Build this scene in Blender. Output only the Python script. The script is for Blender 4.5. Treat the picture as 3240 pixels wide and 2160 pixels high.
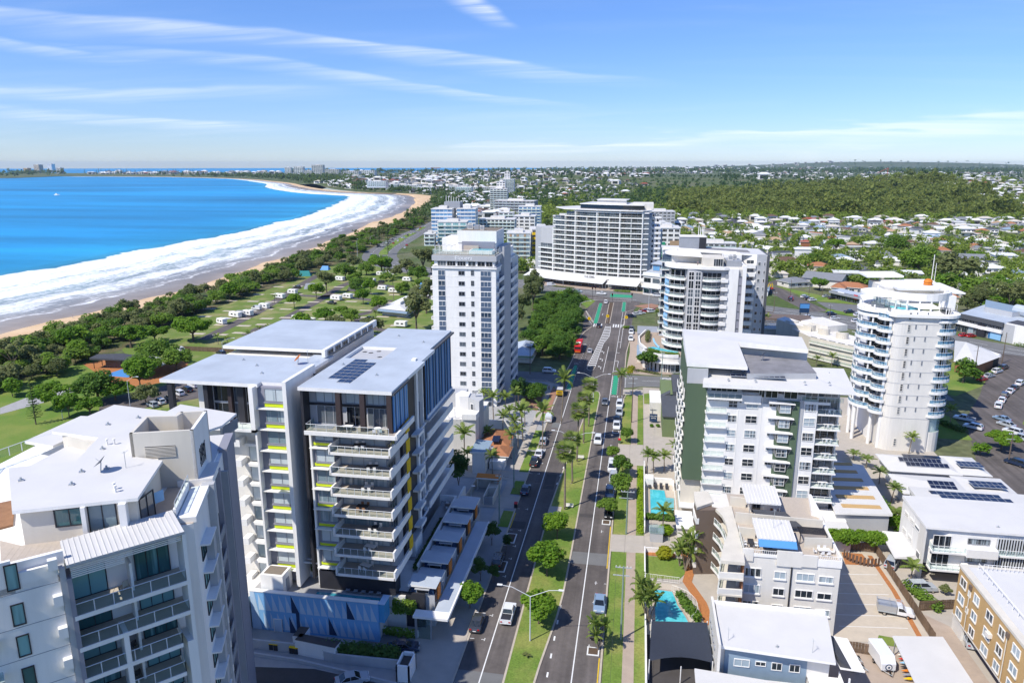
import bpy,bmesh,math,random
import numpy as np
from mathutils import Vector,Matrix
R=math.radians
rnd=random.Random(7)
SC=bpy.context.scene
COL=SC.collection
for o in list(bpy.data.objects):bpy.data.objects.remove(o)
# -- camera, sky, sun, exposure
H=70.0;FPX=2326.0;PITCH=13.56;YAW=9.72
cam_d=bpy.data.cameras.new('camera');cam=bpy.data.objects.new('camera',cam_d);COL.objects.link(cam)
cam.location=(0,0,H);cam.rotation_euler=(R(90-PITCH),0,R(YAW))
cam_d.sensor_width=36;cam_d.lens=36*FPX/3240;cam_d.clip_start=0.5;cam_d.clip_end=60000
SC.camera=cam
SUN_EL,SUN_AZ=51.5,228.0
world=bpy.data.worlds.new('World');SC.world=world;world.use_nodes=True
wn,wl=world.node_tree.nodes,world.node_tree.links
wn.clear()
wo=wn.new('ShaderNodeOutputWorld');bg=wn.new('ShaderNodeBackground');sky=wn.new('ShaderNodeTexSky')
sky.sky_type='NISHITA';sky.sun_disc=False;sky.sun_elevation=R(SUN_EL);sky.sun_rotation=R(90-SUN_AZ)
sky.altitude=0;sky.air_density=1.0;sky.dust_density=0.0;sky.ozone_density=3.0
bg.inputs['Strength'].default_value=0.12
def wnode(t,**k):
 n=wn.new(t)
 for a,v in k.items():setattr(n,a,v)
 return n
 # thin cirrus: noise laid out on a sheet high above the ground, drawn out along one direction
tc=wnode('ShaderNodeTexCoord');sep=wnode('ShaderNodeSeparateXYZ');wl.new(tc.outputs['Generated'],sep.inputs[0])
zc=wnode('ShaderNodeMath',operation='MAXIMUM');wl.new(sep.outputs[2],zc.inputs[0]);zc.inputs[1].default_value=0.012
zz=wnode('ShaderNodeMath',operation='ADD');wl.new(zc.outputs[0],zz.inputs[0]);zz.inputs[1].default_value=0.07
dx=wnode('ShaderNodeMath',operation='DIVIDE');wl.new(sep.outputs[0],dx.inputs[0]);wl.new(zz.outputs[0],dx.inputs[1])
dy=wnode('ShaderNodeMath',operation='DIVIDE');wl.new(sep.outputs[1],dy.inputs[0]);wl.new(zz.outputs[0],dy.inputs[1])
cmb=wnode('ShaderNodeCombineXYZ');wl.new(dx.outputs[0],cmb.inputs[0]);wl.new(dy.outputs[0],cmb.inputs[1])
def cirrus(rot,sx,sy,off,lo,hi,det=8):
 mp=wnode('ShaderNodeMapping');mp.inputs['Rotation'].default_value=(0,0,R(rot));mp.inputs['Scale'].default_value=(sx,sy,1);mp.inputs['Location'].default_value=off
 wl.new(cmb.outputs[0],mp.inputs[0])
 n1=wnode('ShaderNodeTexNoise');n1.inputs['Scale'].default_value=1;n1.inputs['Detail'].default_value=det;n1.inputs['Roughness'].default_value=0.55;n1.inputs['Distortion'].default_value=0.5
 wl.new(mp.outputs[0],n1.inputs[0])
 r=wnode('ShaderNodeMapRange');r.interpolation_type='SMOOTHSTEP'
 wl.new(n1.outputs[0],r.inputs[0]);r.inputs[1].default_value=lo;r.inputs[2].default_value=hi
 return r.outputs[0]
def wm(op,a,b,c=None):
 q=wnode('ShaderNodeMath',operation=op)
 for k,z in enumerate((a,b,c)):
  if z is None:continue
  if isinstance(z,(int,float)):q.inputs[k].default_value=z
  else:wl.new(z,q.inputs[k])
 return q.outputs[0]
def wr(src,lo,hi,a=0.0,b=1.0):
 r=wnode('ShaderNodeMapRange',interpolation_type='SMOOTHSTEP');wl.new(src,r.inputs[0])
 for k,z in enumerate((lo,hi,a,b)):r.inputs[k+1].default_value=z
 return r.outputs[0]
wob=wnode('ShaderNodeTexNoise');wob.inputs['Scale'].default_value=.55;wob.inputs['Detail'].default_value=3;wl.new(cmb.outputs[0],wob.inputs[0])
def band(ang,off,w0,w1,t0,t1,amount):
 """one long wisp: a line on the cloud sheet, crisp on one side and feathered on the other, breaking up along its length"""
 c,q=math.cos(R(ang)),math.sin(R(ang));d1=wnode('ShaderNodeVectorMath',operation='DOT_PRODUCT');wl.new(cmb.outputs[0],d1.inputs[0]);d1.inputs[1].default_value=(-q,c,0)
 d2=wnode('ShaderNodeVectorMath',operation='DOT_PRODUCT');wl.new(cmb.outputs[0],d2.inputs[0]);d2.inputs[1].default_value=(c,q,0)
 v=wm('MULTIPLY_ADD',wob.outputs[0],w1*2.2,wm('ADD',d1.outputs['Value'],-off-w1*1.1));p=wm('MULTIPLY',wr(v,-w0,w0*.25),wr(v,0,w1,1,0));al=wm('MULTIPLY',wr(d2.outputs['Value'],t0,t0+.35*(t1-t0)),wr(d2.outputs['Value'],t0+.6*(t1-t0),t1,1,0))
 br=cirrus(-ang,.5/max(.3,w1),3.2/max(.3,w1),(off,ang,0),.30,.72,6);return wm('MULTIPLY',wm('MULTIPLY',p,al),wm('MULTIPLY',wm('MULTIPLY_ADD',br,.75,.25),amount))
acc=None
for a_ in((41,4.33,.10,.55,-1.6,4.4,1.0),(52.5,4.75,.10,.5,.6,5.8,.75),(25,6.3,.25,.9,-4.0,.8,.75),(57,7.6,.3,1.0,1.0,5.2,.85),(-26.5,8.7,.45,2.6,-9.5,3.5,1.25),(77,1.56,.05,.16,2.6,4.0,1.2),(69,4.4,.1,.4,1.2,3.4,.6),(150,2.0,.2,.9,0,6,.5),(200,3.0,.2,1.2,-2,6,.6)):
 b_=band(*a_);acc=b_ if acc is None else wm('MAXIMUM',acc,b_)
c3=cirrus(38,0.30,0.9,(1.2,3.4,5),0.44,0.9,6)
ad2=wnode('ShaderNodeMath',operation='MULTIPLY_ADD');wl.new(c3,ad2.inputs[0]);ad2.inputs[1].default_value=0.34;wl.new(acc,ad2.inputs[2])
cm=wnode('ShaderNodeMath',operation='MULTIPLY',use_clamp=True);wl.new(ad2.outputs[0],cm.inputs[0]);cm.inputs[1].default_value=0.46
hs=wnode('ShaderNodeMix',data_type='RGBA',blend_type='MULTIPLY');hs.inputs[0].default_value=1.0;hz_=wnode('ShaderNodeMapRange');wl.new(sep.outputs[2],hz_.inputs[0]);hz_.inputs[1].default_value=0.0;hz_.inputs[2].default_value=0.30
tn=wnode('ShaderNodeMix',data_type='RGBA');wl.new(hz_.outputs[0],tn.inputs[0]);tn.inputs[6].default_value=(0.35,0.435,0.655,1);tn.inputs[7].default_value=(0.335,0.475,0.74,1);wl.new(tn.outputs[2],hs.inputs[7])
wl.new(sky.outputs[0],hs.inputs[6])
mx=wnode('ShaderNodeMix',data_type='RGBA');wl.new(cm.outputs[0],mx.inputs[0]);wl.new(hs.outputs[2],mx.inputs[6]);mx.inputs[7].default_value=(5.0,5.2,5.5,1)
wl.new(mx.outputs[2],bg.inputs['Color']);wl.new(bg.outputs[0],wo.inputs[0])
sun_d=bpy.data.lights.new('sun','SUN');sun=bpy.data.objects.new('sun',sun_d);COL.objects.link(sun)
sun_d.energy=2.75;sun_d.angle=R(0.53);sun_d.color=(1,0.95,0.86)
sdir=Vector((math.cos(R(SUN_AZ))*math.cos(R(SUN_EL)),math.sin(R(SUN_AZ))*math.cos(R(SUN_EL)),math.sin(R(SUN_EL))))
sun.rotation_euler=sdir.to_track_quat('Z','Y').to_euler()
SC.view_settings.view_transform='Standard';SC.view_settings.look='None';SC.view_settings.gamma=1
SC.view_settings.use_curve_mapping=False;SC.view_settings.exposure=0.96
SC.cycles.max_bounces=6;SC.cycles.diffuse_bounces=3;SC.cycles.glossy_bounces=2;SC.cycles.transmission_bounces=3
SC.cycles.transparent_max_bounces=12;SC.cycles.volume_bounces=0
SC.cycles.caustics_reflective=False;SC.cycles.caustics_refractive=False
SC.cycles.use_denoising=True;SC.cycles.use_adaptive_sampling=True;SC.cycles.adaptive_threshold=0.012
SC.render.film_transparent=False
# -- helpers
cp,sp=math.cos(R(PITCH)),math.sin(R(PITCH));cy,sy=math.cos(R(YAW)),math.sin(R(YAW))
FWD=np.array([-sy*cp,cy*cp,-sp]);UPV=np.array([-sy*sp,cy*sp,cp]);RGT=np.array([cy,sy,0.])
def ray(px,py):return FWD+RGT*((px-1620)/FPX)-UPV*((py-1080)/FPX)
def at(px,py,z=0.0):
 """the point of the place, at height z, that is seen at a pixel of the photograph"""
 d=ray(px,py);t=(z-H)/d[2]
 return(float(d[0]*t),float(d[1]*t),z)
def hgt(px,py,ty,z=0.0):
 """height of an upright thing standing at pixel (px, py) whose top is seen at ty"""
 b=at(px,py,z);lo,hi=z,z+120
 for _ in range(40):
  m=(lo+hi)/2;v=np.array([b[0],b[1],m-H]);d=v@FWD
  if 1080-FPX*(v@UPV)/d>ty:lo=m
  else:hi=m
 return lo-z
MATS={}
def nodes_of(m):return m.node_tree.nodes,m.node_tree.links
def M(name,rgb=None,rough=0.7,var=0.12,scale=0.6,spec=0.3,metal=0.0,rand=0.0,bump=0.0,bscale=8.0,streak=0.0):
 """a plain painted or natural surface: base colour, soft uneven wear, optional per-object spread and fine relief"""
 if name in MATS:return MATS[name]
 m=bpy.data.materials.new(name);m.use_nodes=True;n,l=nodes_of(m)
 b=n['Principled BSDF'];b.inputs['Roughness'].default_value=rough;b.inputs['Specular IOR Level'].default_value=spec;b.inputs['Metallic'].default_value=metal
 b.inputs['Base Color'].default_value=(*rgb,1)
 if var or rand:
  g=n.new('ShaderNodeNewGeometry');t=n.new('ShaderNodeTexNoise');t.inputs['Scale'].default_value=scale;t.inputs['Detail'].default_value=6;t.inputs['Roughness'].default_value=0.65
  src=g.outputs['Position']
  if streak:
   mp=n.new('ShaderNodeMapping');mp.inputs['Scale'].default_value=(1,1,streak);l.new(src,mp.inputs[0]);src=mp.outputs[0]
  l.new(src,t.inputs['Vector'])
  r=n.new('ShaderNodeMapRange');l.new(t.outputs[0],r.inputs[0]);r.inputs[1].default_value=0.3;r.inputs[2].default_value=0.7
  r.inputs[3].default_value=1-var;r.inputs[4].default_value=1+var*0.6
  v=r.outputs[0]
  if rand:
   oi=n.new('ShaderNodeObjectInfo');rr=n.new('ShaderNodeMapRange');l.new(oi.outputs['Random'],rr.inputs[0]);rr.inputs[3].default_value=1-rand;rr.inputs[4].default_value=1+rand
   mm=n.new('ShaderNodeMath');mm.operation='MULTIPLY';l.new(v,mm.inputs[0]);l.new(rr.outputs[0],mm.inputs[1]);v=mm.outputs[0]
  mu=n.new('ShaderNodeVectorMath');mu.operation='SCALE';mu.inputs[0].default_value=rgb;l.new(v,mu.inputs['Scale']);l.new(mu.outputs[0],b.inputs['Base Color'])
 if bump:
  g=n.new('ShaderNodeNewGeometry');t=n.new('ShaderNodeTexNoise');t.inputs['Scale'].default_value=bscale;t.inputs['Detail'].default_value=4;l.new(g.outputs['Position'],t.inputs['Vector'])
  bu=n.new('ShaderNodeBump');bu.inputs['Strength'].default_value=bump;bu.inputs['Distance'].default_value=0.05;l.new(t.outputs[0],bu.inputs['Height']);l.new(bu.outputs[0],b.inputs['Normal'])
 MATS[name]=m;return m
def two(name,ca,cb,scale=0.2,lo=0.42,hi=0.58,rough=0.85,detail=6,fine=0.15,fscale=4.0,spec=0.2,bump=0.0):
 """two colours mixed by patches of noise, with finer grain on top"""
 m=bpy.data.materials.new(name);m.use_nodes=True;n,l=nodes_of(m);b=n['Principled BSDF']
 b.inputs['Roughness'].default_value=rough;b.inputs['Specular IOR Level'].default_value=spec
 g=n.new('ShaderNodeNewGeometry');t=n.new('ShaderNodeTexNoise');t.inputs['Scale'].default_value=scale;t.inputs['Detail'].default_value=detail;l.new(g.outputs['Position'],t.inputs['Vector'])
 r=n.new('ShaderNodeMapRange');r.interpolation_type='SMOOTHSTEP';l.new(t.outputs[0],r.inputs[0]);r.inputs[1].default_value=lo;r.inputs[2].default_value=hi
 mx=n.new('ShaderNodeMix');mx.data_type='RGBA';l.new(r.outputs[0],mx.inputs[0]);mx.inputs[6].default_value=(*ca,1);mx.inputs[7].default_value=(*cb,1)
 t2=n.new('ShaderNodeTexNoise');t2.inputs['Scale'].default_value=fscale;t2.inputs['Detail'].default_value=5;l.new(g.outputs['Position'],t2.inputs['Vector'])
 r2=n.new('ShaderNodeMapRange');l.new(t2.outputs[0],r2.inputs[0]);r2.inputs[1].default_value=0.3;r2.inputs[2].default_value=0.7;r2.inputs[3].default_value=1-fine;r2.inputs[4].default_value=1+fine
 s=n.new('ShaderNodeVectorMath');s.operation='SCALE';l.new(mx.outputs[2],s.inputs[0]);l.new(r2.outputs[0],s.inputs['Scale']);l.new(s.outputs[0],b.inputs['Base Color'])
 if bump:
  bu=n.new('ShaderNodeBump');bu.inputs['Strength'].default_value=bump;bu.inputs['Distance'].default_value=0.1;l.new(t2.outputs[0],bu.inputs['Height']);l.new(bu.outputs[0],b.inputs['Normal'])
 MATS[name]=m;return m
def glass_mat(name,dark,light,share=0.45,rough=0.06):
 """window glass: a glossy dark pane, in some rooms a drawn curtain just behind it (per window)"""
 m=bpy.data.materials.new(name);m.use_nodes=True;n,l=nodes_of(m);b=n['Principled BSDF']
 b.inputs['Roughness'].default_value=rough;b.inputs['Specular IOR Level'].default_value=0.7
 oi=n.new('ShaderNodeObjectInfo');g=n.new('ShaderNodeTexCoord');t=n.new('ShaderNodeTexNoise');t.inputs['Scale'].default_value=0.9;t.inputs['Detail'].default_value=1
 mp=n.new('ShaderNodeMapping');mp.inputs['Scale'].default_value=(3,3,0.15);l.new(g.outputs['Object'],mp.inputs[0])
 av=n.new('ShaderNodeVectorMath');av.operation='ADD';l.new(mp.outputs[0],av.inputs[0]);sc=n.new('ShaderNodeVectorMath');sc.operation='SCALE';sc.inputs[0].default_value=(37,53,71);l.new(oi.outputs['Random'],sc.inputs['Scale']);l.new(sc.outputs[0],av.inputs[1])
 l.new(av.outputs[0],t.inputs['Vector'])
 ma=n.new('ShaderNodeMath');ma.operation='MULTIPLY_ADD';l.new(t.outputs[0],ma.inputs[0]);ma.inputs[1].default_value=0.7;l.new(oi.outputs['Random'],ma.inputs[2])
 r=n.new('ShaderNodeMapRange');l.new(ma.outputs[0],r.inputs[0]);r.inputs[1].default_value=1.35-share-0.1;r.inputs[2].default_value=1.35-share+0.1
 mx=n.new('ShaderNodeMix');mx.data_type='RGBA';l.new(r.outputs[0],mx.inputs[0]);mx.inputs[6].default_value=(*dark,1);mx.inputs[7].default_value=(*light,1)
 l.new(mx.outputs[2],b.inputs['Base Color']);MATS[name]=m;return m
def clear_mat(name,tint,alpha):
 """balustrade glass: mostly see-through, a little gloss"""
 m=bpy.data.materials.new(name);m.use_nodes=True;n,l=nodes_of(m);b=n['Principled BSDF']
 tr=n.new('ShaderNodeBsdfTransparent');tr.inputs[0].default_value=(0.86,0.95,0.93,1);mx=n.new('ShaderNodeMixShader');mx.inputs[0].default_value=alpha
 b.inputs['Base Color'].default_value=(*tint,1);b.inputs['Roughness'].default_value=0.05;l.new(tr.outputs[0],mx.inputs[1]);l.new(b.outputs[0],mx.inputs[2]);l.new(mx.outputs[0],n['Material Output'].inputs[0])
 MATS[name]=m;return m
def leaf_mat(name,ca,cb,nscale=0.7,trans=0.5):
 m=bpy.data.materials.new(name);m.use_nodes=True;n,l=nodes_of(m);b=n['Principled BSDF'];b.inputs['Roughness'].default_value=0.6;b.inputs['Specular IOR Level'].default_value=0.25
 g=n.new('ShaderNodeNewGeometry');oi=n.new('ShaderNodeObjectInfo')
 t=n.new('ShaderNodeTexNoise');t.inputs['Scale'].default_value=nscale;t.inputs['Detail'].default_value=3;l.new(g.outputs['Position'],t.inputs['Vector'])
 a=n.new('ShaderNodeMath');a.operation='MULTIPLY_ADD';l.new(oi.outputs['Random'],a.inputs[0]);a.inputs[1].default_value=0.6;l.new(t.outputs[0],a.inputs[2])
 a2=n.new('ShaderNodeMath');a2.operation='MULTIPLY_ADD';l.new(g.outputs['Random Per Island'],a2.inputs[0]);a2.inputs[1].default_value=0.5;l.new(a.outputs[0],a2.inputs[2])
 r=n.new('ShaderNodeMapRange');l.new(a2.outputs[0],r.inputs[0]);r.inputs[1].default_value=0.5;r.inputs[2].default_value=1.5
 mx=n.new('ShaderNodeMix');mx.data_type='RGBA';l.new(r.outputs[0],mx.inputs[0]);mx.inputs[6].default_value=(*ca,1);mx.inputs[7].default_value=(*cb,1)
 l.new(mx.outputs[2],b.inputs['Base Color'])
 tl=n.new('ShaderNodeBsdfTranslucent');l.new(mx.outputs[2],tl.inputs[0]);ms=n.new('ShaderNodeMixShader');ms.inputs[0].default_value=trans
 l.new(b.outputs[0],ms.inputs[1]);l.new(tl.outputs[0],ms.inputs[2]);l.new(ms.outputs[0],n['Material Output'].inputs[0]);MATS[name]=m;return m
def road_mat(name,rgb):
 """worn asphalt: wheel tracks drawn out along the road, blotches, fine stone"""
 m=M(name,rgb,.9,.16,1.1,bump=.2,bscale=6);n,l=nodes_of(m);b=n['Principled BSDF'];src=b.inputs['Base Color'].links[0].from_socket;g=n.new('ShaderNodeNewGeometry');f=src
 for sc,lo,hi in(((.9,.025,1),.80,1.14),((.05,.07,1),.84,1.14),((.35,.3,1),.92,1.06)):
  mp=n.new('ShaderNodeMapping');mp.inputs['Scale'].default_value=sc;l.new(g.outputs['Position'],mp.inputs[0]);t=n.new('ShaderNodeTexNoise');t.inputs['Scale'].default_value=1;t.inputs['Detail'].default_value=4;l.new(mp.outputs[0],t.inputs[0]);r=n.new('ShaderNodeMapRange');l.new(t.outputs[0],r.inputs[0]);r.inputs[1].default_value=.35;r.inputs[2].default_value=.65;r.inputs[3].default_value=lo;r.inputs[4].default_value=hi
  v=n.new('ShaderNodeVectorMath');v.operation='SCALE';l.new(f,v.inputs[0]);l.new(r.outputs[0],v.inputs['Scale']);f=v.outputs[0]
 l.new(f,b.inputs['Base Color']);return m
WLOC={}
class MB:
 """collects boxes, prisms, tubes and sheets, in world or local coordinates, and links them as one mesh"""
 def __init__(s):s.v=[];s.f=[];s.m=[];s.ms=[]
 def mi(s,mat):
  if mat not in s.ms:s.ms.append(mat)
  return s.ms.index(mat)
 def add(s,vs,fs,mat):
  k=len(s.v);i=s.mi(mat);s.v+=[tuple(map(float,p))for p in vs]
  for f in fs:s.f.append(tuple(k+j for j in f));s.m.append(i)
  return s
 def box(s,x0,x1,y0,y1,z0,z1,mat,bottom=True):
  vs=[(x0,y0,z0),(x1,y0,z0),(x1,y1,z0),(x0,y1,z0),(x0,y0,z1),(x1,y0,z1),(x1,y1,z1),(x0,y1,z1)]
  fs=[(4,5,6,7),(0,1,5,4),(1,2,6,5),(2,3,7,6),(3,0,4,7)]+([(3,2,1,0)]if bottom else[])
  return s.add(vs,fs,mat)
 def obox(s,x,y,a,u0,u1,n0,n1,h,mat,z=0.0):
  """box in a facade frame: u along the wall, n outwards (a = heading of u)"""
  c,q=math.cos(a),math.sin(a)
  P=[(x+u*c+n*q,y+u*q-n*c)for u,n in((u0,n1),(u1,n1),(u1,n0),(u0,n0))]
  return s.prism(P,z,z+h,mat)
 def prism(s,poly,z0,z1,mat,top=None,bottom=True):
  A=sum(poly[i][0]*poly[(i+1)%len(poly)][1]-poly[(i+1)%len(poly)][0]*poly[i][1]for i in range(len(poly)))
  if A<0:poly=poly[::-1]
  n=len(poly);vs=[(p[0],p[1],z0)for p in poly]+[(p[0],p[1],p[2]if len(p)>2 else z1)for p in poly]
  s.add(vs,[(i,(i+1)%n,n+(i+1)%n,n+i)for i in range(n)]+([tuple(range(n-1,-1,-1))]if bottom else[]),mat)
  return s.add(vs[n:],[tuple(range(n))],top or mat)
 def sheet(s,poly,mat):
  A=sum(poly[i][0]*poly[(i+1)%len(poly)][1]-poly[(i+1)%len(poly)][0]*poly[i][1]for i in range(len(poly)))
  if A<0:poly=poly[::-1]
  return s.add(poly,[tuple(range(len(poly)))],mat)
 def quad(s,a,b,c,d,mat):return s.add([a,b,c,d],[(0,1,2,3)],mat)
 def tube(s,pts,r,mat,n=6,cap=True):
  pts=[Vector(p)for p in pts];rs=r if isinstance(r,(list,tuple))else[r]*len(pts);vs=[]
  for i,p in enumerate(pts):
   d=(pts[min(i+1,len(pts)-1)]-pts[max(i-1,0)]).normalized()
   a=d.cross(Vector((0,0,1))if abs(d.z)<0.95 else Vector((1,0,0))).normalized();b=d.cross(a)
   vs+=[p+(a*math.cos(2*math.pi*k/n)+b*math.sin(2*math.pi*k/n))*rs[i]for k in range(n)]
  fs=[(i*n+k,i*n+(k+1)%n,(i+1)*n+(k+1)%n,(i+1)*n+k)for i in range(len(pts)-1)for k in range(n)]
  if cap:fs+=[tuple(range(n))[::-1],tuple(range((len(pts)-1)*n,len(pts)*n))]
  return s.add(vs,fs,mat)
 def cyl(s,x,y,z0,z1,r,mat,n=12,r2=None):return s.tube([(x,y,z0),(x,y,z1)],[r,r if r2 is None else r2],mat,n)
 def dome(s,x,y,z,rx,ry,rz,mat,n=10,m=5,lo=0.0):
  vs=[];fs=[]
  for j in range(m+1):
   t=lo+(math.pi/2-lo)*j/m
   for k in range(n):vs.append((x+rx*math.cos(t)*math.cos(2*math.pi*k/n),y+ry*math.cos(t)*math.sin(2*math.pi*k/n),z+rz*math.sin(t)))
  for j in range(m):
   for k in range(n):fs.append((j*n+k,j*n+(k+1)%n,(j+1)*n+(k+1)%n,(j+1)*n+k))
  return s.add(vs,fs,mat)
 def mesh(s,name,off=(0,0,0)):
  me=bpy.data.meshes.new(name);v=np.array(s.v,dtype=np.float64).reshape(-1,3)-np.array(off)
  me.from_pydata(v.tolist(),[],s.f)
  for m in s.ms:me.materials.append(MATS[m])
  me.polygons.foreach_set('material_index',s.m);me.update();return me
def link(name,me,parent=None,loc=(0,0,0),rz=0.0):
 o=bpy.data.objects.new(name,me);COL.objects.link(o);o.location=loc;o.rotation_euler=(0,0,rz)
 if parent is not None:o.parent=parent
 return o
def tag(o,label=None,cat=None,group=None,kind=None):
 for k,v in(('label',label),('category',cat),('group',group),('kind',kind)):
  if v:o[k]=v
 return o
def thing(name,label,cat,loc=(0,0,0),group=None,rz=0.0):
 o=bpy.data.objects.new(name,None);COL.objects.link(o);o.location=loc;o.rotation_euler=(0,0,rz);o.empty_display_size=0.5
 WLOC[o.name]=tuple(loc);return tag(o,label,cat,group)
def part(name,mb,parent):
 """links a collector filled in world coordinates as a part of a thing (or of a part)"""
 off=WLOC[parent.name];o=link(name,mb.mesh(name,off),parent);WLOC[o.name]=off;return o
def solo(name,mb,label,cat,loc=None,group=None):
 loc=loc or(0,0,0);return tag(link(name,mb.mesh(name,loc),None,loc),label,cat,group)
def struct(name,mb,kind='structure'):return tag(link(name,mb.mesh(name)),kind=kind)
def put(name,me,parent,x,y,z,a=0.0):
 """a copy of a shared mesh as a part of a thing, at a world position"""
 off=WLOC[parent.name];o=link(name,me,parent,(x-off[0],y-off[1],z-off[2]),a);WLOC[o.name]=off;return o
KIDS={}
def clone(o,loc,rz=0.0,sc=1.0,label=None,group=None,parent=None):
 c=o.copy();COL.objects.link(c);c.parent=parent
 if parent is None:
  c.location=loc;c.rotation_euler=(0,0,rz);c.scale=(sc,sc,sc)if not isinstance(sc,tuple)else sc
  if label:c['label']=label
  if group:c['group']=group
 for ch in o.children:clone(ch,None,parent=c)
 return c
class Proto:
 """the first use moves the thing itself, later uses copy it with its parts"""
 def __init__(s,o):s.o=o;s.used=False
 def __call__(s,loc,rz=0.0,sc=1.0,label=None,group=None):
  if s.used:return clone(s.o,loc,rz,sc,label,group)
  s.used=True;o=s.o;o.location=loc;o.rotation_euler=(0,0,rz);o.scale=(sc,sc,sc)if not isinstance(sc,tuple)else sc
  if label:o['label']=label
  if group:o['group']=group
  return o
# -- materials
M('white',(.83,.81,.775),var=.09,scale=.55,streak=.14);M('white_roof',(.62,.605,.58),.55,.06,.22);M('offwhite',(.71,.68,.625),var=.10,scale=.5,streak=.14)
M('cream',(.64,.595,.51),var=.10,scale=.4,streak=.15);M('paleroof',(.45,.495,.545),.5,.15,.16,spec=.35);M('grey',(.30,.315,.34),var=.08);M('midgrey',(.45,.455,.465),var=.06,streak=.2);M('lilac',(.27,.27,.315),var=.06)
M('darkgrey',(.085,.09,.10),var=.1);M('charcoal',(.035,.035,.042),.5,.15);M('brownblack',(.055,.04,.04),var=.1);M('lime',(.56,.66,.02),.4,.05);M('yellow',(.72,.47,.01),.5,.05)
M('blue',(.09,.28,.60),.5,.05);M('navy',(.022,.05,.115),.45,.08);M('skyblue',(.27,.50,.74),.5,.05);M('paleblue',(.46,.60,.74),.55,.05,.5);M('mural_blue',(.20,.43,.72),.55,.05,.5)
M('green',(.095,.14,.085),var=.08,scale=.3,streak=.2);M('palegreen',(.16,.21,.095),var=.06);M('steel',(.50,.52,.54),.35,.04,metal=.6);M('galv',(.40,.43,.44),.45,.08);M('rail',(.62,.64,.66),.4,.03)
M('brown',(.16,.12,.095),var=.08,scale=.3);M('tan',(.52,.34,.15),.85,.07,1.2);M('terracotta',(.36,.155,.075),.8,.15,1.5);M('orange',(.62,.19,.025),.6,.06);M('red',(.55,.018,.02),.4,.05);M('wood',(.17,.115,.075),.85,.25,1.5,rand=.2);M('deck',(.30,.16,.085),.8,.2,2,rand=.15)
M('tile',(.46,.395,.33),.75,.08,2);M('beige',(.52,.45,.36),.8,.08,.8);M('asphalt_roof',(.23,.225,.235),.9,.25,.4);M('gravelroof',(.22,.185,.145),.95,.25,9);M('solar',(.012,.017,.042),.12,.1,spec=.7);M('cellframe',(.45,.47,.5),.4,0)
M('black',(.012,.012,.014),.4,0);M('rubber',(.014,.014,.015),.8,0);M('chrome',(.6,.6,.6),.15,0,metal=1.0);M('lamp_white',(.75,.75,.75),.2,0);M('lamp_red',(.4,.01,.01),.25,0);M('sail',(.035,.042,.06),.8,.1,3);M('canvas',(.66,.66,.64),.8,.06)
M('trunk',(.15,.115,.085),.9,.25,3);M('palm_trunk',(.24,.195,.15),.9,.2,3);M('skirt',(.19,.125,.06),.9,.2,4,rand=.2);M('pole_green',(.23,.30,.26),.6,.08);M('pole_wood',(.16,.12,.09),.9,.2,3);M('mulch',(.11,.075,.05),.95,.25,6);M('rock',(.20,.165,.14),.95,.3,.2)
M('roof_brown',(.14,.085,.06),.85,.15,.8);M('roof_red',(.30,.085,.05),.85,.15,.8);M('roof_tan',(.42,.29,.18),.85,.12,.8);M('roof_grey',(.21,.22,.235),.7,.1,.8);M('roof_dark',(.07,.072,.08),.7,.15,.8);M('roof_blue',(.24,.32,.40),.6,.1,.8);M('roof_white',(.74,.74,.73),.55,.06,.5);M('roof_cream',(.55,.50,.42),.7,.1,.8)
M('brick',(.31,.13,.07),.9,.2,2.5);M('skin',(.45,.28,.2),.6,0);M('cloth_blue',(.05,.16,.4),.8,.05);M('cloth_dark',(.03,.03,.04),.8,.05);M('cloth_white',(.7,.7,.7),.8,.03);M('hair',(.03,.02,.012),.8,0);M('text_white',(.82,.82,.82),.6,0);M('text_dark',(.05,.05,.06),.6,0)
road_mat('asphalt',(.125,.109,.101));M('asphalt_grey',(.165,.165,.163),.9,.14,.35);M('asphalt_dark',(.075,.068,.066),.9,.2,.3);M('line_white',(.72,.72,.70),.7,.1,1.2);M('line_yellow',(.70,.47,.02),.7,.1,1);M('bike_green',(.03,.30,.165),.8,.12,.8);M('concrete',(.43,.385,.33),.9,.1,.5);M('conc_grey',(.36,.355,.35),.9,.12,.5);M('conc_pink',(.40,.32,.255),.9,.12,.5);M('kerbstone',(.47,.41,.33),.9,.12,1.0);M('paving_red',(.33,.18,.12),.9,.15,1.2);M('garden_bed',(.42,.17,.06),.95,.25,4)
two('grass',(.13,.205,.035),(.235,.25,.068),.16,.38,.68,.95,6,.22,3.5);two('lawn',(.12,.205,.034),(.20,.24,.055),.12,.35,.7,.95,6,.18,4);two('dry_grass',(.135,.195,.04),(.27,.255,.11),.10,.44,.70,.95,6,.2,3)
two('dry_sand',(.58,.40,.235),(.66,.485,.30),.05,.35,.65,.95,5,.06,1.2)
two('land_suburb',(.085,.125,.035),(.17,.16,.10),.02,.38,.64,.95,6,.3,.35);two('scrub_floor',(.06,.085,.026),(.16,.13,.07),.08,.4,.65,.95,6,.25,1.5)
two('pool',(.055,.44,.50),(.10,.52,.57),.5,.4,.6,.06,3,.1,2.0,spec=.5);two('pool_deep',(.03,.23,.31),(.045,.28,.35),.5,.4,.6,.06,3,.1,2.0,spec=.5)
glass_mat('glass',(.022,.03,.038),(.36,.43,.47),.42);glass_mat('glass_dark',(.016,.02,.026),(.11,.13,.15),.35);glass_mat('glass_teal',(.04,.13,.14),(.22,.44,.45),.62);glass_mat('glass_blue',(.05,.17,.36),(.13,.32,.55),.5);glass_mat('curtain',(.20,.27,.30),(.52,.58,.60),.75,.12)
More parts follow.
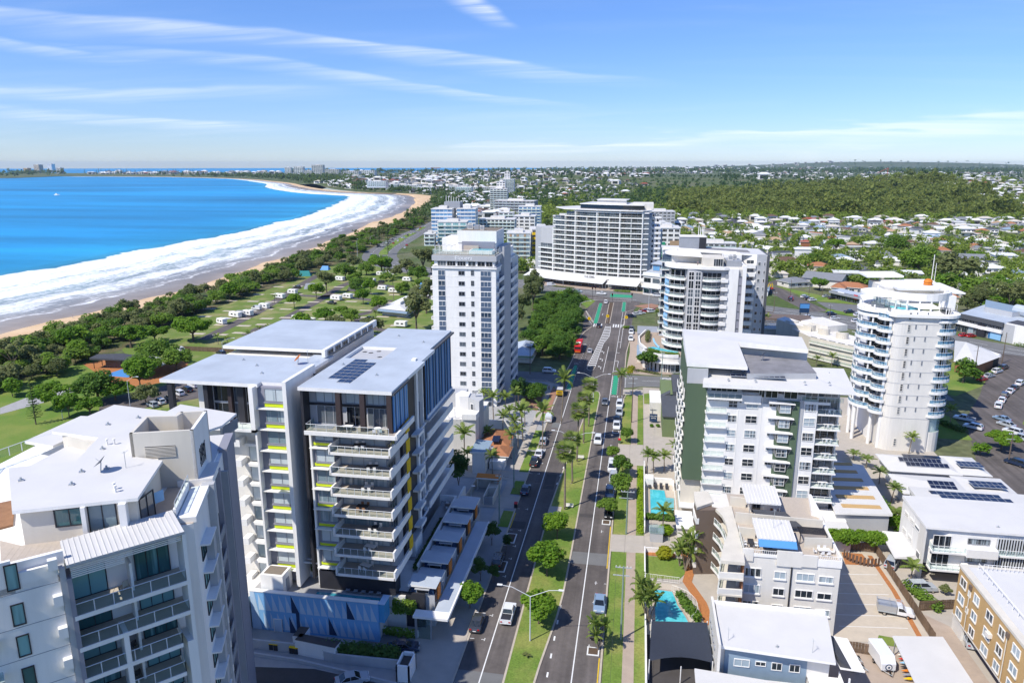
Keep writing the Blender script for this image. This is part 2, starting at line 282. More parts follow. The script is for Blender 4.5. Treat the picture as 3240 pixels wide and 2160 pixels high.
glass_mat('glass_navy',(.028,.05,.085),(.085,.125,.19),.5);glass_mat('car_glass',(.012,.016,.02),(.03,.035,.04),.3);M('panel_navy',(.085,.125,.195),.3,.05,spec=.5)
clear_mat('balustrade',(.14,.20,.20),.16);clear_mat('bal_blue',(.07,.28,.50),.50);clear_mat('bal_pale',(.45,.56,.58),.26);clear_mat('pool_glass',(.10,.42,.75),.72)
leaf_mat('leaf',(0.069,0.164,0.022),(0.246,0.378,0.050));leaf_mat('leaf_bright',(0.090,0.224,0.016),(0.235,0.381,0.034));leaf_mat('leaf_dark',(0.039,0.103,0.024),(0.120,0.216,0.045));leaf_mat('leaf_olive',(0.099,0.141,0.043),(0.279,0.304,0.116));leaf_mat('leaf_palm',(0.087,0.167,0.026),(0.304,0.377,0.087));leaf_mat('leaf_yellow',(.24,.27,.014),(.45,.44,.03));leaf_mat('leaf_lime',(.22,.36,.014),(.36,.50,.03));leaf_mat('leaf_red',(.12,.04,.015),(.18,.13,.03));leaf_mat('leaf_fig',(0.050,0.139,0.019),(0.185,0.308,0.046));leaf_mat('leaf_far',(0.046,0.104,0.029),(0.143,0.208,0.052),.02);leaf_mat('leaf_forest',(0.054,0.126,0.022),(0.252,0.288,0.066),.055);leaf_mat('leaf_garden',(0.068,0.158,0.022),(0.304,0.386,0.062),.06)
# -- land, beach and sea
DRY=[(-262,-300),(-262,100),(-261,258),(-262,300),(-259,350),(-256,400),(-259,449),(-267,500),(-276,603),(-293,715),(-322,872),(-355,1112),(-447,1455),(-542,1690),(-640,1750),(-713,1790),(-866,1938),(-1084,2253),(-1287,2590),(-1559,2943),(-1691,3108),(-2029,3464),(-2529,3772),(-2873,3847),(-3300,3880)]
SURF=[(-410,-300),(-408,100),(-405,258),(-403,300),(-402,350),(-402,400),(-401,449),(-404,500),(-413,560),(-414,680),(-430,800),(-474,1042),(-560,1340),(-640,1580),(-720,1660),(-800,1720),(-960,1900),(-1170,2210),(-1340,2540),(-1600,2900),(-1725,3075),(-2050,3432),(-2540,3740),(-2880,3812),(-3300,3850)]
VEG=[(-240,-300),(-240,100),(-241,240),(-244,260),(-247,287),(-246,323),(-245,380),(-247,440),(-253,510),(-262,580),(-279,690),(-296,850),(-335,1110),(-400,1400),(-440,1600),(-540,1730),(-680,1782),(-840,1945),(-1060,2265),(-1265,2605),(-1540,2960),(-1672,3125),(-2015,3482),(-2522,3795),(-2870,3870),(-3300,3905)]
def arc(P):
 d=[0.0]
 for a,b in zip(P,P[1:]):d.append(d[-1]+math.dist(a,b))
 return d
def smooth(P,D,ts):
 """points of a polyline at given parameters of its reference arc, rounded by a cubic"""
 P=np.array(P,float);out=[]
 for t in ts:
  i=min(max(np.searchsorted(D,t)-1,0),len(D)-2);f=(t-D[i])/(D[i+1]-D[i])
  p0,p1,p2,p3=P[max(i-1,0)],P[i],P[i+1],P[min(i+2,len(P)-1)]
  out.append(0.5*((2*p1)+(-p0+p2)*f+(2*p0-5*p1+4*p2-p3)*f*f+(-p0+3*p1-3*p2+p3)*f**3))
 return np.array(out)
DD=arc(DRY);NT=460
ts=list(np.concatenate([np.linspace(0,1500,300),np.linspace(1520,DD[-1],160)]))
dry=smooth(DRY,DD,ts);surf=smooth(SURF,DD,ts);veg=smooth(VEG,DD,ts)
wob=np.array([2.2*math.sin(t*.031)+1.4*math.sin(t*.083+1)+.7*math.sin(t*.21)for t in ts]);dry[:,0]+=wob
def grid_mesh(name,P,mat,uv=None):
 """P: rows x cols x 3 array of points -> one sheet, with an optional uv per point"""
 r,c=P.shape[:2];me=bpy.data.meshes.new(name)
 idx=np.arange(r*c).reshape(r,c);f=np.stack([idx[:-1,:-1],idx[:-1,1:],idx[1:,1:],idx[1:,:-1]],-1).reshape(-1,4)
 me.vertices.add(r*c);me.vertices.foreach_set('co',P.reshape(-1));me.loops.add(f.size);me.loops.foreach_set('vertex_index',f.reshape(-1).astype(np.int32))
 me.polygons.add(len(f));me.polygons.foreach_set('loop_start',np.arange(0,f.size,4,dtype=np.int32));me.materials.append(MATS[mat])
 if uv is not None:me.uv_layers.new(name='shore').data.foreach_set('uv',uv.reshape(-1,2)[f.reshape(-1)].astype(np.float32).reshape(-1))
 me.update(calc_edges=True);me.polygons.foreach_set('use_smooth',np.ones(len(f),dtype=bool));return me
def sea_material():
 m=bpy.data.materials.new('sea');m.use_nodes=True;n,l=nodes_of(m);b=n['Principled BSDF']
 uv=n.new('ShaderNodeUVMap');uv.uv_map='shore';sx=n.new('ShaderNodeSeparateXYZ');l.new(uv.outputs[0],sx.inputs[0])
 g=n.new('ShaderNodeNewGeometry')
 def noise(src,sc,det,rough=.6,dist=0.0):
  mp=n.new('ShaderNodeMapping');mp.inputs['Scale'].default_value=sc;l.new(src,mp.inputs[0]);t=n.new('ShaderNodeTexNoise');t.inputs['Scale'].default_value=1;t.inputs['Detail'].default_value=det;t.inputs['Roughness'].default_value=rough;t.inputs['Distortion'].default_value=dist;l.new(mp.outputs[0],t.inputs[0]);return t.outputs[0]
 def math2(op,a,c,k=None):
  q=n.new('ShaderNodeMath');q.operation=op
  for i,z in enumerate((a,c,k)):
   if z is None:continue
   if isinstance(z,(int,float)):q.inputs[i].default_value=z
   else:l.new(z,q.inputs[i])
  return q.outputs[0]
 def ramp(src,pts):
  r=n.new('ShaderNodeValToRGB');l.new(src,r.inputs[0]);e=r.color_ramp.elements
  while len(e)<len(pts):e.new(0.5)
  for el,(p,c)in zip(e,pts):el.position=p;el.color=c if isinstance(c,tuple)else(c,c,c,1)
  return r.outputs[0]
 big=noise(uv.outputs[0],(2.2,1.2,1),3)
 v=math2('MULTIPLY_ADD',big,.22,math2('ADD',sx.outputs[1],-.11))
 v4=math2('MULTIPLY',v,.5)
 amount=ramp(v4,[(0,0),(.068,0),(.078,.66),(.10,.36),(.14,.60),(.175,.86),(.21,.56),(.255,.62),(.29,.90),(.345,.74),(.40,.92),(.46,.97),(.498,.92),(.512,0)])
 fn=noise(uv.outputs[0],(3.2,26,1),9,.68,.9);fn2=noise(g.outputs['Position'],(.32,.32,.3),6,.7,.5)
 fs=math2('MULTIPLY_ADD',fn2,.45,math2('MULTIPLY',fn,.55))
 d=math2('ADD',amount,math2('MULTIPLY_ADD',fs,2.3,-1.65));mr=n.new('ShaderNodeMapRange');mr.interpolation_type='SMOOTHSTEP';l.new(d,mr.inputs[0]);mr.inputs[1].default_value=-.12;mr.inputs[2].default_value=.42
 gate=ramp(v4,[(0,0),(.06,0),(.075,1),(1,1)]);foam=math2('MULTIPLY',mr.outputs[0],gate)
 water=ramp(v4,[(0,(.40,.31,.225,1)),(.03,(.33,.27,.21,1)),(.085,(.33,.30,.265,1)),(.14,(.30,.32,.32,1)),(.28,(.20,.32,.33,1)),(.40,(.15,.31,.34,1)),(.49,(.05,.27,.38,1)),(.55,(.018,.32,.55,1)),(.62,(.010,.31,.58,1)),(1,(.007,.275,.57,1))])
 st=noise(g.outputs['Position'],(.0012,.0075,1),5,.55,.4);st2=noise(g.outputs['Position'],(.05,.16,1),4,.6)
 rr=n.new('ShaderNodeMapRange');l.new(st,rr.inputs[0]);rr.inputs[1].default_value=.32;rr.inputs[2].default_value=.68;rr.inputs[3].default_value=.58;rr.inputs[4].default_value=1.22
 r2=n.new('ShaderNodeMapRange');l.new(st2,r2.inputs[0]);r2.inputs[1].default_value=.3;r2.inputs[2].default_value=.7;r2.inputs[3].default_value=.9;r2.inputs[4].default_value=1.08
 s=n.new('ShaderNodeVectorMath');s.operation='SCALE';l.new(water,s.inputs[0]);l.new(math2('MULTIPLY',rr.outputs[0],r2.outputs[0]),s.inputs['Scale'])
 mx=n.new('ShaderNodeMix');mx.data_type='RGBA';l.new(foam,mx.inputs[0]);l.new(s.outputs[0],mx.inputs[6]);mx.inputs[7].default_value=(.80,.82,.83,1);l.new(mx.outputs[2],b.inputs['Base Color'])
 ro=math2('MULTIPLY_ADD',foam,.5,.38);l.new(ro,b.inputs['Roughness']);b.inputs['Specular IOR Level'].default_value=.18
 bu=n.new('ShaderNodeBump');bu.inputs['Strength'].default_value=.35;bu.inputs['Distance'].default_value=.5;l.new(st2,bu.inputs['Height']);l.new(bu.outputs[0],b.inputs['Normal'])
 MATS['sea']=m
sea_material()
vs=np.concatenate([np.linspace(0,1.0,46),[1.06,1.15,1.3,1.6,2.0]])
Pm=np.zeros((NT,len(vs),3));UV=np.zeros((NT,len(vs),2))
for j,v in enumerate(vs):
 q=dry+(surf-dry)*v;Pm[:,j,:2]=q
 Pm[:,j,2]=.12-.55*min(v/.25,1)if v<.25 else-.43
 UV[:,j,0]=np.array(ts)/100;UV[:,j,1]=v
for j,v in enumerate(vs):
 if .25<v<1.1:
  ph=v*19+.6*np.sin(np.array(ts)*.011)+.35*np.sin(np.array(ts)*.037);Pm[:,j,2]+=.5*np.maximum(0,np.sin(ph))**3*min(1,(v-.25)*3)
me=grid_mesh('surf_water',Pm,'sea',UV);tag(link('surf_water',me),kind='structure')
outer=Pm[:,-1,:2]
# deep water: one sheet to the horizon, 3 cm lower
rings=[];RAD=[0,1];N=72
far=np.array([(13800*math.cos(a),13800*math.sin(a))for a in np.linspace(math.pi*1.25,math.pi*.32,120)])
ok=np.linspace(0,len(outer)-1,120).astype(int);near=outer[ok]
Pm2=np.zeros((120,14,3));UV2=np.zeros((120,14,2));near=near+np.array([14,0])
for j,f in enumerate(np.linspace(0,1,14)**2.2):
 Pm2[:,j,:2]=near+(far-near)*f;Pm2[:,j,2]=-.46;UV2[:,j,1]=2.0;UV2[:,j,0]=ok*.1
def hill(x,y):
 g=lambda cx,cy,rx,ry,h:h*np.exp(-(((x-cx)/rx)**2+((y-cy)/ry)**2))
 z=g(640,1850,270,260,38)+g(420,1420,420,240,12)+g(-380,2500,420,420,26)+g(300,2700,700,500,22)+g(900,1500,300,350,14)+g(3300,13200,1900,900,88)+g(5200,13000,1700,800,50)+g(-900,2250,160,250,14)
 return z*np.clip((y-880)/250,0,1)
hz=lambda x,y:float(hill(np.float64(x),np.float64(y)))
seabed=MB()
me=grid_mesh('sea_water',Pm2,'sea',UV2);tag(link('sea_water',me),kind='structure')
def coast_x(y):
 ys=[p[1]for p in VEG]+[3930,5200,5600,6300,9500,14500];xs=[p[0]for p in VEG]+[-4500,-4600,-3300,-1500,-1000,-300]
 return float(np.interp(y,ys,xs))
ys=np.concatenate([np.linspace(-300,1000,60),np.geomspace(1010,15000,130)]);cols=110
Pl=np.zeros((len(ys),cols,3))
for i,y in enumerate(ys):
 x0=coast_x(y)-.5;x1=420+max(y,0)*1.25;u=np.linspace(0,1,cols);Pl[i,:,0]=x0+(x1-x0)*u;Pl[i,:,1]=y;Pl[i,:,2]=hill(Pl[i,:,0],np.full(cols,y))
Pl=Pl[:,::-1,:][:,::-1]
def land_material():
 m=two('land',(.075,.11,.03),(.15,.15,.085),.02,.40,.66,.95,6,.3,.4);n,l=nodes_of(m);return m
land_material()
tag(link('land',grid_mesh('land',Pl,'land')),kind='structure')
bs=np.zeros((NT,8,3))
for j,v in enumerate(np.linspace(0,1,8)):
 q=veg+(dry-veg)*v;bs[:,j,:2]=q;bs[:,j,2]=.9*(1-v)**1.3+.125-.02*v
bs[:,0,2]=.0;bs[:,0,0]+=3
bs[:,1,2]+=.0
tag(link('beach',grid_mesh('beach',bs,'dry_sand')),kind='structure')
mb=MB();mb.sheet([(x,y,1.0)for x,y in((-3170,3420),(-3230,3330),(-3700,3250),(-5200,3000),(-7600,3300),(-7600,5200),(-4400,5200),(-3420,4100))],'land');struct('headland_ground',mb)
mb=MB();mb.sheet([(x,y,.6)for x,y in((-3150,3440),(-3215,3300),(-3700,3220),(-5200,2960),(-5200,3020),(-3700,3280),(-3250,3360))],'dry_sand');struct('headland_beach',mb)
mb=MB()
for k in range(60):
 t=rnd.random();i=int(np.interp(t,[0,1],[np.searchsorted([p[1]for p in dry],1740),np.searchsorted([p[1]for p in dry],2350)]));p=dry[i];s=rnd.uniform(6,26)
 x,y=p[0]+rnd.uniform(-26,12),p[1]+rnd.uniform(-15,15)
 mb.add([(x-s,y-s*.5,-.5),(x+s,y-s*.4,-.5),(x+s*.8,y+s*.6,-.5),(x-s*.7,y+s*.5,-.5),(x+rnd.uniform(-2,2),y,rnd.uniform(.1,.8))],[(0,1,4),(1,2,4),(2,3,4),(3,0,4)],'rock')
struct('rock_shelf',mb)
# -- roads, paths, lawns
def ribbon(C,w,z,mat,mb):
 """a strip of width w (or a list of widths) along a centre line"""
 C=[Vector((p[0],p[1],0))for p in C];L=[];Rr=[]
 for i,p in enumerate(C):
  d=(C[min(i+1,len(C)-1)]-C[max(i-1,0)]).normalized();nn=Vector((-d.y,d.x,0));ww=(w[i]if isinstance(w,list)else w)/2
  L.append(p+nn*ww);Rr.append(p-nn*ww)
 for i in range(len(C)-1):mb.quad((*Rr[i].xy,z),(*Rr[i+1].xy,z),(*L[i+1].xy,z),(*L[i].xy,z),mat)
def px(l,z=0.0):return[at(a,b,z)for a,b in l]
def flat(pts,z):return[(p[0],p[1],z)for p in pts]
g=MB()
g.sheet(flat([(-90,40),(-23,40),(-23,240),(-60,240),(-60,190),(-90,150)],.01),'conc_grey')
g.sheet(flat([(3.3,60),(75,60),(75,231),(3.3,231)],.01),'concrete');struct('yard_paving',g)
g=MB();g.sheet(flat([(-260,60),(-118,60),(-108,120),(-112,150),(-150,205),(-236,262),(-240,100)],.008),'lawn')
g.sheet(flat([(-112,158),(-95,260),(-72,395),(-110,470),(-188,505),(-235,470),(-240,290),(-160,212)],.006),'dry_grass');struct('park_lawn',g)
g=MB()
for a,b in zip(range(0,330,4),range(4,334,4)):
 A,B=veg[a],veg[b];wd=lambda y:float(np.interp(y,[-300,100,250,330,420,560,900,1400,1800],[25,34,45,38,36,40,45,60,60]))
 g.quad((A[0]-2,A[1],.05),(A[0]+wd(A[1]),A[1],.02),(B[0]+wd(B[1]),B[1],.02),(B[0]-2,B[1],.05),'scrub_floor')
struct('dune_ground',g)
g=MB();g.sheet(flat([(-23,40),(-3,40),(-3,190),(-2.4,222),(-3,245),(-1.2,340),(-.8,362),(3,384),(-40,410),(-32,395),(-24.2,378),(-24.4,340),(-22.6,318),(-22.8,225)],.02),'asphalt')
g.sheet(flat([(-23,243),(-23,228.5),(-27,232),(-90,233),(-90,243)],.016),'asphalt_grey');g.sheet(flat([(-3,244.5),(-3,229),(3,232),(97,233),(97,245)],.016),'asphalt_grey')
for x0,x1,y0,y1,mt in((-22.9,-16.3,84,88.4,'asphalt_grey'),(-9.9,-3.1,119.8,124,'asphalt_grey'),(-22.8,-20,131,134,'asphalt_dark'),(-18.8,-16.4,150,158,'asphalt_dark'),(-9.6,-7.2,205,214,'asphalt_dark'),(-22,-17,243,252,'asphalt_dark'),(-9.8,-7,262,276,'asphalt_dark'),(-21.5,-19,189,193,'asphalt_grey'),(-9.7,-6.9,138,139.4,'asphalt_dark')):g.sheet([(x0,y0,.024),(x1,y0,.024),(x1,y1,.024),(x0,y1,.024)],mt)
struct('main_road',g)
hw=[(-300,1080),(-262,930),(-240,800),(-224,680),(-207,575),(-180,512),(-120,458),(-60,430),(-12,402),(40,382),(78,362),(106,340),(142,300),(210,250),(330,190),(460,150)]
g=MB();ribbon(smooth(hw,arc(hw),np.linspace(0,arc(hw)[-1],70)),27,.012,'asphalt_grey',g);struct('highway',g)
st=[(142,296),(128,268),(114,238),(100,212),(93,190),(84,160),(79,120)]
g=MB();ribbon(smooth(st,arc(st),np.linspace(0,arc(st)[-1],24)),15,.024,'asphalt',g)
rd=[(88,372),(80,420),(76,450),(95,480),(150,500)];ribbon(rd,11,.028,'asphalt',g)
cr=[(170,520),(260,500),(380,470),(520,450)];ribbon(cr,10,.03,'asphalt',g);ribbon([(120,640),(260,620),(430,590),(640,560)],9,.03,'asphalt_grey',g);ribbon([(150,800),(330,780),(520,750),(760,720)],9,.03,'asphalt_grey',g);ribbon([(300,470),(330,640),(360,800),(385,930)],9,.034,'asphalt_grey',g)
ribbon([(-36,760),(-30,1000),(-60,1500)],14,.03,'asphalt_grey',g)
g.sheet(flat([(93,400),(132,388),(150,362),(132,348),(104,362),(94,385)],.03),'asphalt_grey')
g.sheet(flat([(150,300),(205,268),(230,292),(175,330)],.03),'asphalt');struct('side_street',g)
g=MB()
g.sheet(flat([(-2.6,60),(0.1,60),(.1,228),(-2.2,228),(-2.6,190)],.10),'grass');g.sheet(flat([(1.75,60),(3.3,60),(3.3,228),(1.75,228)],.10),'grass')
for a,b in((172,186),(194,200)):g.sheet(flat([(-22.7,a),(-25.4,a),(-25.4,b),(-22.7,b)],.10),'lawn')
for a,b in((146,153),(131,138),(158,171)):g.sheet(flat([(-23.2,a),(-25.4,a),(-25.4,b),(-23.2,b)],.10),'lawn')
g.sheet(flat([(99,238),(112,251),(130,284),(128,292),(92,262),(92,247)],.05),'lawn');g.sheet(flat([(107,214),(122,240),(142,275),(175,262),(165,225),(130,190),(105,190)],.05),'lawn');g.sheet(flat([(78,232),(84,230),(90,215),(88,198),(80,198)],.05),'lawn')
g.sheet(flat([(78,455),(84,440),(92,402),(128,390),(131,394),(100,420)],.05),'lawn');g.sheet(flat([(94,380),(112,362),(109,356),(91,373)],.06),'lawn');g.sheet(flat([(66,352),(76,345),(80,352),(68,362)],.06),'lawn')
g.sheet(flat([(-24.5,226.5),(-31,231),(-33,226),(-31.5,221),(-27,216),(-24.2,214)],.08),'lawn');g.sheet(flat([(3.6,224),(8,226.5),(16,227),(16,214),(3.6,214)],.05),'grass');struct('verge_grass',g)
g=MB()
g.sheet(flat([(.1,60),(1.75,60),(1.75,226),(.1,226)],.104),'conc_pink')
for a,b in((76,87),(125,132),(166,180),(222,228)):g.sheet(flat([(-2.9,a),(3.3,a+.4),(3.3,b),(-2.9,b-.4)],.106),'concrete')
g.sheet(flat([(-25.4,128),(-27.2,128),(-27.2,230),(-25.4,230)],.104),'concrete');g.sheet(flat([(-23.1,139),(-34,139),(-34,146),(-23.1,145)],.102),'concrete');g.sheet(flat([(-23.1,153),(-38,153),(-38,158),(-23.1,158)],.102),'concrete')
g.sheet(flat([(-23.3,60),(-27,60),(-31,92),(-31,104),(-23.3,103)],.102),'concrete');struct('footpath',g)
g=MB()
g.sheet(flat([(-23.4,200),(-31,204),(-33,214),(-29,220),(-25.4,226),(-23.4,224)],.09),'paving_red');g.sheet(flat([(3.4,246),(-2.6,246),(-1.6,276),(-2.0,312),(4,312),(4,262),(14,247.5)],.09),'conc_pink')
g.sheet(flat([(-62,432),(-42,424),(-24,417),(-8,414.5),(9,405),(15,398),(16,404),(-8,424),(-60,452)],.1),'conc_pink');struct('plaza_paving',g)
# kerbs: real steps of 12 cm
g=MB()
def kerb(P,w=.3,z=.13):
 for a,b in zip(P,P[1:]):
  d=Vector((b[0]-a[0],b[1]-a[1]));L=d.length;d/=L;nn=Vector((-d.y,d.x))*w/2
  g.prism([(a[0]+nn.x,a[1]+nn.y),(a[0]-nn.x,a[1]-nn.y),(b[0]-nn.x,b[1]-nn.y),(b[0]+nn.x,b[1]+nn.y)],0,z,'kerbstone')
MEDL=[(-16.1,60),(-16.1,140),(-15.4,158),(-13.8,188),(-12.8,208),(-12.5,221),(-12,223.4),(-11.4,224.2)];MEDR=[(-12.8,60),(-12.2,82),(-11.6,91),(-10.4,103.5),(-10.1,110),(-10,123),(-10,190),(-9.9,220),(-10.4,223.4),(-11.4,224.2)]
kerb(MEDL);kerb(MEDR);kerb([(-23.1,60),(-23.1,205),(-22.8,224),(-25.4,230),(-28,232.5),(-38,233)]);kerb([(-2.9,60),(-2.9,180),(-2.5,218),(-1.6,224),(2,229.5),(12,231)]);kerb([(12,245.5),(3,246),(-1.5,247.5),(-2.9,252),(-2.9,275),(-.9,315)])
kerb([(-4.9,316.6),(-4.8,330),(-5.0,345),(-4.5,356),(-1,362)]);kerb([(-13.3,328),(-13.7,379)]);kerb([(-11.3,328),(-11.4,379)]);kerb([(-28,243),(-22.9,246),(-22.2,262),(-22.2,300),(-21.3,308),(-18.9,319)]);kerb([(-19.0,329),(-20.8,336),(-24.2,356)])
kerb([(-16.2,250.5),(-15.6,248.5),(-14.6,247.6),(-13.7,249),(-13.4,252.5),(-15.9,252.5),(-16.2,250.5)],.2);struct('kerb',g)
g=MB();g.sheet(flat(MEDL[:-1]+MEDR[::-1],.11),'grass');struct('median_grass',g)
g=MB();g.sheet(flat([(-16.0,141.6),(-13.6,141.6),(-13.8,136),(-16,138)],.114),'concrete');g.sheet(flat([(-13.1,328.4),(-11.5,328.4),(-11.6,379),(-13.4,379)],.1),'mulch')
for x0,x1,y0,y1 in((-5.1,-3.3,94.6,96.5),(-5.0,-3.3,135.4,137.3),(-4.9,-3.1,187.6,189.4),(-4.6,-3,218.5,220.3),(-22.9,-21,114.6,118.2),(-22.9,-21.0,125,128.6),(-22.9,-21,171.2,173)):
 g.prism([(x0,y0),(x1,y0),(x1,y1),(x0,y1)],.02,.12,'line_white');g.sheet(flat([(x0+.2,y0+.2),(x1-.2,y0+.2),(x1-.2,y1-.2),(x0+.2,y1-.2)],.13),'mulch')
struct('planting_bed',g)
g=MB();zz_=.030
def stripe(x0,y0,x1,y1,w=.14,mat='line_white',z=None):
 d=Vector((x1-x0,y1-y0)).normalized();nn=Vector((-d.y,d.x))*w/2;z=z or zz_
 g.sheet([(x0+nn.x,y0+nn.y,z),(x0-nn.x,y0-nn.y,z),(x1-nn.x,y1-nn.y,z),(x1+nn.x,y1+nn.y,z)],mat)
stripe(-19.45,60,-19.3,224,.17);stripe(-6.78,60,-6.85,244,.17);stripe(-6.9,246,-6.1,356,.15);stripe(-5.4,282,-4.9,345,.13);stripe(-5.6,254,-5.5,262,.13)
for k in range(8):stripe(-10.3+.02*k,76.4+4.15*k,-10.3+.02*k,77.5+4.15*k,.26)
for k in range(8):stripe(-15.95+.25*k,152.6+4.6*k,-15.9+.25*k,153.7+4.6*k,.24)
stripe(-10.3,246.5,-9.9,284,.14)
for y in(96.6,102.4,108.2,114):
 for xx in(-4.9,):stripe(xx-.25,y,xx+.25,y,.11);stripe(xx,y-.5,xx,y+.5,.11);stripe(-3.5,y,-3.1,y,.11)
for y in(95.6,101.8,113.4,119.4,124,130.2,139.5,157.8,164):stripe(-21.1,y,-20.5,y,.11);stripe(-20.6,y-.3,-20.6,y+.4,.11);stripe(-22.9,y,-22.2,y,.1)
for y in(132.5,147,154.5,178.5,186):stripe(-4.9,y,-4.5,y,.11);stripe(-4.9,y-.5,-4.9,y+.5,.11)
for y0,y1,x in((86,94.2,-3.22),(119,134.8,-3.22),(189.6,196,-2.85),(131,137.5,-22.8),(60,84,-22.85)):stripe(x,y0,x,y1,.16,'line_yellow')
for k,(cxl,cxr)in enumerate([(-16.25+.0*k,-13.5)for k in range(1)]):pass
hl=[(-16.2,253),(-15.5,265),(-14.4,286),(-13.4,306),(-12.9,322)];hr=[(-13.4,253),(-12.9,272),(-12.2,289),(-10.5,301.5),(-10.4,312),(-10.7,322)]
for P in(hl,hr):
 for a,b in zip(P,P[1:]):stripe(*a,*b,.16)
for k in range(22):
 y=254.5+k*3.1;xl=np.interp(y,[p[1]for p in hl],[p[0]for p in hl]);xr=np.interp(y+1.2,[p[1]for p in hr],[p[0]for p in hr]);stripe(xl,y,xr,y+1.2,.95)
for k in range(13):
 x=-18.4+k*1.08
 if not-14.2<x<-10.7:g.sheet([(x,319.8,zz_),(x+.6,319.8,zz_),(x+.6,326.2,zz_),(x,326.2,zz_)],'line_white')
for y in(252.4,263,274.2):stripe(-11.35,y-2,-11.35,y+1.2,.2);stripe(-11.35,y+1.1,-12.0,y+1.5,.2);g.sheet([(-12.6,y+1.4,zz_),(-11.9,y+.6,zz_),(-11.9,y+2.3,zz_)],'line_white')
stripe(-15.6,346,-15.6,349.5,.22);stripe(-15.6,349.3,-14.9,349.9,.2)
for(a,b,c,d)in((-20.85,225,-19.5,254),(-6.45,221.6,-4.9,243.2),(-18.6,326.8,-16.9,377),(-6.7,356.5,-5.2,382)):
 g.sheet([(a,b,.026),(c,b,.026),(c+(0 if a>-10 else-.25),d,.026),(a,d,.026)],'bike_green')
 for k in range(int((d-b)/2.1)):stripe(c+.15,b+2.1*k,c+.15,b+2.1*k+.9,.13);stripe(a-.12,b+2.1*k,a-.12,b+2.1*k+.9,.13)
def bike(x,y,s=1.0):
 for q in(-.42,.42):
  for k in range(8):
   a0,a1=k*math.pi/4,(k+1)*math.pi/4;stripe(x+q+.26*math.cos(a0),y+.45*math.sin(a0),x+q+.26*math.cos(a1),y+.45*math.sin(a1),.1,z=.033)
 stripe(x-.42,y,x,y+.7,.1,z=.033);stripe(x,y+.7,x+.42,y,.1,z=.033);stripe(x-.2,y+.75,x+.25,y+.75,.1,z=.033)
for x,y in((-20.2,223.4),(-20.3,256.2),(-5.7,219.8),(-5.8,248.6),(-6.0,262),(-6.1,274.5),(-5.9,292),(-19.4,286),(-5.4,338)):bike(x,y)
for k in range(14):a=k/13;stripe(-19.6+8*a+.0,236+(6*a if a<.5 else 6-6*(a-.5)),-19.6+8*a+.4,236.1+(6*a if a<.5 else 6-6*(a-.5)),.13)if k%2==0 else None
for k in range(9):y=258+3.2*k;stripe(-19.2+.06*k,y,-19.2+.06*k,y+.7,.14);stripe(-17.9+.05*k,y+1,-17.9+.05*k,y+1.7,.12)
for k in range(9):g.sheet([(9.2,232.6+1.25*k,.028),(15.4,232.6+1.25*k,.028),(15.4,233.2+1.25*k,.028),(9.2,233.2+1.25*k,.028)],'line_white')
for k in range(9):stripe(-2.4,230+1.5*k,-2.4,230.8+1.5*k,.2,z=.028)
stripe(3,238.4,9,238.6,.13,z=.028);stripe(-28,234,-60,233.9,.13,z=.028)
stripe(-24.2,357,-18.6,329,.13);stripe(-23.2,343,-19.2,324.5,.13)
for a,b in zip(np.linspace(0,1,12),np.linspace(.04,1.04,12)):stripe(-10.3-2*math.sin(a*1.5),222+3.5*math.cos(a*3.1)+.0,-10.2-2*math.sin(b*1.5),222+3.5*math.cos(b*3.1),.12)
for s_ in(-6.5,0,6.5):
 C=smooth([(p[0],p[1])for p in hw],arc(hw),np.linspace(0,arc(hw)[-1],220))
 for i in range(0,219,2 if s_ else 1):
  a,b=C[i],C[i+1];d=np.array([-(b-a)[1],(b-a)[0]]);d/=np.linalg.norm(d)+1e-9
  if-25<a[0]<4:continue
  stripe(a[0]+d[0]*s_,a[1]+d[1]*s_,b[0]+d[0]*s_,b[1]+d[1]*s_,.22,z=.02)
for k in range(7):stripe(*at(2640+k*28,1030+k*9)[:2],*at(2655+k*28,1034+k*9)[:2],.6,z=.034)
stripe(-24,386,-2,384.6,.4,z=.03);stripe(-26,392,0,389.6,.25,z=.024);g.sheet([(-14,396,.022),(-2,396,.022),(-2,404,.022),(-14,406,.022)],'bike_green');struct('road_marking',g)
# median strips of the highway
g=MB()
for P,w in(([(-232,745),(-226,690),(-214,620),(-206,580),(-199,556)],7),([(-242,820),(-236,770)],5)):ribbon(P,w,.1,'lawn',g)
ribbon([(12,384),(40,378),(66,366)],1.6,.1,'mulch',g);g.sheet(flat([(-1,372),(8,380),(14,372),(4,366)],.1),'paving_red');g.sheet(flat([(-21,383),(-27,392),(-36,402),(-40,398),(-27,372),(-24,362)],.1),'lawn');struct('traffic_island',g)
# -- building helpers
WM={}
def wmesh(W,Hh,nx=2,ny=1,glass='glass',frame='white',fr=.07,dep=.09):
 k=(round(W,2),round(Hh,2),nx,ny,glass,frame,fr)
 if k not in WM:
  m=MB();m.quad((0,-.02,0),(W,-.02,0),(W,-.02,Hh),(0,-.02,Hh),glass)
  for i in range(nx+1):
   c=W*i/nx;f=fr if i in(0,nx)else fr*.7;m.box(c-f/2,c+f/2,-dep,.02,0,Hh,frame,False)
  for j in range(ny+1):
   c=Hh*j/ny;f=fr if j in(0,ny)else fr*.7;m.box(-fr/2,W+fr/2,-dep-.01,.02,c-f/2,c+f/2,frame)
  WM[k]=m.mesh('window')
 return WM[k]
def win(p,x,y,z,a,W,Hh,nx=2,ny=1,glass='glass',frame='white',fr=.07,name='window'):
 return put(name,wmesh(W,Hh,nx,ny,glass,frame,fr),p,x,y,z,a)
HP=math.pi/2
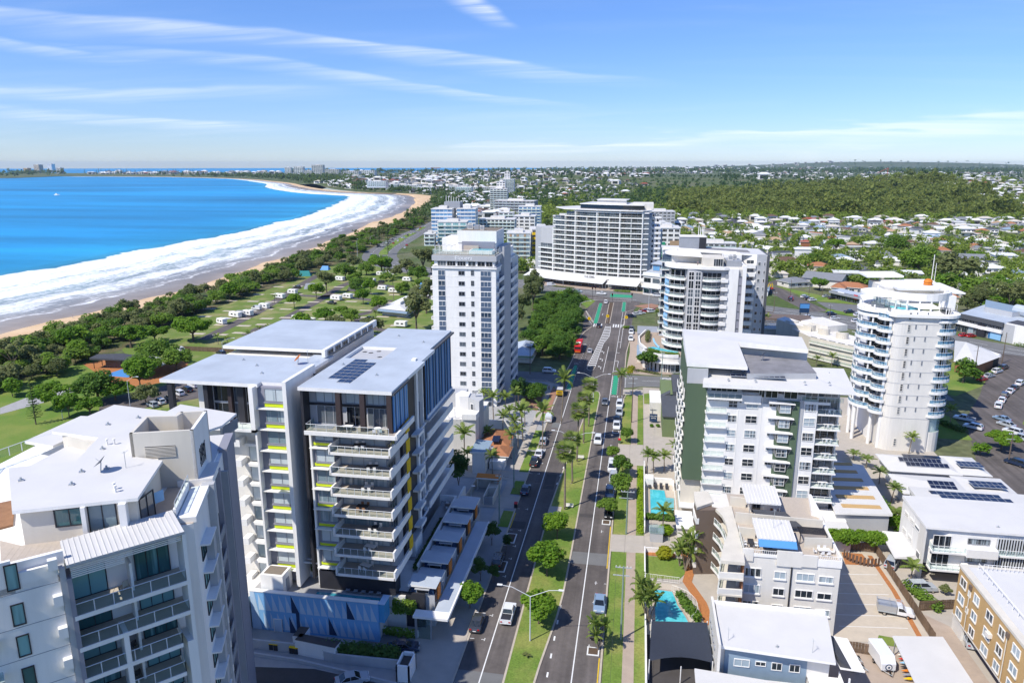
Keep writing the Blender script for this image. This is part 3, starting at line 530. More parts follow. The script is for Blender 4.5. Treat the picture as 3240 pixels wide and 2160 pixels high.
def rail(mb,P,h=1.0,glass='balustrade',z=0.0,post=1.6,top='rail',solid=None):
 """a balustrade along a polyline: panels, top rail and posts"""
 for a,b in zip(P,P[1:]):
  L=math.dist(a,b)
  if L<.05:continue
  if glass:mb.quad((*a,z+.08),(*b,z+.08),(*b,z+h-.05),(*a,z+h-.05),glass)
  mb.tube([(*a,z+h),(*b,z+h)],.04,top,4,False)
  n=max(1,round(L/post))
  for i in range(n+1):f=i/n;q=(a[0]+(b[0]-a[0])*f,a[1]+(b[1]-a[1])*f);mb.box(q[0]-.03,q[0]+.03,q[1]-.03,q[1]+.03,z,z+h,top,False)
def arcpts(cx,cy_,r,a0,a1,n=8,ry=None):return[(cx+r*math.cos(R(a0+(a1-a0)*i/n)),cy_+(ry or r)*math.sin(R(a0+(a1-a0)*i/n)))for i in range(n+1)]
def vents(p,pts,z,name='roof_vent'):
 if name not in WM:m=MB();m.box(-.22,.22,-.18,.18,0,.12,'steel');m.cyl(0,0,.1,.35,.1,'galv',6);WM[name]=m.mesh(name)
 for x,y in pts:put(name,WM[name],p,x,y,z,rnd.random())
def solar(p,x,y,z,nx,ny,a=0.0,w=1.0,l=1.65,tilt=0.0,gap=.04):
 """rows of panels lying on a roof, each panel a piece"""
 k=('solar',w,l,tilt)
 if k not in WM:
  m=MB();t=l*math.sin(tilt);m.add([(0,0,.06),(w,0,.06),(w,l,.06+t),(0,l,.06+t)],[(0,1,2,3)],'solar');m.box(-.02,w+.02,-.03,0,.0,.1,'cellframe');m.box(-.02,w+.02,l,l+.03,t,.1+t,'cellframe')
  m.add([(-.02,0,.0),(-.02,l,t),(-.02,l,.09+t),(-.02,0,.09),(0.01,0,.09),(0.01,l,.09+t)],[(0,3,2,1),(3,4,5,2)],'cellframe');WM[k]=m.mesh('solar_panel')
 c,s=math.cos(a),math.sin(a)
 for i in range(nx):
  for j in range(ny):u,v=i*(w+gap),j*(l+gap);put('solar_panel',WM[k],p,x+u*c-v*s,y+u*s+v*c,z,a)
def chairset(p,x,y,z,kind=0,mat='white'):
 """a terrace table with its chairs stands on the balcony: a thing of its own"""
def text_obj(txt,size,mat,depth=.04,font_sx=1.0):
 c=bpy.data.curves.new('lettering','FONT');c.body=txt;c.size=size;c.extrude=depth;c.align_x='CENTER';o=bpy.data.objects.new('lettering',c);COL.objects.link(o)
 bpy.context.view_layer.update();me=bpy.data.meshes.new_from_object(o.evaluated_get(bpy.context.evaluated_depsgraph_get()));bpy.data.objects.remove(o);me.materials.clear();me.materials.append(MATS[mat]);return me
def letters(p,txt,x,y,z,a,size,mat,sx=1.0):
 o=put('lettering',text_obj(txt,size,mat),p,x,y,z,0);o.rotation_euler=(HP,0,a);o.scale=(sx,1,1);return o
def dish(p,x,y,z,r=.6,mat='grey',az=2.4,name='satellite_dish'):
 m=MB();d=Vector((math.cos(az)*.7,math.sin(az)*.7,.7));u=d.cross(Vector((0,0,1))).normalized();v=d.cross(u);c=Vector((x,y,z+r*1.5));vs=[c-d*.25*r];n=14
 for k in range(n):vs.append(c+(u*math.cos(2*math.pi*k/n)+v*math.sin(2*math.pi*k/n))*r)
 m.add(vs,[(0,1+k,1+(k+1)%n)for k in range(n)]+[(0,1+(k+1)%n,1+k)for k in range(n)],mat);m.tube([(x,y,z),c-d*.25*r],.05,'galv',5);m.tube([c-d*.25*r,c+d*.6*r],.02,'galv',4);return part(name,m,p)
def aerial(p,x,y,z,h=2.0,name='aerial'):
 m=MB();m.tube([(x,y,z),(x,y,z+h)],.03,'galv',5)
 for k in range(4):m.tube([(x-.3+.07*k,y-.15+.2*k,z+h-.1),(x+.3-.07*k,y-.15+.2*k,z+h-.1)],.012,'galv',3)
 m.tube([(x,y-.2,z+h-.1),(x,y+.6,z+h-.1)],.015,'galv',3);return part(name,m,p)
def acunit(p,x,y,z,s=1.0):
 if 'ac' not in WM:m=MB();m.box(-.5,.5,-.35,.35,0,.95,'offwhite');m.cyl(0,0,.95,1.0,.3,'charcoal',10);m.box(-.4,.4,-.37,-.35,.15,.8,'grey');WM['ac']=m.mesh('air_conditioner')
 o=put('air_conditioner',WM['ac'],p,x,y,z,0);o.scale=(s,s,s)
def table_things(spots,label_fn,group):
 pass
# == the grey apartment block with blue and yellow battens and the blue mural podium
B=thing('apartment_block','grey-roofed apartment block with lime panels, blue battens and a blue triangle mural podium','apartment block',(-52,96,0))
SL=[8.9+3.29*k for k in range(7)];DECK=31.9;RZ=38.3
m=MB();w='white'
m.box(-48.2,-36.4,98.6,113,6,RZ-.5,'midgrey');m.box(-48.2,-38.2,113,136,0,RZ-.5,'midgrey');m.box(-46.9,-34.6,96.2,98.6,5.6,8.7,'charcoal')
m.box(-66,-51.6,98.6,137,0,RZ-.5,'offwhite');m.box(-51.6,-48.2,101,136,0,36.6,'offwhite');m.box(-70,-66,112,137,0,RZ-.5,'offwhite')
part('wall',m,B)
m=MB();t=.55
for x0,x1,y0,y1 in((-48.4,-34.0,96.3,113.2),(-48.4,-35.5,121.4,136.6),(-41.5,-34.6,113.2,121.4),(-48.4,-48.0,113.2,121.4)):m.prism([(x0,y0),(x1,y0),(x1,y1),(x0,y1)],RZ-t,RZ,'white','paleroof')
m.prism([(-70.9,96.6),(-54.9,96.6),(-54.9,97.8),(-50.4,97.8),(-50.4,112),(-70.9,112)],RZ-t,RZ,'white','paleroof');m.prism([(-70.9,114.4),(-51.5,114.4),(-51.5,137),(-70.9,137)],RZ-t+.9,RZ+.9,'white','paleroof');m.box(-54,-50.4,112,114.4,RZ-t,RZ-.02,'paleroof')
m.box(-48,-41.5,113.2,121.4,36.2,36.3,'asphalt_roof')
part('roof',m,B)
m=MB();m.box(-50.35,-49.75,95.4,105.5,6,RZ+.9,w);m.box(-49.75,-48.3,104.5,105,6,37.5,'charcoal');m.box(-51.5,-50.9,112,137,RZ+.3,RZ+1.5,w);m.box(-36.3,-35.6,113.2,114.2,7,RZ+.3,w);m.box(-38.2,-35.7,117.0,117.4,12,RZ-.4,w);part('fin_wall',m,B)
# penthouse, right
m=MB();m.box(-47.2,-33.4,95.4,98.8,DECK-.5,DECK,'tile');m.box(-47.3,-33.3,95.2,95.4,DECK-.55,DECK+.05,w);m.box(-33.4,-33.1,95.3,103.8,DECK-.55,DECK+.3,w);part('penthouse_deck',m,B)
m=MB();rail(m,[(-47.1,98.5),(-47.1,95.5),(-34.4,95.5)],1.05,'balustrade',DECK,1.5);part('deck_balustrade',m,B)
for x,W_,nx in((-46.6,3.9,3),(-41.9,2.6,2),(-38.6,3.6,4)):
 win(B,x,98.55,DECK+3.55,0,W_,2.1,nx,1,'curtain','grey');win(B,x,98.55,DECK+.1,0,W_,2.9,nx,1,'glass_dark','rail',name='sliding_door')
m=MB()
for x in(-42.7,-39.0,-34.9):m.box(x,x+.75,96.4,97.1,DECK,RZ-.6,'brownblack')
m.box(-48.15,-47.75,96.5,98.6,7,RZ-.6,'charcoal');m.box(-47.7,-34.2,98.35,98.5,DECK+3.05,DECK+3.4,'charcoal');part('column',m,B)
BT={}
def batten(p,x,y,z,h,mat):
 if(h,mat)not in BT:q=MB();q.box(0,.12,-.11,.11,0,h,mat);BT[(h,mat)]=q.mesh('batten')
 put('batten',BT[(h,mat)],p,x,y,z)
m=MB();m.box(-34.25,-34.1,96.6,103.5,DECK,37.6,'charcoal');m.box(-35.75,-35.55,117.9,136.2,26.4,37.7,'charcoal');m.box(-34.35,-33.7,96.4,104,37.65,38.0,'darkgrey');m.box(-35.7,-34.9,117.8,136.5,37.75,38.05,'darkgrey');m.box(-35.8,-34.9,117.8,136.4,26.0,26.4,'midgrey');part('screen_backing',m,B)
for k in range(17):batten(B,-34.08,96.9+.4*k,DECK+.1,5.6,('blue','skyblue','navy','blue','paleblue')[k%5])
for k in range(26):batten(B,-35.53,118.4+.68*k,26.4,11.2,('blue','navy','skyblue','navy','blue','paleblue')[k%6])
# floors below, right: balcony, lime strip window, side bands
for k,z in enumerate(SL):
 b=part('balcony',MB().box(-43.4,-34.2,95.05,98.6,z,z+.32,'tile').box(-43.45,-34.2,94.95,95.05,z-.05,z+.36,w).box(-43.6,-43.35,94.95,98.6,z-.05,z+1.35,w).box(-34.35,-34.1,94.95,97.2,z-.05,z+1.4,w),B)
 m=MB();rail(m,[(-43.3,95.15),(-34.4,95.15)],1.0,'balustrade',z+.3,1.1);part('balustrade',m,b)
 win(B,-43.2,98.55,z+.35,0,7.2,2.6,4,1,'curtain','grey',name='sliding_door')
 win(B,-46.3,96.75,z+1.35,0,2.8,1.85,2,1,'curtain','grey');
 m=MB();m.box(-46.9,-43.6,96.8,98.6,z+.4,z+3.29,'lilac');m.box(-46.6,-43.6,96.62,96.8,z+.62,z+1.05,'lime');m.box(-46.4,-43.6,96.55,96.75,z+1.08,z+1.3,'lilac');m.box(-47.0,-44.2,95.9,96.8,z+.3,z+.42,w);part('lime_panel',m,B)
 m=MB();m.box(-34.35,-34.1,97.2,103.5,z-.05,z+1.15,w);m.box(-34.9,-34.35,97.2,103.6,z,z+.3,w);part('side_band',m,B)
 win(B,-36.35,99,z+1.0,HP,4.3,2.2,4,1,'glass_dark','grey')
 for j in range(6):batten(B,-34.0,102.0+.28*j,z+1.2,2.1,'yellow')
 if k<6:
  zz2=z+.6;m=MB();m.box(-36.0,-34.7,110.5,114.0,zz2,zz2+.35,w);m.box(-34.85,-34.6,110.5,113.6,zz2-.1,zz2+.5,w);part('side_ledge',m,B)
  win(B,-38.15,118,zz2+.2,HP,15,2.4,8,1,'glass_dark','grey');m=MB();m.box(-35.6,-35.35,118.6,136.2,zz2-.3,zz2+1.0,w);m.box(-38.2,-35.6,117.6,136.3,zz2-.3,zz2,w);m.box(-35.6,-35.35,113.6,117.6,zz2-.1,zz2+.1,w);part('side_balcony',m,B)
m=MB();m.box(-47.15,-46.85,96.4,98.6,6,DECK-.5,w);m.box(-36.4,-35.9,106,113,6,RZ-.6,'charcoal');m.box(-38.2,-36.3,110.3,118,6,30,'navy');part('corner_fin',m,B)
# left wing
m=MB();m.box(-55.9,-55.2,95.6,99,31.0,RZ-.3,w);m.box(-70.6,-55.2,95.6,99,31.0,31.4,w);m.box(-69.9,-69.1,96.8,97.6,26,RZ-.5,'charcoal');m.box(-64.2,-63.5,97.2,98.6,31.4,RZ-.5,'charcoal');m.box(-60.6,-60.0,97.8,98.6,31.4,RZ-.5,'brownblack');m.box(-59.0,-58.0,97.8,98.6,31.4,RZ-.5,'charcoal');part('box_frame',m,B)
m=MB();rail(m,[(-70.4,95.7),(-55.9,95.7)],1.0,'balustrade',31.4,1.5);part('box_balustrade',m,B)
for x,W_ in((-63.3,2.6),(-59.9,.85),(-57.9,2.0)):
 win(B,x,98.55,34.7,0,W_,3.0,2 if W_>1 else 1,1,'glass_dark','grey');win(B,x,98.55,31.5,0,W_,2.9,2 if W_>1 else 1,1,'glass_dark','grey')
m=MB();m.box(-55.2,-50.35,97.0,98.6,6,RZ-.5,'lilac');m.box(-55.5,-55.2,95.9,98.6,6,31,w);part('recess_wall',m,B)
for k in range(9):
 z=8.1+3.29*k+(0 if k<7 else .1)
 m=MB();m.box(-54.1,-50.4,96.85,97.0,z+.25,z+.8,'lime');m.box(-54.2,-50.4,96.75,97.0,z+.82,z+1.05,'lilac');m.box(-55.4,-50.4,96.1,97.0,z,z+.14,w);part('lime_panel',m,B)
 win(B,-54.0,96.95,z+1.15,0,3.5,1.9,2,1,'curtain','grey')
for k in range(8):
 z=4.9+3.29*k
 if k<7:win(B,-58.2,98.55,z+.5,0,2.6,2.5,2,1,'curtain','grey',name='sliding_door')
 m=MB();m.box(-58.4,-55.4,97.6,98.6,z-.05,z+.4,w);m.box(-59.6,-58.6,96.6,98.4,z+.2,z+1.3,w);part('side_balcony',m,B)
for k in range(10):win(B,-49.6,103.9+.6,7.5+3.29*k-.8,0,.7,1.6,1,1,'glass_dark','charcoal')
for k in range(7):win(B,-50.85,113+3.2*k,RZ+.35,HP,2.2,.8,2,1,'glass_dark','grey')
for k in range(3):win(B,-48.15,105.5+2.5*k,RZ-2.1,HP,2.0,1.2,1,1,'glass_dark','grey')
solar(B,-45.7,101.0,RZ+.02,2,7,0,1.0,1.6);solar(B,-43.6,99.3,RZ+.02,2,7,0,1.0,1.6)
vents(B,[(-60,106),(-57,102),(-64,109),(-62,122),(-58,128),(-56,119),(-44,130),(-38,126),(-39,104),(-46.5,109)],RZ+.0);dish(B,-53.9,108,RZ,.75,'orange',3.6);aerial(B,-52.5,108.8,RZ,2.2)
for x,y in((-46.8,119.5),(-45.5,119),(-43,116.5),(-44.5,120.3)):acunit(B,x,y,36.3,1.5)
for k in range(3):acunit(B,-42.2,114.5+2*k,36.3,1.2)
# podium with the mural
m=MB();m.box(-60,-36.2,93.0,99,0,5.6,'offwhite');m.box(-60,-57,88,99,0,5.3,'offwhite');m.box(-36.2,-33.2,96.5,137,0,5.4,'offwhite');part('podium_wall',m,B)
m=MB();m.box(-56.6,-36.1,92.3,93.0,0,6.5,'mural_blue')
def tri(x,z,ww,hh,mat,y=92.28):m.add([(x,y,z),(x+ww,y,z),(x,y,z+hh)],[(0,1,2)],mat)
m.quad((-56.6,92.27,0),(-55.0,92.27,0),(-55.9,92.27,6.5),(-56.6,92.27,6.5),'paleblue')
for rrow in range(2):
 z0,hh,x0=(3.45,2.85,-55.3)if rrow else(.35,2.85,-54.6)
 for k in range(17 if rrow else 16):tri(x0+1.13*k,z0,.95,hh,'paleblue')
for x,z in((-49.9,3.45),(-41.0,3.45),(-44.0,.4),(-50.4,-.2)):tri(x,z,1.25,3.0,'navy',92.25)
m.box(-49.2,-48.7,92.2,92.3,.6,3.5,'navy');m.box(-56.6,-36.1,92.22,93.0,6.5,6.62,'white');part('mural_panel',m,B)
m=MB();m.box(-59.6,-56.8,91.4,92.0,0,5.2,'skyblue');m.add([(-58.4,91.38,1.8),(-57.3,91.38,1.8),(-58.4,91.38,4.6)],[(0,1,2)],'navy');m.box(-59.0,-58.7,91.3,91.4,0,4.6,'white');part('mural_panel',m,B)
m=MB();m.box(-53.0,-51.6,92.2,92.3,0,2.1,'paleblue');m.box(-53.0,-52.9,92.15,92.3,0,2.15,'white');m.box(-51.7,-51.6,92.15,92.3,0,2.15,'white');m.box(-53,-51.6,92.15,92.3,2.1,2.2,'white');part('service_door',m,B)
m=MB();m.box(-57,-36.2,93.0,100,5.6,5.62,'conc_grey');part('pool_deck',m,B)
m=MB();m.box(-46.6,-36.2,93.05,94.6,5.66,6.0,'pool_deep');part('pool_water',m,B)
m=MB();m.box(-36.1,-35.2,92.6,94.9,3.2,6.3,'pool_glass');m.box(-36.1,-35.1,92.5,95.0,6.3,6.4,'paleblue');part('glass_pool_end',m,B)
m=MB();m.box(-46.8,-36,94.6,94.9,5.6,6.05,'conc_grey');m.box(-46.8,-46.6,93,94.9,5.6,6.05,'conc_grey');part('pool_coping',m,B)
m=MB();m.box(-55.3,-51.6,93.4,96.4,5.6,8.8,w);m.box(-54.9,-52,93.8,96.0,8.8,8.85,'gravelroof');m.box(-51.6,-51.5,94.4,95.3,5.6,7.8,'grey');part('stair_box',m,B)
m=MB();m.box(-50.6,-46.9,99,101,5.6,6.6,w);part('planter',m,B)
m=MB();m.box(-36.2,-30.2,96.9,97.3,0,5.8,'charcoal');m.box(-36.6,-35.2,95.9,96.9,2.8,5.6,'midgrey');m.box(-36.8,-30.6,94.3,94.7,0,1.1,w);part('entry_wall',m,B)
# a pergola beam over the pool terrace
m=MB();m.box(-50,-43.5,97.0,97.25,9.2,9.4,w);m.box(-50,-43.5,98.0,98.25,9.2,9.4,w);part('pergola_beam',m,B)
# townhouses along the street, stepping
for k,y in enumerate((97.2,104.4,111.5,118.2,124.2)):
 T=thing('townhouse',('dark-fronted townhouse with a grey skillion roof beside the glazed lobby' if k==0 else 'dark townhouse with a grey skillion roof, farthest along the white street canopy' if k==4 else 'dark townhouse with skillion roof and orange panel, %s along the white canopy'%('second','third','fourth')[k-1]),'townhouse',(-30.6,y,0),'townhouses behind the street canopy')
 m=MB();m.box(-32.8,-28.8,y+.3,y+6.6,0,5.6,'midgrey');m.box(-32.5,-28.9,y+.2,y+2.4,5.6,7.0,'navy');m.box(-28.8,-28.55,y+.4,y+1.9,4.3,7.0,'brownblack');part('wall',m,T)
 m=MB();m.prism([(-32.9,y-.2,7.3),(-28.4,y-.2,7.0),(-28.4,y+3.0,7.0),(-32.9,y+3.0,7.3)],6.9,7.1,'white','paleroof');m.prism([(-32.9,y+3.0,6.1),(-28.8,y+3.0,6.0),(-28.8,y+6.9,6.0),(-32.9,y+6.9,6.1)],5.6,6.0,'white','paleroof');part('roof',m,T)
 m=MB();m.box(-28.56,-28.4,y+.9,y+2.4,4.4,6.6,'orange');part('orange_panel',m,T)
 win(T,-31.6,y+.18,5.75,0,1.9,.9,1,1,'glass_dark','grey');m=MB();m.box(-31.8,-29.5,y-.35,y+.15,6.55,6.68,'midgrey');part('window_hood',m,T)
 win(T,-28.5,y+3.0,4.2,HP,1.2,1.5,1,1,'glass_dark','grey')
m=MB();m.box(-28.3,-25.8,101,125,3.8,4.05,'paleroof');m.box(-28.3,-25.9,93.9,101,3.9,4.1,'paleroof');m.box(-31.2,-25.8,93.7,95.5,3.75,4.12,'white');m.box(-26.0,-25.75,93.9,125.1,3.6,4.14,'white');m.box(-31,-30.7,94,94.3,0,3.8,'steel');m.box(-30.5,-28.6,94.1,94.15,.1,3.7,'balustrade');m.box(-28.6,-28.4,94,94.3,0,3.8,'steel')
solo('street_canopy',m,'long white flat canopy over the footpath in front of the townhouses','canopy',(-28,101,0))
m=MB();m.box(-36.2,-33.6,107,137,5.4,5.45,'conc_grey');m.box(-33.6,-33.2,104,129.8,5.4,6.5,w);m.box(-36.6,-33.2,129.5,129.9,0,6.6,w);m.box(-37,-35,108,112,5.4,8.4,w);m.box(-37,-34.9,107.9,112.2,8.4,8.7,'midgrey');part('terrace',m,B)
# == the tall white tower with the rooftop pool
T=thing('apartment_tower','tall white tower with navy window strips and a rooftop pool','apartment tower',(-49,204,0))
m=MB();X0,X1,Y0,Y1=-58.3,-39.6,204,238
m.box(X0,X1,Y0,Y1,0,41.2,w);m.box(X0,X1+.2,203.8,212.3,43.1,44.6,'midgrey');m.box(X0+.6,X1-.5,204.3,236,41.2,43.1,w);m.box(X0-.1,X1+.3,203.6,236.5,40.9,41.3,w);m.box(X0+.8,X1-.4,212,236,41.3,44.4,w)
for z in range(14):m.box(X0-.02,X1+.05,203.96,238.05,2.6+3.0*z,2.66+3.0*z,w)
part('wall',m,T)
m=MB();m.box(-40.4,-38.7,212.4,223.6,0,46.5,'midgrey');part('lift_shaft',m,T)
m=MB();m.box(-52.2,-40.9,211,224,44.6,50.9,w);m.box(-52.4,-40.7,210.8,211,47.6,51.1,w);m.box(-51,-41.2,210.7,210.9,45,48.0,'lilac');m.box(-57.6,-52.2,213,224,44.6,48.6,w);m.box(-52,-41.2,211.3,223.6,50.92,51.0,'gravelroof');part('plant_room',m,T)
m=MB();rail(m,[(X0+.2,212),(X0+.2,204.1),(X1-.1,204.1),(X1-.1,211)],1.3,'bal_pale',44.9,2.0,'white');part('roof_balustrade',m,T)
m=MB();m.box(X0+.3,X1-.3,204.3,211,44.6,44.95,'tile');m.box(-47.6,-40.8,204.8,209.6,45,46.0,w);part('roof_deck',m,T)
m=MB();m.box(-47.2,-41.1,205.1,209.2,46.0,46.1,'pool');part('pool_water',m,T)
m=MB()
for x in(-57.5,-55.8,-54.2,-52.6):m.box(x,x+.12,204.6,204.72,44.9,47.3,w);m.box(x,x+.12,209,209.12,44.9,47.3,w);m.box(x,x+.12,204.6,209.1,47.2,47.3,w)
m.box(-57.5,-52.5,204.6,204.72,47.2,47.3,w);m.box(-50.3,-45.8,209.8,210.3,45,46.9,'tile');part('pergola',m,T)
letters(T,'Elouera',-48.9,203.76,43.45,0,1.55,'text_white',1.1)
for x in(-56.7,-53.9,-50.9):win(T,x,204.25,41.6,0,2.5,1.35,3,1,'glass_dark','white')
for x in(-47.7,-45.0):win(T,x,204.25,41.6,0,2.2,1.35,2,1,'glass_dark','white')
win(T,-42.5,204.25,41.6,0,1.9,1.35,2,1,'glass_dark','white');win(T,X1-.45,205.5,41.6,HP,4.5,1.35,2,1,'glass_dark','white')
for k in range(14):
 z=39.05-2.99*k
 if z>3:win(T,-50.5,Y0-.01,z,0,1.75,1.15,2,1,'glass_dark','grey',.1);win(T,-46.85,Y0-.01,z,0,.85,1.4,2,2,'glass_dark','grey',.08)
 z1=37.5-2.99*k
 for x,W_,nx in((-56.55,2.05,2),(-44.05,3.05,3)):
  win(T,x,Y0-.01,z1+1.35,0,W_,1.45,nx,1,'glass_navy','white',.09)
  m=WM.setdefault(('sp',W_),MB().box(0,W_,-.05,0,0,1.3,'panel_navy').mesh('spandrel_panel'));put('spandrel_panel',m,T,x,Y0-.01,z1+.05)
 m=WM.setdefault('elbal',MB().box(0,.9,0,7.6,0,.25,w).box(.78,.9,0,7.6,.25,1.15,w).mesh('balcony'));put('balcony',m,T,X1,205,36.9-2.99*k)
 put('balcony',WM.setdefault('elbal2',MB().box(0,.9,0,13.6,0,.25,w).box(.78,.9,0,13.6,.25,1.15,w).mesh('balcony')),T,X1,224.2,36.9-2.99*k)
 win(T,X1+.02,208.9,37.2-2.99*k,HP,3.2,2.4,2,1,'glass_navy','grey');win(T,X1+.02,225,37.2-2.99*k,HP,11.5,2.4,6,1,'glass_navy','grey')
 put('balcony',WM.setdefault('elbal3',MB().box(-.9,0,0,3,0,.25,w).box(-.9,-.8,0,3,.25,1.0,w).mesh('balcony')),T,X0,205,37.4-2.99*k)
acunit(T,-50,218,51,1.6);acunit(T,-46,216,51,1.3);m=MB();m.box(-48.5,-47,216,219,51,52.2,'grey');part('plant',m,T)
for q in(230.9,237.4):m=MB();m.box(X1,X1+.95,q,q+.3,0,41,w);part('fin_wall',m,T)
# == near cream apartment building, bottom left
def uv(o,a,u,n=0.0):return(o[0]+u*math.cos(R(a))+n*math.sin(R(a)),o[1]+u*math.sin(R(a))-n*math.cos(R(a)))
B=thing('apartment_building','cream high-rise with a white penthouse roof, satellite dish and teal windows, nearest the camera','apartment building',(-48,54,0))
OW,OS,OB,OR,OPH,OX=(-44.8,46.1),(-44.2,46.2),(-46.2,48.2),(-39.2,55.8),(-51.3,49.2),(-49.1,61.4)
AR=112.5
m=MB();m.prism([uv(OW,45,-14),OW,OB,uv(OB,48.2,8.9),OR,uv(OR,AR,22.8),uv(OR,AR,22.8,-13),(-69,76),(-68,62),(-60,40)],0,38,'white')
m.obox(*OW,R(45),-3.0,0,-.3,0,39.0,'white');m.obox(*OW,R(45),-14,-3.0,-.3,0,40.2,'white')
m.obox(*OW,R(45),-14,0.0,-.32,.02,37.38,'white');part('wall',m,B)
m=MB()
for z in(37.38,34.4,31.6,28.7,25.8):
 P=[uv(OW,45,-14,.03),uv(OW,45,0,.03),uv(OW,45,0,0),uv(OW,45,-14,0)];m.prism(P,z,z+.06,'grey')
part('groove',m,B)
for k,z in enumerate((37.8,34.73,31.95,29.05,26.2,23.2)):
 x,y=uv(OW,45,-3.45,.01);win(B,x,y,z-.05 if k else 37.75,R(45),.8,1.8 if k else 2.15,1,1,'glass_teal','charcoal',.09)
 m=MB();m.obox(*OW,R(45),-.65,.0,0,.55,.9,'white');o=part('awning_box',m,B);o.location.z+=(38.7,35.5,32.6,29.7,26.9,24)[k]
m=MB();m.obox(*OW,R(45),.02,.45,-1.5,.35,38.6,'midgrey');m.obox(*OW,R(45),.45,.8,-1.5,.45,37.6,'lilac');m.obox(*OS,R(48.2),8.8,9.1,-2.3,.1,38.6,'white');m.obox(*OS,R(48.2),3.35,3.75,-2.0,.1,31.2,'white');m.obox(*OS,R(48.2),8.3,8.8,-2.3,.1,28.2,'white');part('column',m,B)
for k in range(11):
 z=34.1-2.95*k;m=MB()
 u1=8.8 if k<2 else 7.9
 P=[uv(OS,48.2,.1,.06),uv(OS,48.2,u1,.06),uv(OB,48.2,u1),uv(OB,48.2,.1)];m.prism(P,z-.3,z,'beige');m.prism([uv(OS,48.2,.1,.12),uv(OS,48.2,u1,.12),uv(OS,48.2,u1,.04),uv(OS,48.2,.1,.04)],z-.35,z+.04,'white');b=part('balcony',m,B)
 m=MB();rail(m,[uv(OB,48.2,.15,.3),uv(OS,48.2,.15),uv(OS,48.2,u1),uv(OB,48.2,u1,1.0)],1.05,'balustrade',z,1.4);part('balustrade',m,b)
 x,y=uv(OB,48.2,.3,.03);win(B,x,y,z+.02,R(48.2),2.6,2.3 if k else 2.6,2,1,'glass_teal','charcoal',name='sliding_door');x,y=uv(OB,48.2,5.2,.03);win(B,x,y,z+.02,R(48.2),2.8,2.3 if k else 3.1,3,1,'glass_teal','charcoal',name='sliding_door')
 x,y=uv(OW,45,-8.2,.01);win(B,x,y,z+.4,R(45),2.6,1.9,2,1,'glass_dark','charcoal')
 m=MB();m.obox(*OW,R(45),-10,-4.6,0,1.2,.2,'white');m.obox(*OW,R(45),-10,-4.6,1.12,1.2,1.0,'balustrade');o=part('balcony',m,B);o.location.z+=z-.4
 m=MB();m.obox(*OB,R(48.2),4.5,4.7,0,1.6,2.6,'white');o=part('divider',m,b);o.location.z+=z
m=MB();zr=38.9
P=[uv(OS,48.2,.05,.25),uv(OS,48.2,9.0,.25),uv(OB,48.2,9.0,-1.4),uv(OB,48.2,.05,-1.2)];m.prism([(p[0],p[1],z)for p,z in zip(P,(zr,zr,zr+.25,zr+.25))],zr-.25,zr,'midgrey','white_roof')
for k in range(22):
 u=.2+.4*k;a,b=uv(OS,48.2,u,.25),uv(OB,48.2,u,-1.3);m.prism([(a[0]-.03,a[1],zr+.05),(a[0]+.03,a[1],zr+.05),(b[0]+.03,b[1],zr+.3),(b[0]-.03,b[1],zr+.3)],zr-.1,zr,'white_roof')
part('balcony_roof',m,B)
m=MB()
for k in range(6):
 z=37.55+.17*k;m.prism([uv(OS,48.2,.3,.05),uv(OS,48.2,8.7,.05),uv(OS,48.2,8.7,-.02),uv(OS,48.2,.3,-.02)],z,z+.08,'white')if not(k<3)else m.prism([uv(OS,48.2,.3,.05),uv(OS,48.2,4.2,.05),uv(OS,48.2,4.2,-.02),uv(OS,48.2,.3,-.02)],z,z+.08,'white')
part('louvre_screen',m,B)
# penthouse
m=MB();m.prism([uv(OPH,25,.3,-.4),uv(OPH,25,9.4,-.4),(-45.7,60.6),(-49.4,66),(-53,73.6),(-61,74.6),(-61.5,66.6),(-56.6,65),(-54,59.8),(-58,57.2)],38,41.2,'cream');part('penthouse_wall',m,B)
m=MB();m.prism([(-59.1,57.0),(-51.3,49.1),(-42.5,53.2),(-45.6,61.2),(-49.0,61.6),(-50.8,66.2),(-46.5,69.5),(-53.6,74.7),(-62.2,75.9),(-62.6,66.5),(-56.3,65.7),(-53.9,59.6)],41.2,41.5,'white','white_roof');m.prism([(-66.8,67.0),(-62.6,66.3),(-62.2,75.9),(-66.8,75.6)],39.6,39.9,'white','white_roof');m.prism([(-60.5,60.4),(-54.6,60.2),(-56.4,65.4),(-60.8,66.3)],39.7,40.0,'white','white_roof');part('penthouse_roof',m,B)
for u,W_,z,h,g_ in((2.9,2.25,39.4,1.6,'glass_teal'),(5.5,2.2,38.1,3.0,'curtain')):x,y=uv(OPH,25,u,-.38);win(B,x,y,z,R(25),W_,h,2,1,g_,'charcoal',.1)
m=MB();m.obox(*OPH,R(25),8.1,8.7,-.6,.5,3.2,'white');o=part('pier',m,B);o.location.z+=38
m=MB();m.obox(*OPH,R(25),5.1,5.45,-.6,.3,3.2,'white');o=part('pier',m,B);o.location.z+=38
x,y=uv(OPH,25,9.45,-1.0);win(B,x,y,38.1,R(95),2.2,2.7,2,1,'glass_dark','charcoal',name='sliding_door')
m=MB();a_=R(19.3)
bx=lambda u,n:uv(OX,19.3,u,n)
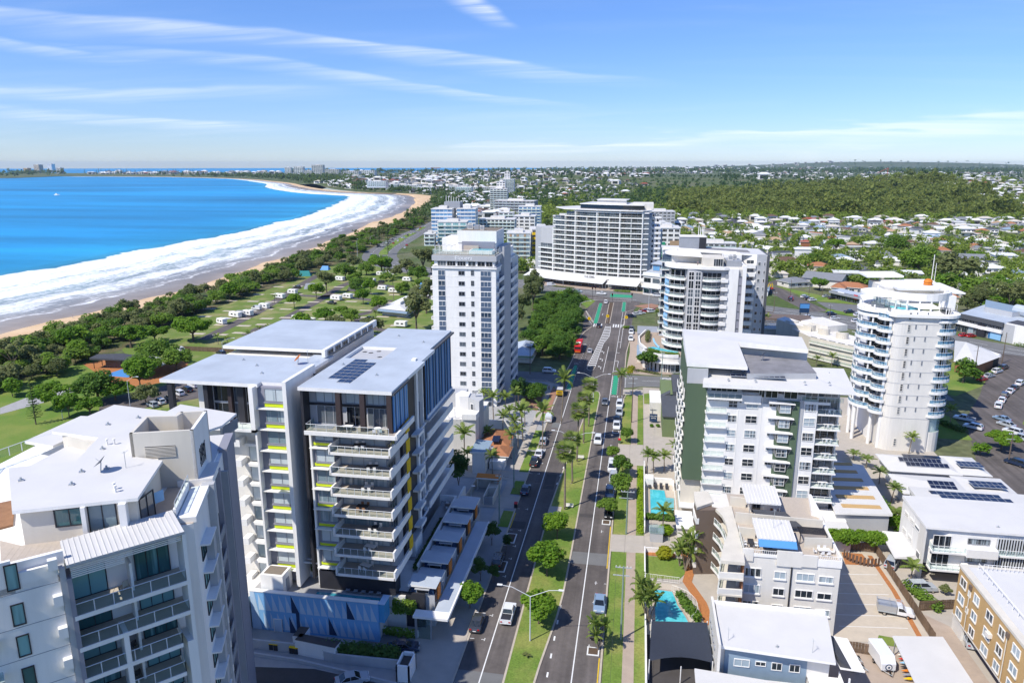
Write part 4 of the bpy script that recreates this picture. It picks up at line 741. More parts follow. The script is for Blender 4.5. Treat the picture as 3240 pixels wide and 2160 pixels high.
m.prism([bx(0,0),bx(6.0,0),bx(6.0,-.3),bx(0,-.3)],38,44,'cream');m.prism([bx(6,0),bx(6.0,-6.2),bx(5.7,-6.2),bx(5.7,0)],38,44,'white');m.prism([bx(0,0),bx(.3,0),bx(.3,-5.0),bx(0,-5.0)],38,44,'cream');m.prism([bx(0,-5.0),bx(3,-4.7),bx(3,-5.0),bx(0,-5.3)],38,44,'cream');m.prism([bx(3,-4.7),bx(3.3,-4.7),bx(3.6,-6.2),bx(3,-6.2)],38,44,'cream');m.prism([bx(3.3,-5.9),bx(6,-5.9),bx(6,-6.2),bx(3.3,-6.2)],38,44,'cream');m.prism([bx(.2,-.2),bx(5.8,-.2),bx(5.8,-6),bx(.2,-5)],38,41.8,'asphalt_roof');m.prism([bx(1.5,-3.8),bx(3.0,-3.8),bx(3.0,-4.2),bx(1.5,-4.2)],41.8,42.6,'yellow');part('plant_enclosure',m,B)
m=MB();P0=bx(1.3,.02);m.prism([bx(1.3,.02),bx(4.2,.02),bx(4.2,.0),bx(1.3,.0)],41.3,42.5,'charcoal')
for k in range(8):m.prism([bx(1.3,.09),bx(4.2,.09),bx(4.2,.01),bx(1.3,.01)],41.33+.145*k,41.40+.145*k,'cream')
part('louvre',m,B)
m=MB();P=[bx(6.02,-.8-.55*k)for k in range(5)]
for k in range(5):
 q=bx(6.03,-1.6-.5*k);m.tube([(q[0],q[1],39.4),(q[0]+.02,q[1],41.4+.2*math.sin(k))],.06,'charcoal',4)
q0,q1=bx(6.03,-1.4),bx(6.03,-3.8);m.tube([(*q0,39.8),(*q1,41.5)],.05,'charcoal',4);m.tube([(*q0,41.2),(*q1,39.7)],.05,'charcoal',4);part('wall_emblem',m,B)
vents(B,[(-55.5,54.6),(-50.2,54.6),(-51.4,57.3),(-49.6,58.4),(-58.0,69.4),(-56.1,72),(-52.5,66.5),(-53.5,62.8)],41.5);dish(B,-49.6,57.6,41.5,.75,'grey',3.5);aerial(B,-47.9,58.9,41.5,1.7)
m=MB()
for x,y in((-45.2,53.9),(-45.7,54.4),(-53.2,64.2),(-53.9,64.0)):m.cyl(x,y,41.5,42.0,.09,'white',7);m.cyl(x,y,42.0,42.15,.15,'white',7)
part('vent_pipe',m,B)
m=MB();m.prism([uv(OS,48.2,.2,-2.6),uv(OB,48.2,8.9,-.4),OR,uv(OR,AR,6.8,-.4),bx(5.9,.1),bx(3,.1),uv(OPH,25,9.4,-.4),uv(OPH,25,0,-.4),(-54,50),(-50,46)],38.0,38.05,'tile')
for k in range(26):a=uv(OPH,25,-.5+.5*k,-.3);b=uv(OPH,25,-.5+.5*k,4.6);m.tube([(*a,38.05),(*b,38.05)],.014,'beige',3,False)if k<20 else None
part('terrace_floor',m,B)
m=MB();m.obox(*OR,R(AR),.2,7.2,-1.4,.25,.55,'white');m.obox(*OR,R(AR),0.6,6.6,-1.75,-1.5,1.3,'white');o=part('parapet',m,B);o.location.z+=38.0
m=MB();m.obox(*OW,R(45),-3.0,.5,-.9,-.5,1.7,'white');o=part('parapet',m,B);o.location.z+=38
m=MB();rail(m,[uv(OR,AR,.8,-1.6),uv(OR,AR,7.0,-1.6)],1.9,'balustrade',38.0,1.6);part('terrace_balustrade',m,B);m=MB();rail(m,[(-68,61),(-66.6,68),(-64,72)],1.0,'balustrade',38.9,1.5);part('terrace_balustrade',m,B)
m=MB();rail(m,[(-62,55),(-66.5,59.5),(-68,62.5)],1.2,'balustrade',39.2,1.4);m.prism([(-62,54),(-57,50),(-55,52.5),(-59,57)],38.02,38.2,'deck')
for k in range(4):m.prism([(-60-.25*k,53.2+.2*k),(-56,49.6+.25*k),(-55.9,49.7+.25*k),(-59.9-.25*k,53.3+.2*k)],38.3,38.9,'deck')
part('timber_deck',m,B)
# right (street) facade
for k in range(12):
 z=33.45-2.93*k;m=MB();m.obox(*OR,R(AR),1.8,5.4,0,.9,.16,'white');o=part('awning',m,B);o.location.z+=z+1.25
 m=MB();m.obox(*OR,R(AR),4.2,5.3,.0,.75,2.9,'midgrey');o=part('side_fin',m,B);o.location.z+=z-1.65
 x,y=uv(OR,AR,2.0,.02);win(B,x,y,z-.4,R(AR),1.9,1.5,2,1,'glass_teal','charcoal')
 m=MB();m.obox(*OR,R(AR),8.3,11.8,-.1,.5,.22,'midgrey');m.obox(*OR,R(AR),8.3,11.8,.42,.5,1.1,'grey');o=part('balcony',m,B);o.location.z+=z-2.6
 x,y=uv(OR,AR,8.6,.0);win(B,x,y,z-2.3,R(AR),2.9,2.2,2,1,'glass_dark','charcoal',name='sliding_door')
 x,y=uv(OR,AR,15.3,.35);win(B,x,y,z-1.2,R(AR),1.3,1.7,1,1,'glass_dark','charcoal')
 if k<10:m=MB();m.obox(*uv(OR,AR,22.8),R(AR),.05,1.6,-3,-1.0,.2,'white');m.obox(*uv(OR,AR,22.8),R(AR),1.55,1.6,-3,-1.0,1.1,'balustrade');o=part('balcony',m,B);o.location.z+=z-3.4
 acunit(B,*uv(OR,AR,7.6,.3),z-2.2,.8)
m=MB();m.obox(*OR,R(AR),7.2,8.0,-.5,.7,38.6,'midgrey');m.obox(*OR,R(AR),12.0,12.6,-.5,.5,38.2,'lilac');m.obox(*OR,R(AR),14.2,14.6,0,.9,37.0,'grey');m.obox(*OR,R(AR),17.4,22.8,-.5,.5,38.4,'lilac');part('facade_pier',m,B)
m=MB();m.prism([(-61.2,84.0),(-61.2,87.2),(-51.6,85.0),(-51,80.4),(-53,76),(-60,78)],37.6,37.9,'white','white_roof');m.prism([uv(OR,AR,8.5,-3),uv(OR,AR,13,-3.2),uv(OR,AR,13,.4),uv(OR,AR,8.5,.4)],38,38.7,'white','white_roof');m.prism([uv(OR,AR,14,-4),uv(OR,AR,22.8,-4),uv(OR,AR,22.8,-.4),uv(OR,AR,14,-.4)],38,38.25,'white','white_roof')
for x,y in((-51.4,80.8),(-52,84.6)):m.cyl(x,y,34,37.6,.12,'midgrey',6)
part('rear_roof',m,B)
for k in range(8):m=MB();m.box(-51.35,-51.2,80.9,84.5,36.1+.18*k,36.2+.18*k,'grey');part('slat',m,B)
# == green and white apartment block right of the road
B=thing('apartment_block','white and dark green apartment block with solar panels on its white roof','apartment block',(26,141,0))
m=MB();m.box(14.3,34.9,141.02,158,0,27.3,'midgrey');m.box(34.9,39.4,143.6,158,0,28,'midgrey');m.box(10.5,14.3,141.0,165,8.5,31.5,'green');m.box(10.4,14.2,142,165,0,8.5,'cream');m.box(10.38,14.28,140.97,141.2,28.6,31.6,'midgrey');m.box(14.3,36,158,166,0,32,'offwhite');m.box(14.4,20.8,141.2,144,26.8,29.2,'midgrey')
for x,h in((20.3,24.6),(24.6,25.0)):m.box(x,x+.14,140.75,141.1,0,h+1.5,'white')
m.box(20.4,27.5,140.8,141.1,0,25.2,'white');m.box(31.5,32.3,140.7,141.1,0,26.3,'midgrey');m.box(14.3,20.3,140.85,141.05,0,25.4,'white');m.box(32.3,34.9,140.85,141.05,0,26.2,'white');part('wall',m,B)
m=MB();m.box(30.2,31.5,140.4,141.1,0,26,'green');m.box(27.4,30.2,140.6,141.1,0,26,'green');part('green_panel',m,B)
m=MB();m.prism([(13.2,138.6,29.5),(40.6,138.2,28.9),(41.3,150.2,30.4),(30.6,150.2,30.4),(30.3,147.9,30.3),(14.4,147.7,30.7)],28.6,29.3,'white','white_roof');part('roof',m,B)
m=MB();m.prism([(10.3,142.2,32.4),(21.6,141.4,32.2),(21.5,157,33.6),(10.6,161.5,33.8)],31.6,32.1,'white','white_roof');m.prism([(21.5,157,33.6),(35.0,153.6,33.2),(35.4,162,33.9),(10.6,166,33.9),(10.6,161.5,33.8)],32.4,33,'white','white_roof');m.prism([(21.6,141.4),(34.8,144),(34.9,153.6),(21.5,157)],29,30.9,'midgrey','asphalt_roof');part('rear_roof',m,B)
dish(B,26,152,30.9,.9,'grey',2.6);vents(B,[(18,140),(23,140.2),(32,140.5),(36.5,141),(34,146),(38,147.6),(18,150),(19,153),(13,157)],29.9)
solar(B,18.6,141.6,30.2,10,1,0,.98,1.2,.08);solar(B,19.0,144.2,30.5,10,1,0,.98,1.2,.08)
FZ=[23.25-2.98*k for k in range(7)]
for k,z in enumerate(FZ):
 b=part('balcony',MB().box(14.2,18.2,140.0,142.6,z-.25,z,'white').box(14.1,14.35,139.9,142.6,z-.3,z+.1,'white'),B)
 m=MB();rail(m,[(14.25,142.4),(14.25,140.05),(18.1,140.05)],1.05,'balustrade',z,1.3,'white');part('balustrade',m,b)
 win(B,14.8,140.98,z+.05,0,3.2,2.3,3,1,'glass_dark','white',name='sliding_door');put('window',wmesh(1.6,1.35,2,2,'glass','white'),B,18.5,140.84,z+.95);put('window',wmesh(2.1,1.45,2,2,'glass','white'),B,21.8,140.78,z+.95)
 put('window',wmesh(1.25,1.1,2,2,'glass','white'),B,26.0,140.78,z+1.5);put('window',wmesh(1.95,1.5,2,2,'glass','white'),B,27.9,140.2,z+.55)
 m=MB();m.box(27.8,29.9,140.25,140.7,z+.5,z+2.1,'green');m.prism([(25.8,139.9,z+2.75),(30.6,139.7,z+2.45),(30.6,140.7,z+2.55),(25.8,140.8,z+2.85)],z+2.35,z+2.4,'white');m.add([(30.1,140.6,z+2.35),(30.6,139.7,z+2.35),(30.1,140.6,z+.6)],[(0,1,2),(2,1,0)],'grey');m.add([(26.9,140.7,z+2.3),(27.6,139.9,z+2.3),(27.8,140.2,z+.5)],[(0,1,2),(2,1,0)],'midgrey');part('window_hood',m,B)
 put('window',wmesh(2.0,1.6,2,2,'glass','white'),B,32.55,140.82,z+.95)
 b=part('balcony',MB().box(34.9,39.4,141.0,143.7,z+.1,z+.38,'white').box(39.2,39.4,143,143.6,z-.2,z+2.9,'white'),B)
 m=MB();rail(m,[(35,141.1),(39.3,141.1),(39.3,143.5)],1.0,'balustrade',z+.38,1.3,'white');part('balustrade',m,b);win(B,35.1,143.58,z+.4,0,4.0,2.3,3,1,'glass_dark','white',name='sliding_door')
 for j in range(4):win(B,10.35,161-4.6*j,z+1,-HP,2.2,1.5,2,1,'glass_dark','white');put('balcony',WM.setdefault('b7l',MB().box(-.8,0,-2.4,0,0,.3,'white').box(-.8,-.7,-2.4,0,.3,1.1,'white').mesh('balcony')),B,10.4,158.6-4.6*j,z-.1)
b=part('balcony',MB().box(14.2,20.8,139.6,141.2,25.95,26.25,'white').box(20.8,24.4,140.3,141.2,25.2,26.9,'white').box(32.2,37,140.7,141,25.6,26.1,'white'),B)
m=MB();rail(m,[(14.3,141),(14.3,139.7),(20.7,139.7)],1.0,'balustrade',26.25,1.4,'white');part('balustrade',m,b);m=MB();rail(m,[(31.8,140.8),(39.3,140.8)],1.0,'balustrade',26.1,1.4);part('balustrade',m,b)
for x,W_ in((15,5),(24,1),(25.2,2.2),(28.6,2.4),(32.5,2.2)):win(B,x,140.95 if x>20 else 141.15,26.5,0,W_,2.0,max(2,int(W_)),1,'glass_dark','white')
win(B,35.4,143.5,26.4,0,3.6,2.2,3,1,'glass_dark','white')
m=MB();m.box(34.6,41.5,138,143,0,3.4,'white');m.box(15,35,138.5,141,0,4.2,'white');part('podium_wall',m,B)
# == round white tower
B=thing('round_tower','round-cornered white tower with curved blue-glass balconies and a rooftop pool ring','apartment tower',(68,192,0))
def rr(x0,x1,y0,y1,r):return arcpts(x0+r,y0+r,r,180,270,6)+arcpts(x1-r*.3,y0+r*.3,r*.3,270,360,3)+[(x1,y1),(x0,y1)]
m=MB();m.prism(rr(61.6,73.0,187,203,2.6),0,34.3,'offwhite');m.prism(arcpts(73.2,190.4,3.0,0,360,20)[:-1],0,5.2,'offwhite');m.prism(arcpts(73.2,190.4,2.3,0,360,20)[:-1],5.2,34,'white')
m.box(61,75,195,214,0,34.2,'white');part('wall',m,B)
m=MB();m.prism(arcpts(73.2,190.4,2.9,200,370,14),5.2,9.0,'bal_pale');part('lobby_glass',m,B)
m=MB()
for k in range(9):
 z=8.6+2.98*k;m.prism(rr(61.57,72.9,186.95,200,2.6),z,z+.1,'midgrey',bottom=False)
part('floor_line',m,B)
FL=[9.5+2.98*k for k in range(9)]
for k,z in enumerate(FL):
 m=MB();m.prism(arcpts(73.0,190.6,4.0,-110,80,14),z-.35,z+.35,'white');b=part('balcony',m,B)
 m=MB();rail(m,arcpts(73.0,190.6,3.9,-105,70,10),.95,'bal_blue',z+.3,1.5,'white');part('balustrade',m,b)
 m=MB()
 for j in range(9):a=R(-85+17*j);m.box(73.2+2.32*math.cos(a)-.08,73.2+2.32*math.cos(a)+.08,190.4+2.32*math.sin(a)-.08,190.4+2.32*math.sin(a)+.08,z+.4,z+2.9,'white')
 m.prism(arcpts(73.2,190.4,2.31,-88,80,12)+[(73.2,190.4)],z+.4,z+2.55,'glass_dark');part('glazing',m,b)
 m=MB();m.prism(arcpts(61.4,196.5,5.4,120,262,14)+[(62,192)],z-.35,z+.35,'white');m.prism(arcpts(61.6,190.3,2.6,140,275,10)+[(63,190)],z-.4,z+.3,'white');b=part('balcony',m,B)
 m=MB();rail(m,arcpts(61.4,196.5,5.3,130,248,10),.95,'bal_blue',z+.3,1.7,'white');part('balustrade',m,b);m=MB();rail(m,arcpts(61.6,190.3,2.5,170,268,6),.95,'bal_blue',z+.3,1.4,'white');part('balustrade',m,b)
 m=MB()
 for a in(150,195,235):x,y=61.4+4.9*math.cos(R(a)),196.5+4.9*math.sin(R(a));m.cyl(x,y,z+.3,z+2.7,.22,'white',8)
 m.prism(arcpts(61.6,196.5,2.6,120,262,10)+[(62.5,195)],z+.4,z+2.6,'glass_dark');m.box(61.4,61.62,188.6,191.6,z+.3,z+2.5,'glass_dark');m.box(61.2,61.7,188.2,188.6,z+.3,z+2.6,'white');part('glazing',m,b)
 for q,(x,W_,h)in enumerate(((64.9,.62,1.75),(66.6,.22,1.0),(69.0,.22,1.0))):win(B,x,186.98,z+1.05 if q else z+.2,0,W_,h,1,4 if q==0 else 1,'glass_dark','offwhite' if q==0 else 'grey',.1)
win(B,65.0,186.98,1.4,0,.6,1.8,1,3,'glass_dark','offwhite',.1)
m=MB()
for x,y in((57.2,194.4),(58.2,197.5),(60.3,191.2),(61.8,188.6),(57.4,199)):m.cyl(x,y,0,9.4,.42,'white',10)
part('column',m,B)
m=MB();m.prism(arcpts(61.4,196.5,5.6,120,262,14)+arcpts(62.6,188.4,2.0,190,270,5)+arcpts(73.0,190.6,4.4,-95,60,12)+[(76,214),(61,214)],34.2,34.9,'white');part('roof_slab',m,B)
m=MB();m.prism(arcpts(63,200,5.8,100,268,14)+[(66,196)],37.6,38.3,'white');
P=arcpts(69.5,199.5,8.2,150,395,26)
for a,b in zip(P,P[1:]):
 d=Vector((b[0]-a[0],b[1]-a[1],0)).normalized();nn=Vector((-d.y,d.x))*.25;m.prism([(a[0]+nn.x,a[1]+nn.y),(a[0]-nn.x,a[1]-nn.y),(b[0]-nn.x,b[1]-nn.y),(b[0]+nn.x,b[1]+nn.y)],37.4,39.2,'white')
for k in range(0,24,2):m.cyl(*P[k],34.9,37.4,.22,'white',8)
m.prism([(66,200),(78,201),(80,218),(66,216)],38.6,39.1,'white');m.prism([(70,207),(84,205),(84,222),(70,224)],37.2,37.6,'white');m.prism([(62,213),(72,215),(72,224),(62,222)],39.8,40.3,'white');m.box(75.3,77.6,194,198,34.9,38.4,'white');m.box(64,78,204,218,34.9,38.6,'offwhite');part('roof_crown',m,B)
m=MB();m.prism(arcpts(67,197,4.0,180,300,8)+[(68,197)],34.95,35.3,'pool');m.prism(arcpts(71,196.6,4.5,230,330,8),34.95,35.0,'grass');part('roof_pool',m,B)
m=MB();rail(m,arcpts(66.4,198,6.6,175,262,8),1.7,'bal_pale',35.6,1.6,'white');part('roof_balustrade',m,B);m=MB();rail(m,[(77.8,193.4),(77.4,199),(76.8,203)],1.5,None,34.9,1.0,'white');part('roof_balustrade',m,B)
m=MB();m.dome(75.4,207,39.2,1.1,1.1,1.5,'orange');m.dome(75.4,207,39.9,1.15,1.15,.9,'orange');part('roof_dome',m,B)
m=MB();m.tube([(76.5,208,39),(76.5,208,47)],.09,'white',5);m.tube([(73.5,198,39),(73.5,198,46)],.07,'white',5);part('mast',m,B)
# == curved-balcony tower and the slab behind it
B=thing('balcony_tower','white tower with stacked curved balconies and grey mullions beside the white pool podium','apartment tower',(24,256,0))
m=MB();m.prism(arcpts(17,266,5.2,150,262,8)+[(17,256.6),(36.2,256.6),(36.2,274),(14,274)],0,35.2,'midgrey');m.box(17,21.9,256,257,0,35,'midgrey');m.box(30.5,33.8,255.6,257,0,35.6,'white');m.box(33.8,35.1,255.9,257,0,33,'lilac');m.box(35.1,36.3,255.5,272,0,36.6,'white');m.box(14,36,257,274,35.2,35.9,'offwhite');part('wall',m,B)
m=MB();m.prism(arcpts(17,264,7.6,150,262,10)+[(22,255.2),(29,255.0),(30.5,255.4),(30.5,256),(22,258),(17,262)],35.2,36.1,'white');m.prism(arcpts(17,272,7.5,140,262,10)+[(22,262),(22,276),(14,278)],38.6,39.2,'white');part('roof_slab',m,B)
m=MB();m.box(22,28.8,258,268,35.9,38.9,'cream');m.box(12,22,268,276,35.9,38.6,'offwhite');m.box(30,35,259,268,35.9,37.9,'grey');m.box(30,36,268,276,35.9,39,'white');part('plant_room',m,B);win(B,25.6,257.98,36.1,0,3.0,2.5,4,1,'glass_dark','white')
for x,y in((31.5,262),(33,264),(29.5,266)):acunit(B,x,y,37.9 if x>30 else 35.9,1.6)
for k in range(11):
 z=31.4-2.98*k
 if z<0:break
 m=MB();m.prism(arcpts(17,264,7.4,150,265,10)+[(17,259)],z-.3,z+.25,'white');m.prism([(22,255.7)]+arcpts(25.2,256.8,3.3,200,340,8,2.6)+[(28.6,255.8),(28.6,257),(22,257)],z-.3,z+.25,'white');b=part('balcony',m,B)
 m=MB();rail(m,arcpts(17,264,7.2,170,262,8),1.0,'bal_pale',z+.25,2.0,'white');rail(m,arcpts(25.2,256.8,3.2,205,335,6,2.5),1.0,'bal_pale',z+.25,1.6,'white');part('balustrade',m,b)
 m=MB();m.prism(arcpts(17,265.6,5.6,155,258,8)+[(17,260.5)],z+.3,z+2.7,'glass_dark')
 for a in(175,200,225,250):q=R(a);x,y=17+5.65*math.cos(q),265.6+5.65*math.sin(q);m.box(x-.1,x+.1,y-.1,y+.1,z+.3,z+2.7,'white')
 part('glazing',m,b)
 for x in(17.45,19.75):win(B,x,255.98,z+.1,0,1.75,2.75,2,2 if k%2==0 or x>18 else 1,'glass_dark','white',.16)
 win(B,22.1,256.58,z+.3,0,6.2,2.4,4,1,'glass_dark','midgrey',.14,name='sliding_door')
 m=MB();m.box(28.2,30.5,255.2,256.6,z-.5,z+.75,'white');m.box(29.6,30.5,255.5,256.7,z+.8,z+2.3,'grey');part('balcony_box',m,B);win(B,34.0,255.88,z+1.4,0,.9,.35,1,1,'glass_dark','grey')
m=MB()
for z in np.arange(14,31,1.0):m.add([(9.9+.2*math.sin(z),262.6,z),(11.2+.2*math.sin(z),260.6,z),(11.2+.2*math.sin(z+1),260.6,z+1.02),(9.9+.2*math.sin(z+1),262.6,z+1.02)],[(0,1,2,3)],'skyblue')
part('blue_mural',m,B)
S=thing('apartment_slab','long white apartment slab with a charcoal end wall behind the curved-balcony tower','apartment block',(28,276,0))
m=MB();m.prism([(9.5,287),(36.0,276),(41.5,270),(44.9,270),(44.9,290),(9.5,297)],0,38.4,'white');m.box(44.9,45.8,269.6,291,0,38.8,'darkgrey');m.prism([(13.8,284.6),(35,275.2),(35,276),(14,286)],34,39.2,'white');m.box(41.5,44.9,269.9,270.2,0,39,'midgrey');part('wall',m,S)
m=MB();m.prism([(9,284),(40,271.5),(45,269.8),(45,291),(9,298)],38.4,38.8,'white','white_roof');m.prism([(22,284),(40,277),(40,284),(22,291)],38.85,39.0,'asphalt_roof');m.prism([(9.4,283),(14.5,281.5),(14.5,286),(9.4,287)],38.6,39.3,'white');part('roof',m,S)
m=MB();m.box(15.6,22.6,286,294,38.8,43.2,'grey');m.box(22.6,25.2,286,294,38.8,43.2,'charcoal');m.box(15.4,25.4,285.8,294.2,43.2,43.4,'offwhite');part('plant_room',m,S)
m=MB()
for x in(22.5,23.2,23.9,24.4):m.tube([(x,290,43.4),(x,290,46+rnd.random()*1.6)],.14,'white',5)
part('antenna',m,S)
for k in range(12):
 z=34.2-2.95*k;m=MB();m.box(37.8,41.2,269.4,271.5,z-.1,z+1.3,'white');part('balcony',m,S);win(S,38.2,270.9,z+1.35,0,2.6,1.3,2,1,'glass_dark','white');win(S,42.0,269.88,z+.9,0,.9,1.2,1,1,'glass_dark','white');win(S,44.0,269.88,z+.9,0,.5,1.2,1,1,'glass_dark','white')
 m=MB();m.box(8.6,13.5,283,288,z-.4,z-.1,'white');m.box(9.3,13.4,284.4,288,z-.1,z+2.5,'glass_navy');part('balcony',m,S)
 m=MB();rail(m,[(8.7,287.5),(8.7,283.1),(13.4,283.1)],1.0,'bal_pale',z-.1,1.6,'charcoal');part('balustrade',m,S)
for x in(16.5,20.5,24,27):win(S,x,283.6-.45*(x-16.5),36,R(-24),1.8,1.3,3,1,'glass_dark','white')
# pool podium of the curved tower
P=thing('pool_podium','curved white podium with a turquoise pool and hedges below the curved-balcony tower','podium',(9,254,0))
PO=[(4.2,288)]+[(1.6,276),(2.0,266),(4.4,258)]+arcpts(12.5,259.5,10.0,200,285,9)+[(20,252),(20,256),(16,262),(14,288)]
m=MB();m.prism(PO,0,5.6,'offwhite','conc_pink');part('podium_wall',m,P)
m=MB()
for a,b in zip(PO[:14],PO[1:14]):
 d=Vector((b[0]-a[0],b[1]-a[1]));L=d.length;d/=L;nn=Vector((-d.y,d.x))*.2;m.prism([(a[0]+nn.x,a[1]+nn.y),(a[0]-nn.x,a[1]-nn.y),(b[0]-nn.x,b[1]-nn.y),(b[0]+nn.x,b[1]+nn.y)],5.4,6.5,'white')
m.prism(arcpts(12.5,259.5,11.4,205,285,9)+[(15,250),(12,252),(6,257)],3.4,3.8,'white');part('parapet',m,P)
m=MB();m.prism([(5.0,262),(9,258.4),(15,256),(15.6,257.4),(10,261),(7,263.2)],5.62,5.75,'pool');part('pool_water',m,P)
for k in range(9):a=R(208+9*k);win(P,12.5+9.95*math.cos(a),259.5+9.95*math.sin(a),.3,a+HP,1.4,2.7,1,1,'glass_dark','white')
m=MB();m.prism(arcpts(13,268,3.4,180,290,8)+[(14,268)],7.6,8.0,'white');m.prism(arcpts(13,268,2.8,180,290,8)+[(14,268)],5.6,7.6,'glass_dark');m.tube([(9,262.6,5.7),(8.2,263.6,6.1),(7.2,264.4,7.2),(6.8,265.6,8.2)],.35,'skyblue',6);part('pool_slide',m,P)
m=MB()
for x,y,r in((10.2,273,1.6),(11.2,278,1.5)):m.cyl(x,y,5.6,8,.06,'grey',5);m.cyl(x,y,8,8.7,r,'grey',10,.05)
part('parasol',m,P)
m=MB();m.box(1.0,2.9,258,275,3.0,3.4,'roof_blue');m.prism(arcpts(3.6,255.6,2.4,0,360,14)[:-1],4.0,4.25,'roof_blue');m.box(1.3,4.6,262,276,0,3.0,'offwhite');part('shop_awning',m,P)
W_=thing('garage_wall','low grey concrete car park building with a ribbon window beside the parked cars','building',(6,292,0))
m=MB();m.box(1.2,14,290,304,0,4.2,'midgrey');m.box(1.0,14.2,289.8,304,4.2,4.5,'grey');part('wall',m,W_);win(W_,4.2,289.95,1.9,0,7.5,1.0,5,1,'glass_dark','grey')
# == the long curved resort block beyond the junction
B=thing('resort_block','wide curved white resort block with thirteen rows of balconies behind the junction','apartment block',(-28,448,0))
CV=[(-62,464),(-52,457),(-44.5,452.5),(-37.8,449),(-31,445.3),(-24.5,442),(-17.5,439.2),(-11,437),(-4.5,435.6),(2,434.6)]
def off(P,d):
 o=[]
 for i in range(len(P)):
  a,b=Vector(P[max(i-1,0)]),Vector(P[min(i+1,len(P)-1)]);t=(b-a).normalized();o.append((P[i][0]+t.y*d,P[i][1]-t.x*d))
 return o
BK=[(14,452),(14,470),(-50,486),(-66,476)]
lev=lambda i:CV[i:]
m=MB();m.prism(off(CV,-1.6)[0:]+BK,0,31,'midgrey');m.prism(off(CV,-1.7)[2:]+[(8,452),(10,468),(-42,484)],31,40.5,'midgrey');m.prism(off(CV,-1.8)[3:]+[(4,452),(6,466),(-30,478)],40.5,43.6,'midgrey');m.box(2,12.5,440,466,0,34,'white');m.box(1.5,7,437,452,0,40,'midgrey');part('wall',m,B)
for k in range(14):
 z=4.0+2.96*k;i0=0 if z<21 else(1 if z<30.5 else 1 if z<37.5 else(2 if z<41 else 3));C=CV[i0:]
 m=MB();m.prism(off(C,.8)+off(C,-1.6)[::-1],z-.24,z+.26,'white');m.prism([(1.2,434.2),(5.6,434.6),(5.6,440),(2,440)],z-.32,z+.32,'white');b=part('balcony',m,B)
 if k==13:continue
 m=MB();rail(m,off(C,.7),1.0,'balustrade',z+.3,2.2,'white');part('balustrade',m,b);m=MB();rail(m,[(2,434.3),(5.5,434.8),(5.5,440)],1.0,'balustrade',z+.3,2.0,'white');part('balustrade',m,b)
 C2=off(C,-1.58)
 for a,c in zip(C2,C2[1:]):
  L=math.dist(a,c);an=math.atan2(c[1]-a[1],c[0]-a[0]);nb=2
  for j in range(nb):f=j/nb;win(B,a[0]+(c[0]-a[0])*f,a[1]+(c[1]-a[1])*f,z+.32,an,L/nb-.25,2.4,3,1,'glass_dark','grey',.08,name='sliding_door')
 win(B,12.55,444,z+.6,HP,3,1.6,2,1,'glass_dark','white');win(B,7.5,439.9,z+.8,0,1.2,1.4,1,1,'glass_dark','white');win(B,10,439.9,z+.8,0,1.2,1.4,1,1,'glass_dark','white')
 m=MB();m.box(8.9,12.7,438.6,440,z-.2,z+.9,'white');part('balcony_box',m,B)
m=MB()
for i in(1,3,5,7,9):p,q=off(CV,.75)[i],off(CV,-1.6)[i];hh=43.5 if i>2 else 32;m.prism([(p[0]-.3,p[1]),(p[0]+.3,p[1]),(q[0]+.3,q[1]),(q[0]-.3,q[1])],3,hh,'white')
for i in(2,4,6,8):p,q=off(CV,.3)[i],off(CV,-1.6)[i];m.prism([(p[0]-.18,p[1]),(p[0]+.18,p[1]),(q[0]+.18,q[1]),(q[0]-.18,q[1])],3,40,'white')
part('dividing_fin',m,B)
m=MB();m.prism(off(CV,1.6)[2:]+[(7,440),(7,470),(-40,482),(-52,468)],43.4,43.9,'white','white_roof');m.prism(off(CV,-5)[3:]+[(0,446),(0,464),(-28,474)],43.9,46.5,'glass_dark');m.prism(off(CV,-4)[3:]+[(2,445),(2,466),(-30,476)],46.5,46.9,'white','white_roof');m.prism(off(CV,-12)[4:8]+[(-8,462),(-22,470)],46.9,48.9,'offwhite');m.prism(off(CV,-11)[4:8]+[(-6,464),(-24,472)],48.9,49.2,'white','white_roof');m.box(-4,8,446,462,43.9,47.5,'offwhite');part('roof',m,B)
for s_,z in(('THE SEBEL',43.2),):letters(B,s_,-2.6,434.2,z,R(-8),1.5,'text_dark',1.1)
P=thing('shop_podium','low white curved shopfront podium with sail awnings below the resort block','shops',(-30,430,0))
PC=[(-66,452),(-52,443),(-40,436),(-28,430.5),(-16,426),(-4,422),(6,419)]
m=MB();m.prism(PC+[(8,434),(-64,466)],0,5.0,'offwhite','white_roof');m.prism(off(PC,.3)+off(PC,-.5)[::-1],5.0,6.6,'white');part('podium_wall',m,P)
for a,b in zip(off(PC,.1),off(PC,.1)[1:]):
 L=math.dist(a,b);an=math.atan2(b[1]-a[1],b[0]-a[0])
 for j in range(3):win(P,a[0]+(b[0]-a[0])*j/3,a[1]+(b[1]-a[1])*j/3,.2,an,L/3-.3,2.8,2,1,'glass_dark','grey',name='shop_window')
letters(P,'THE SEBEL',-27.5,429.6,5.3,R(-21),1.5,'text_dark')
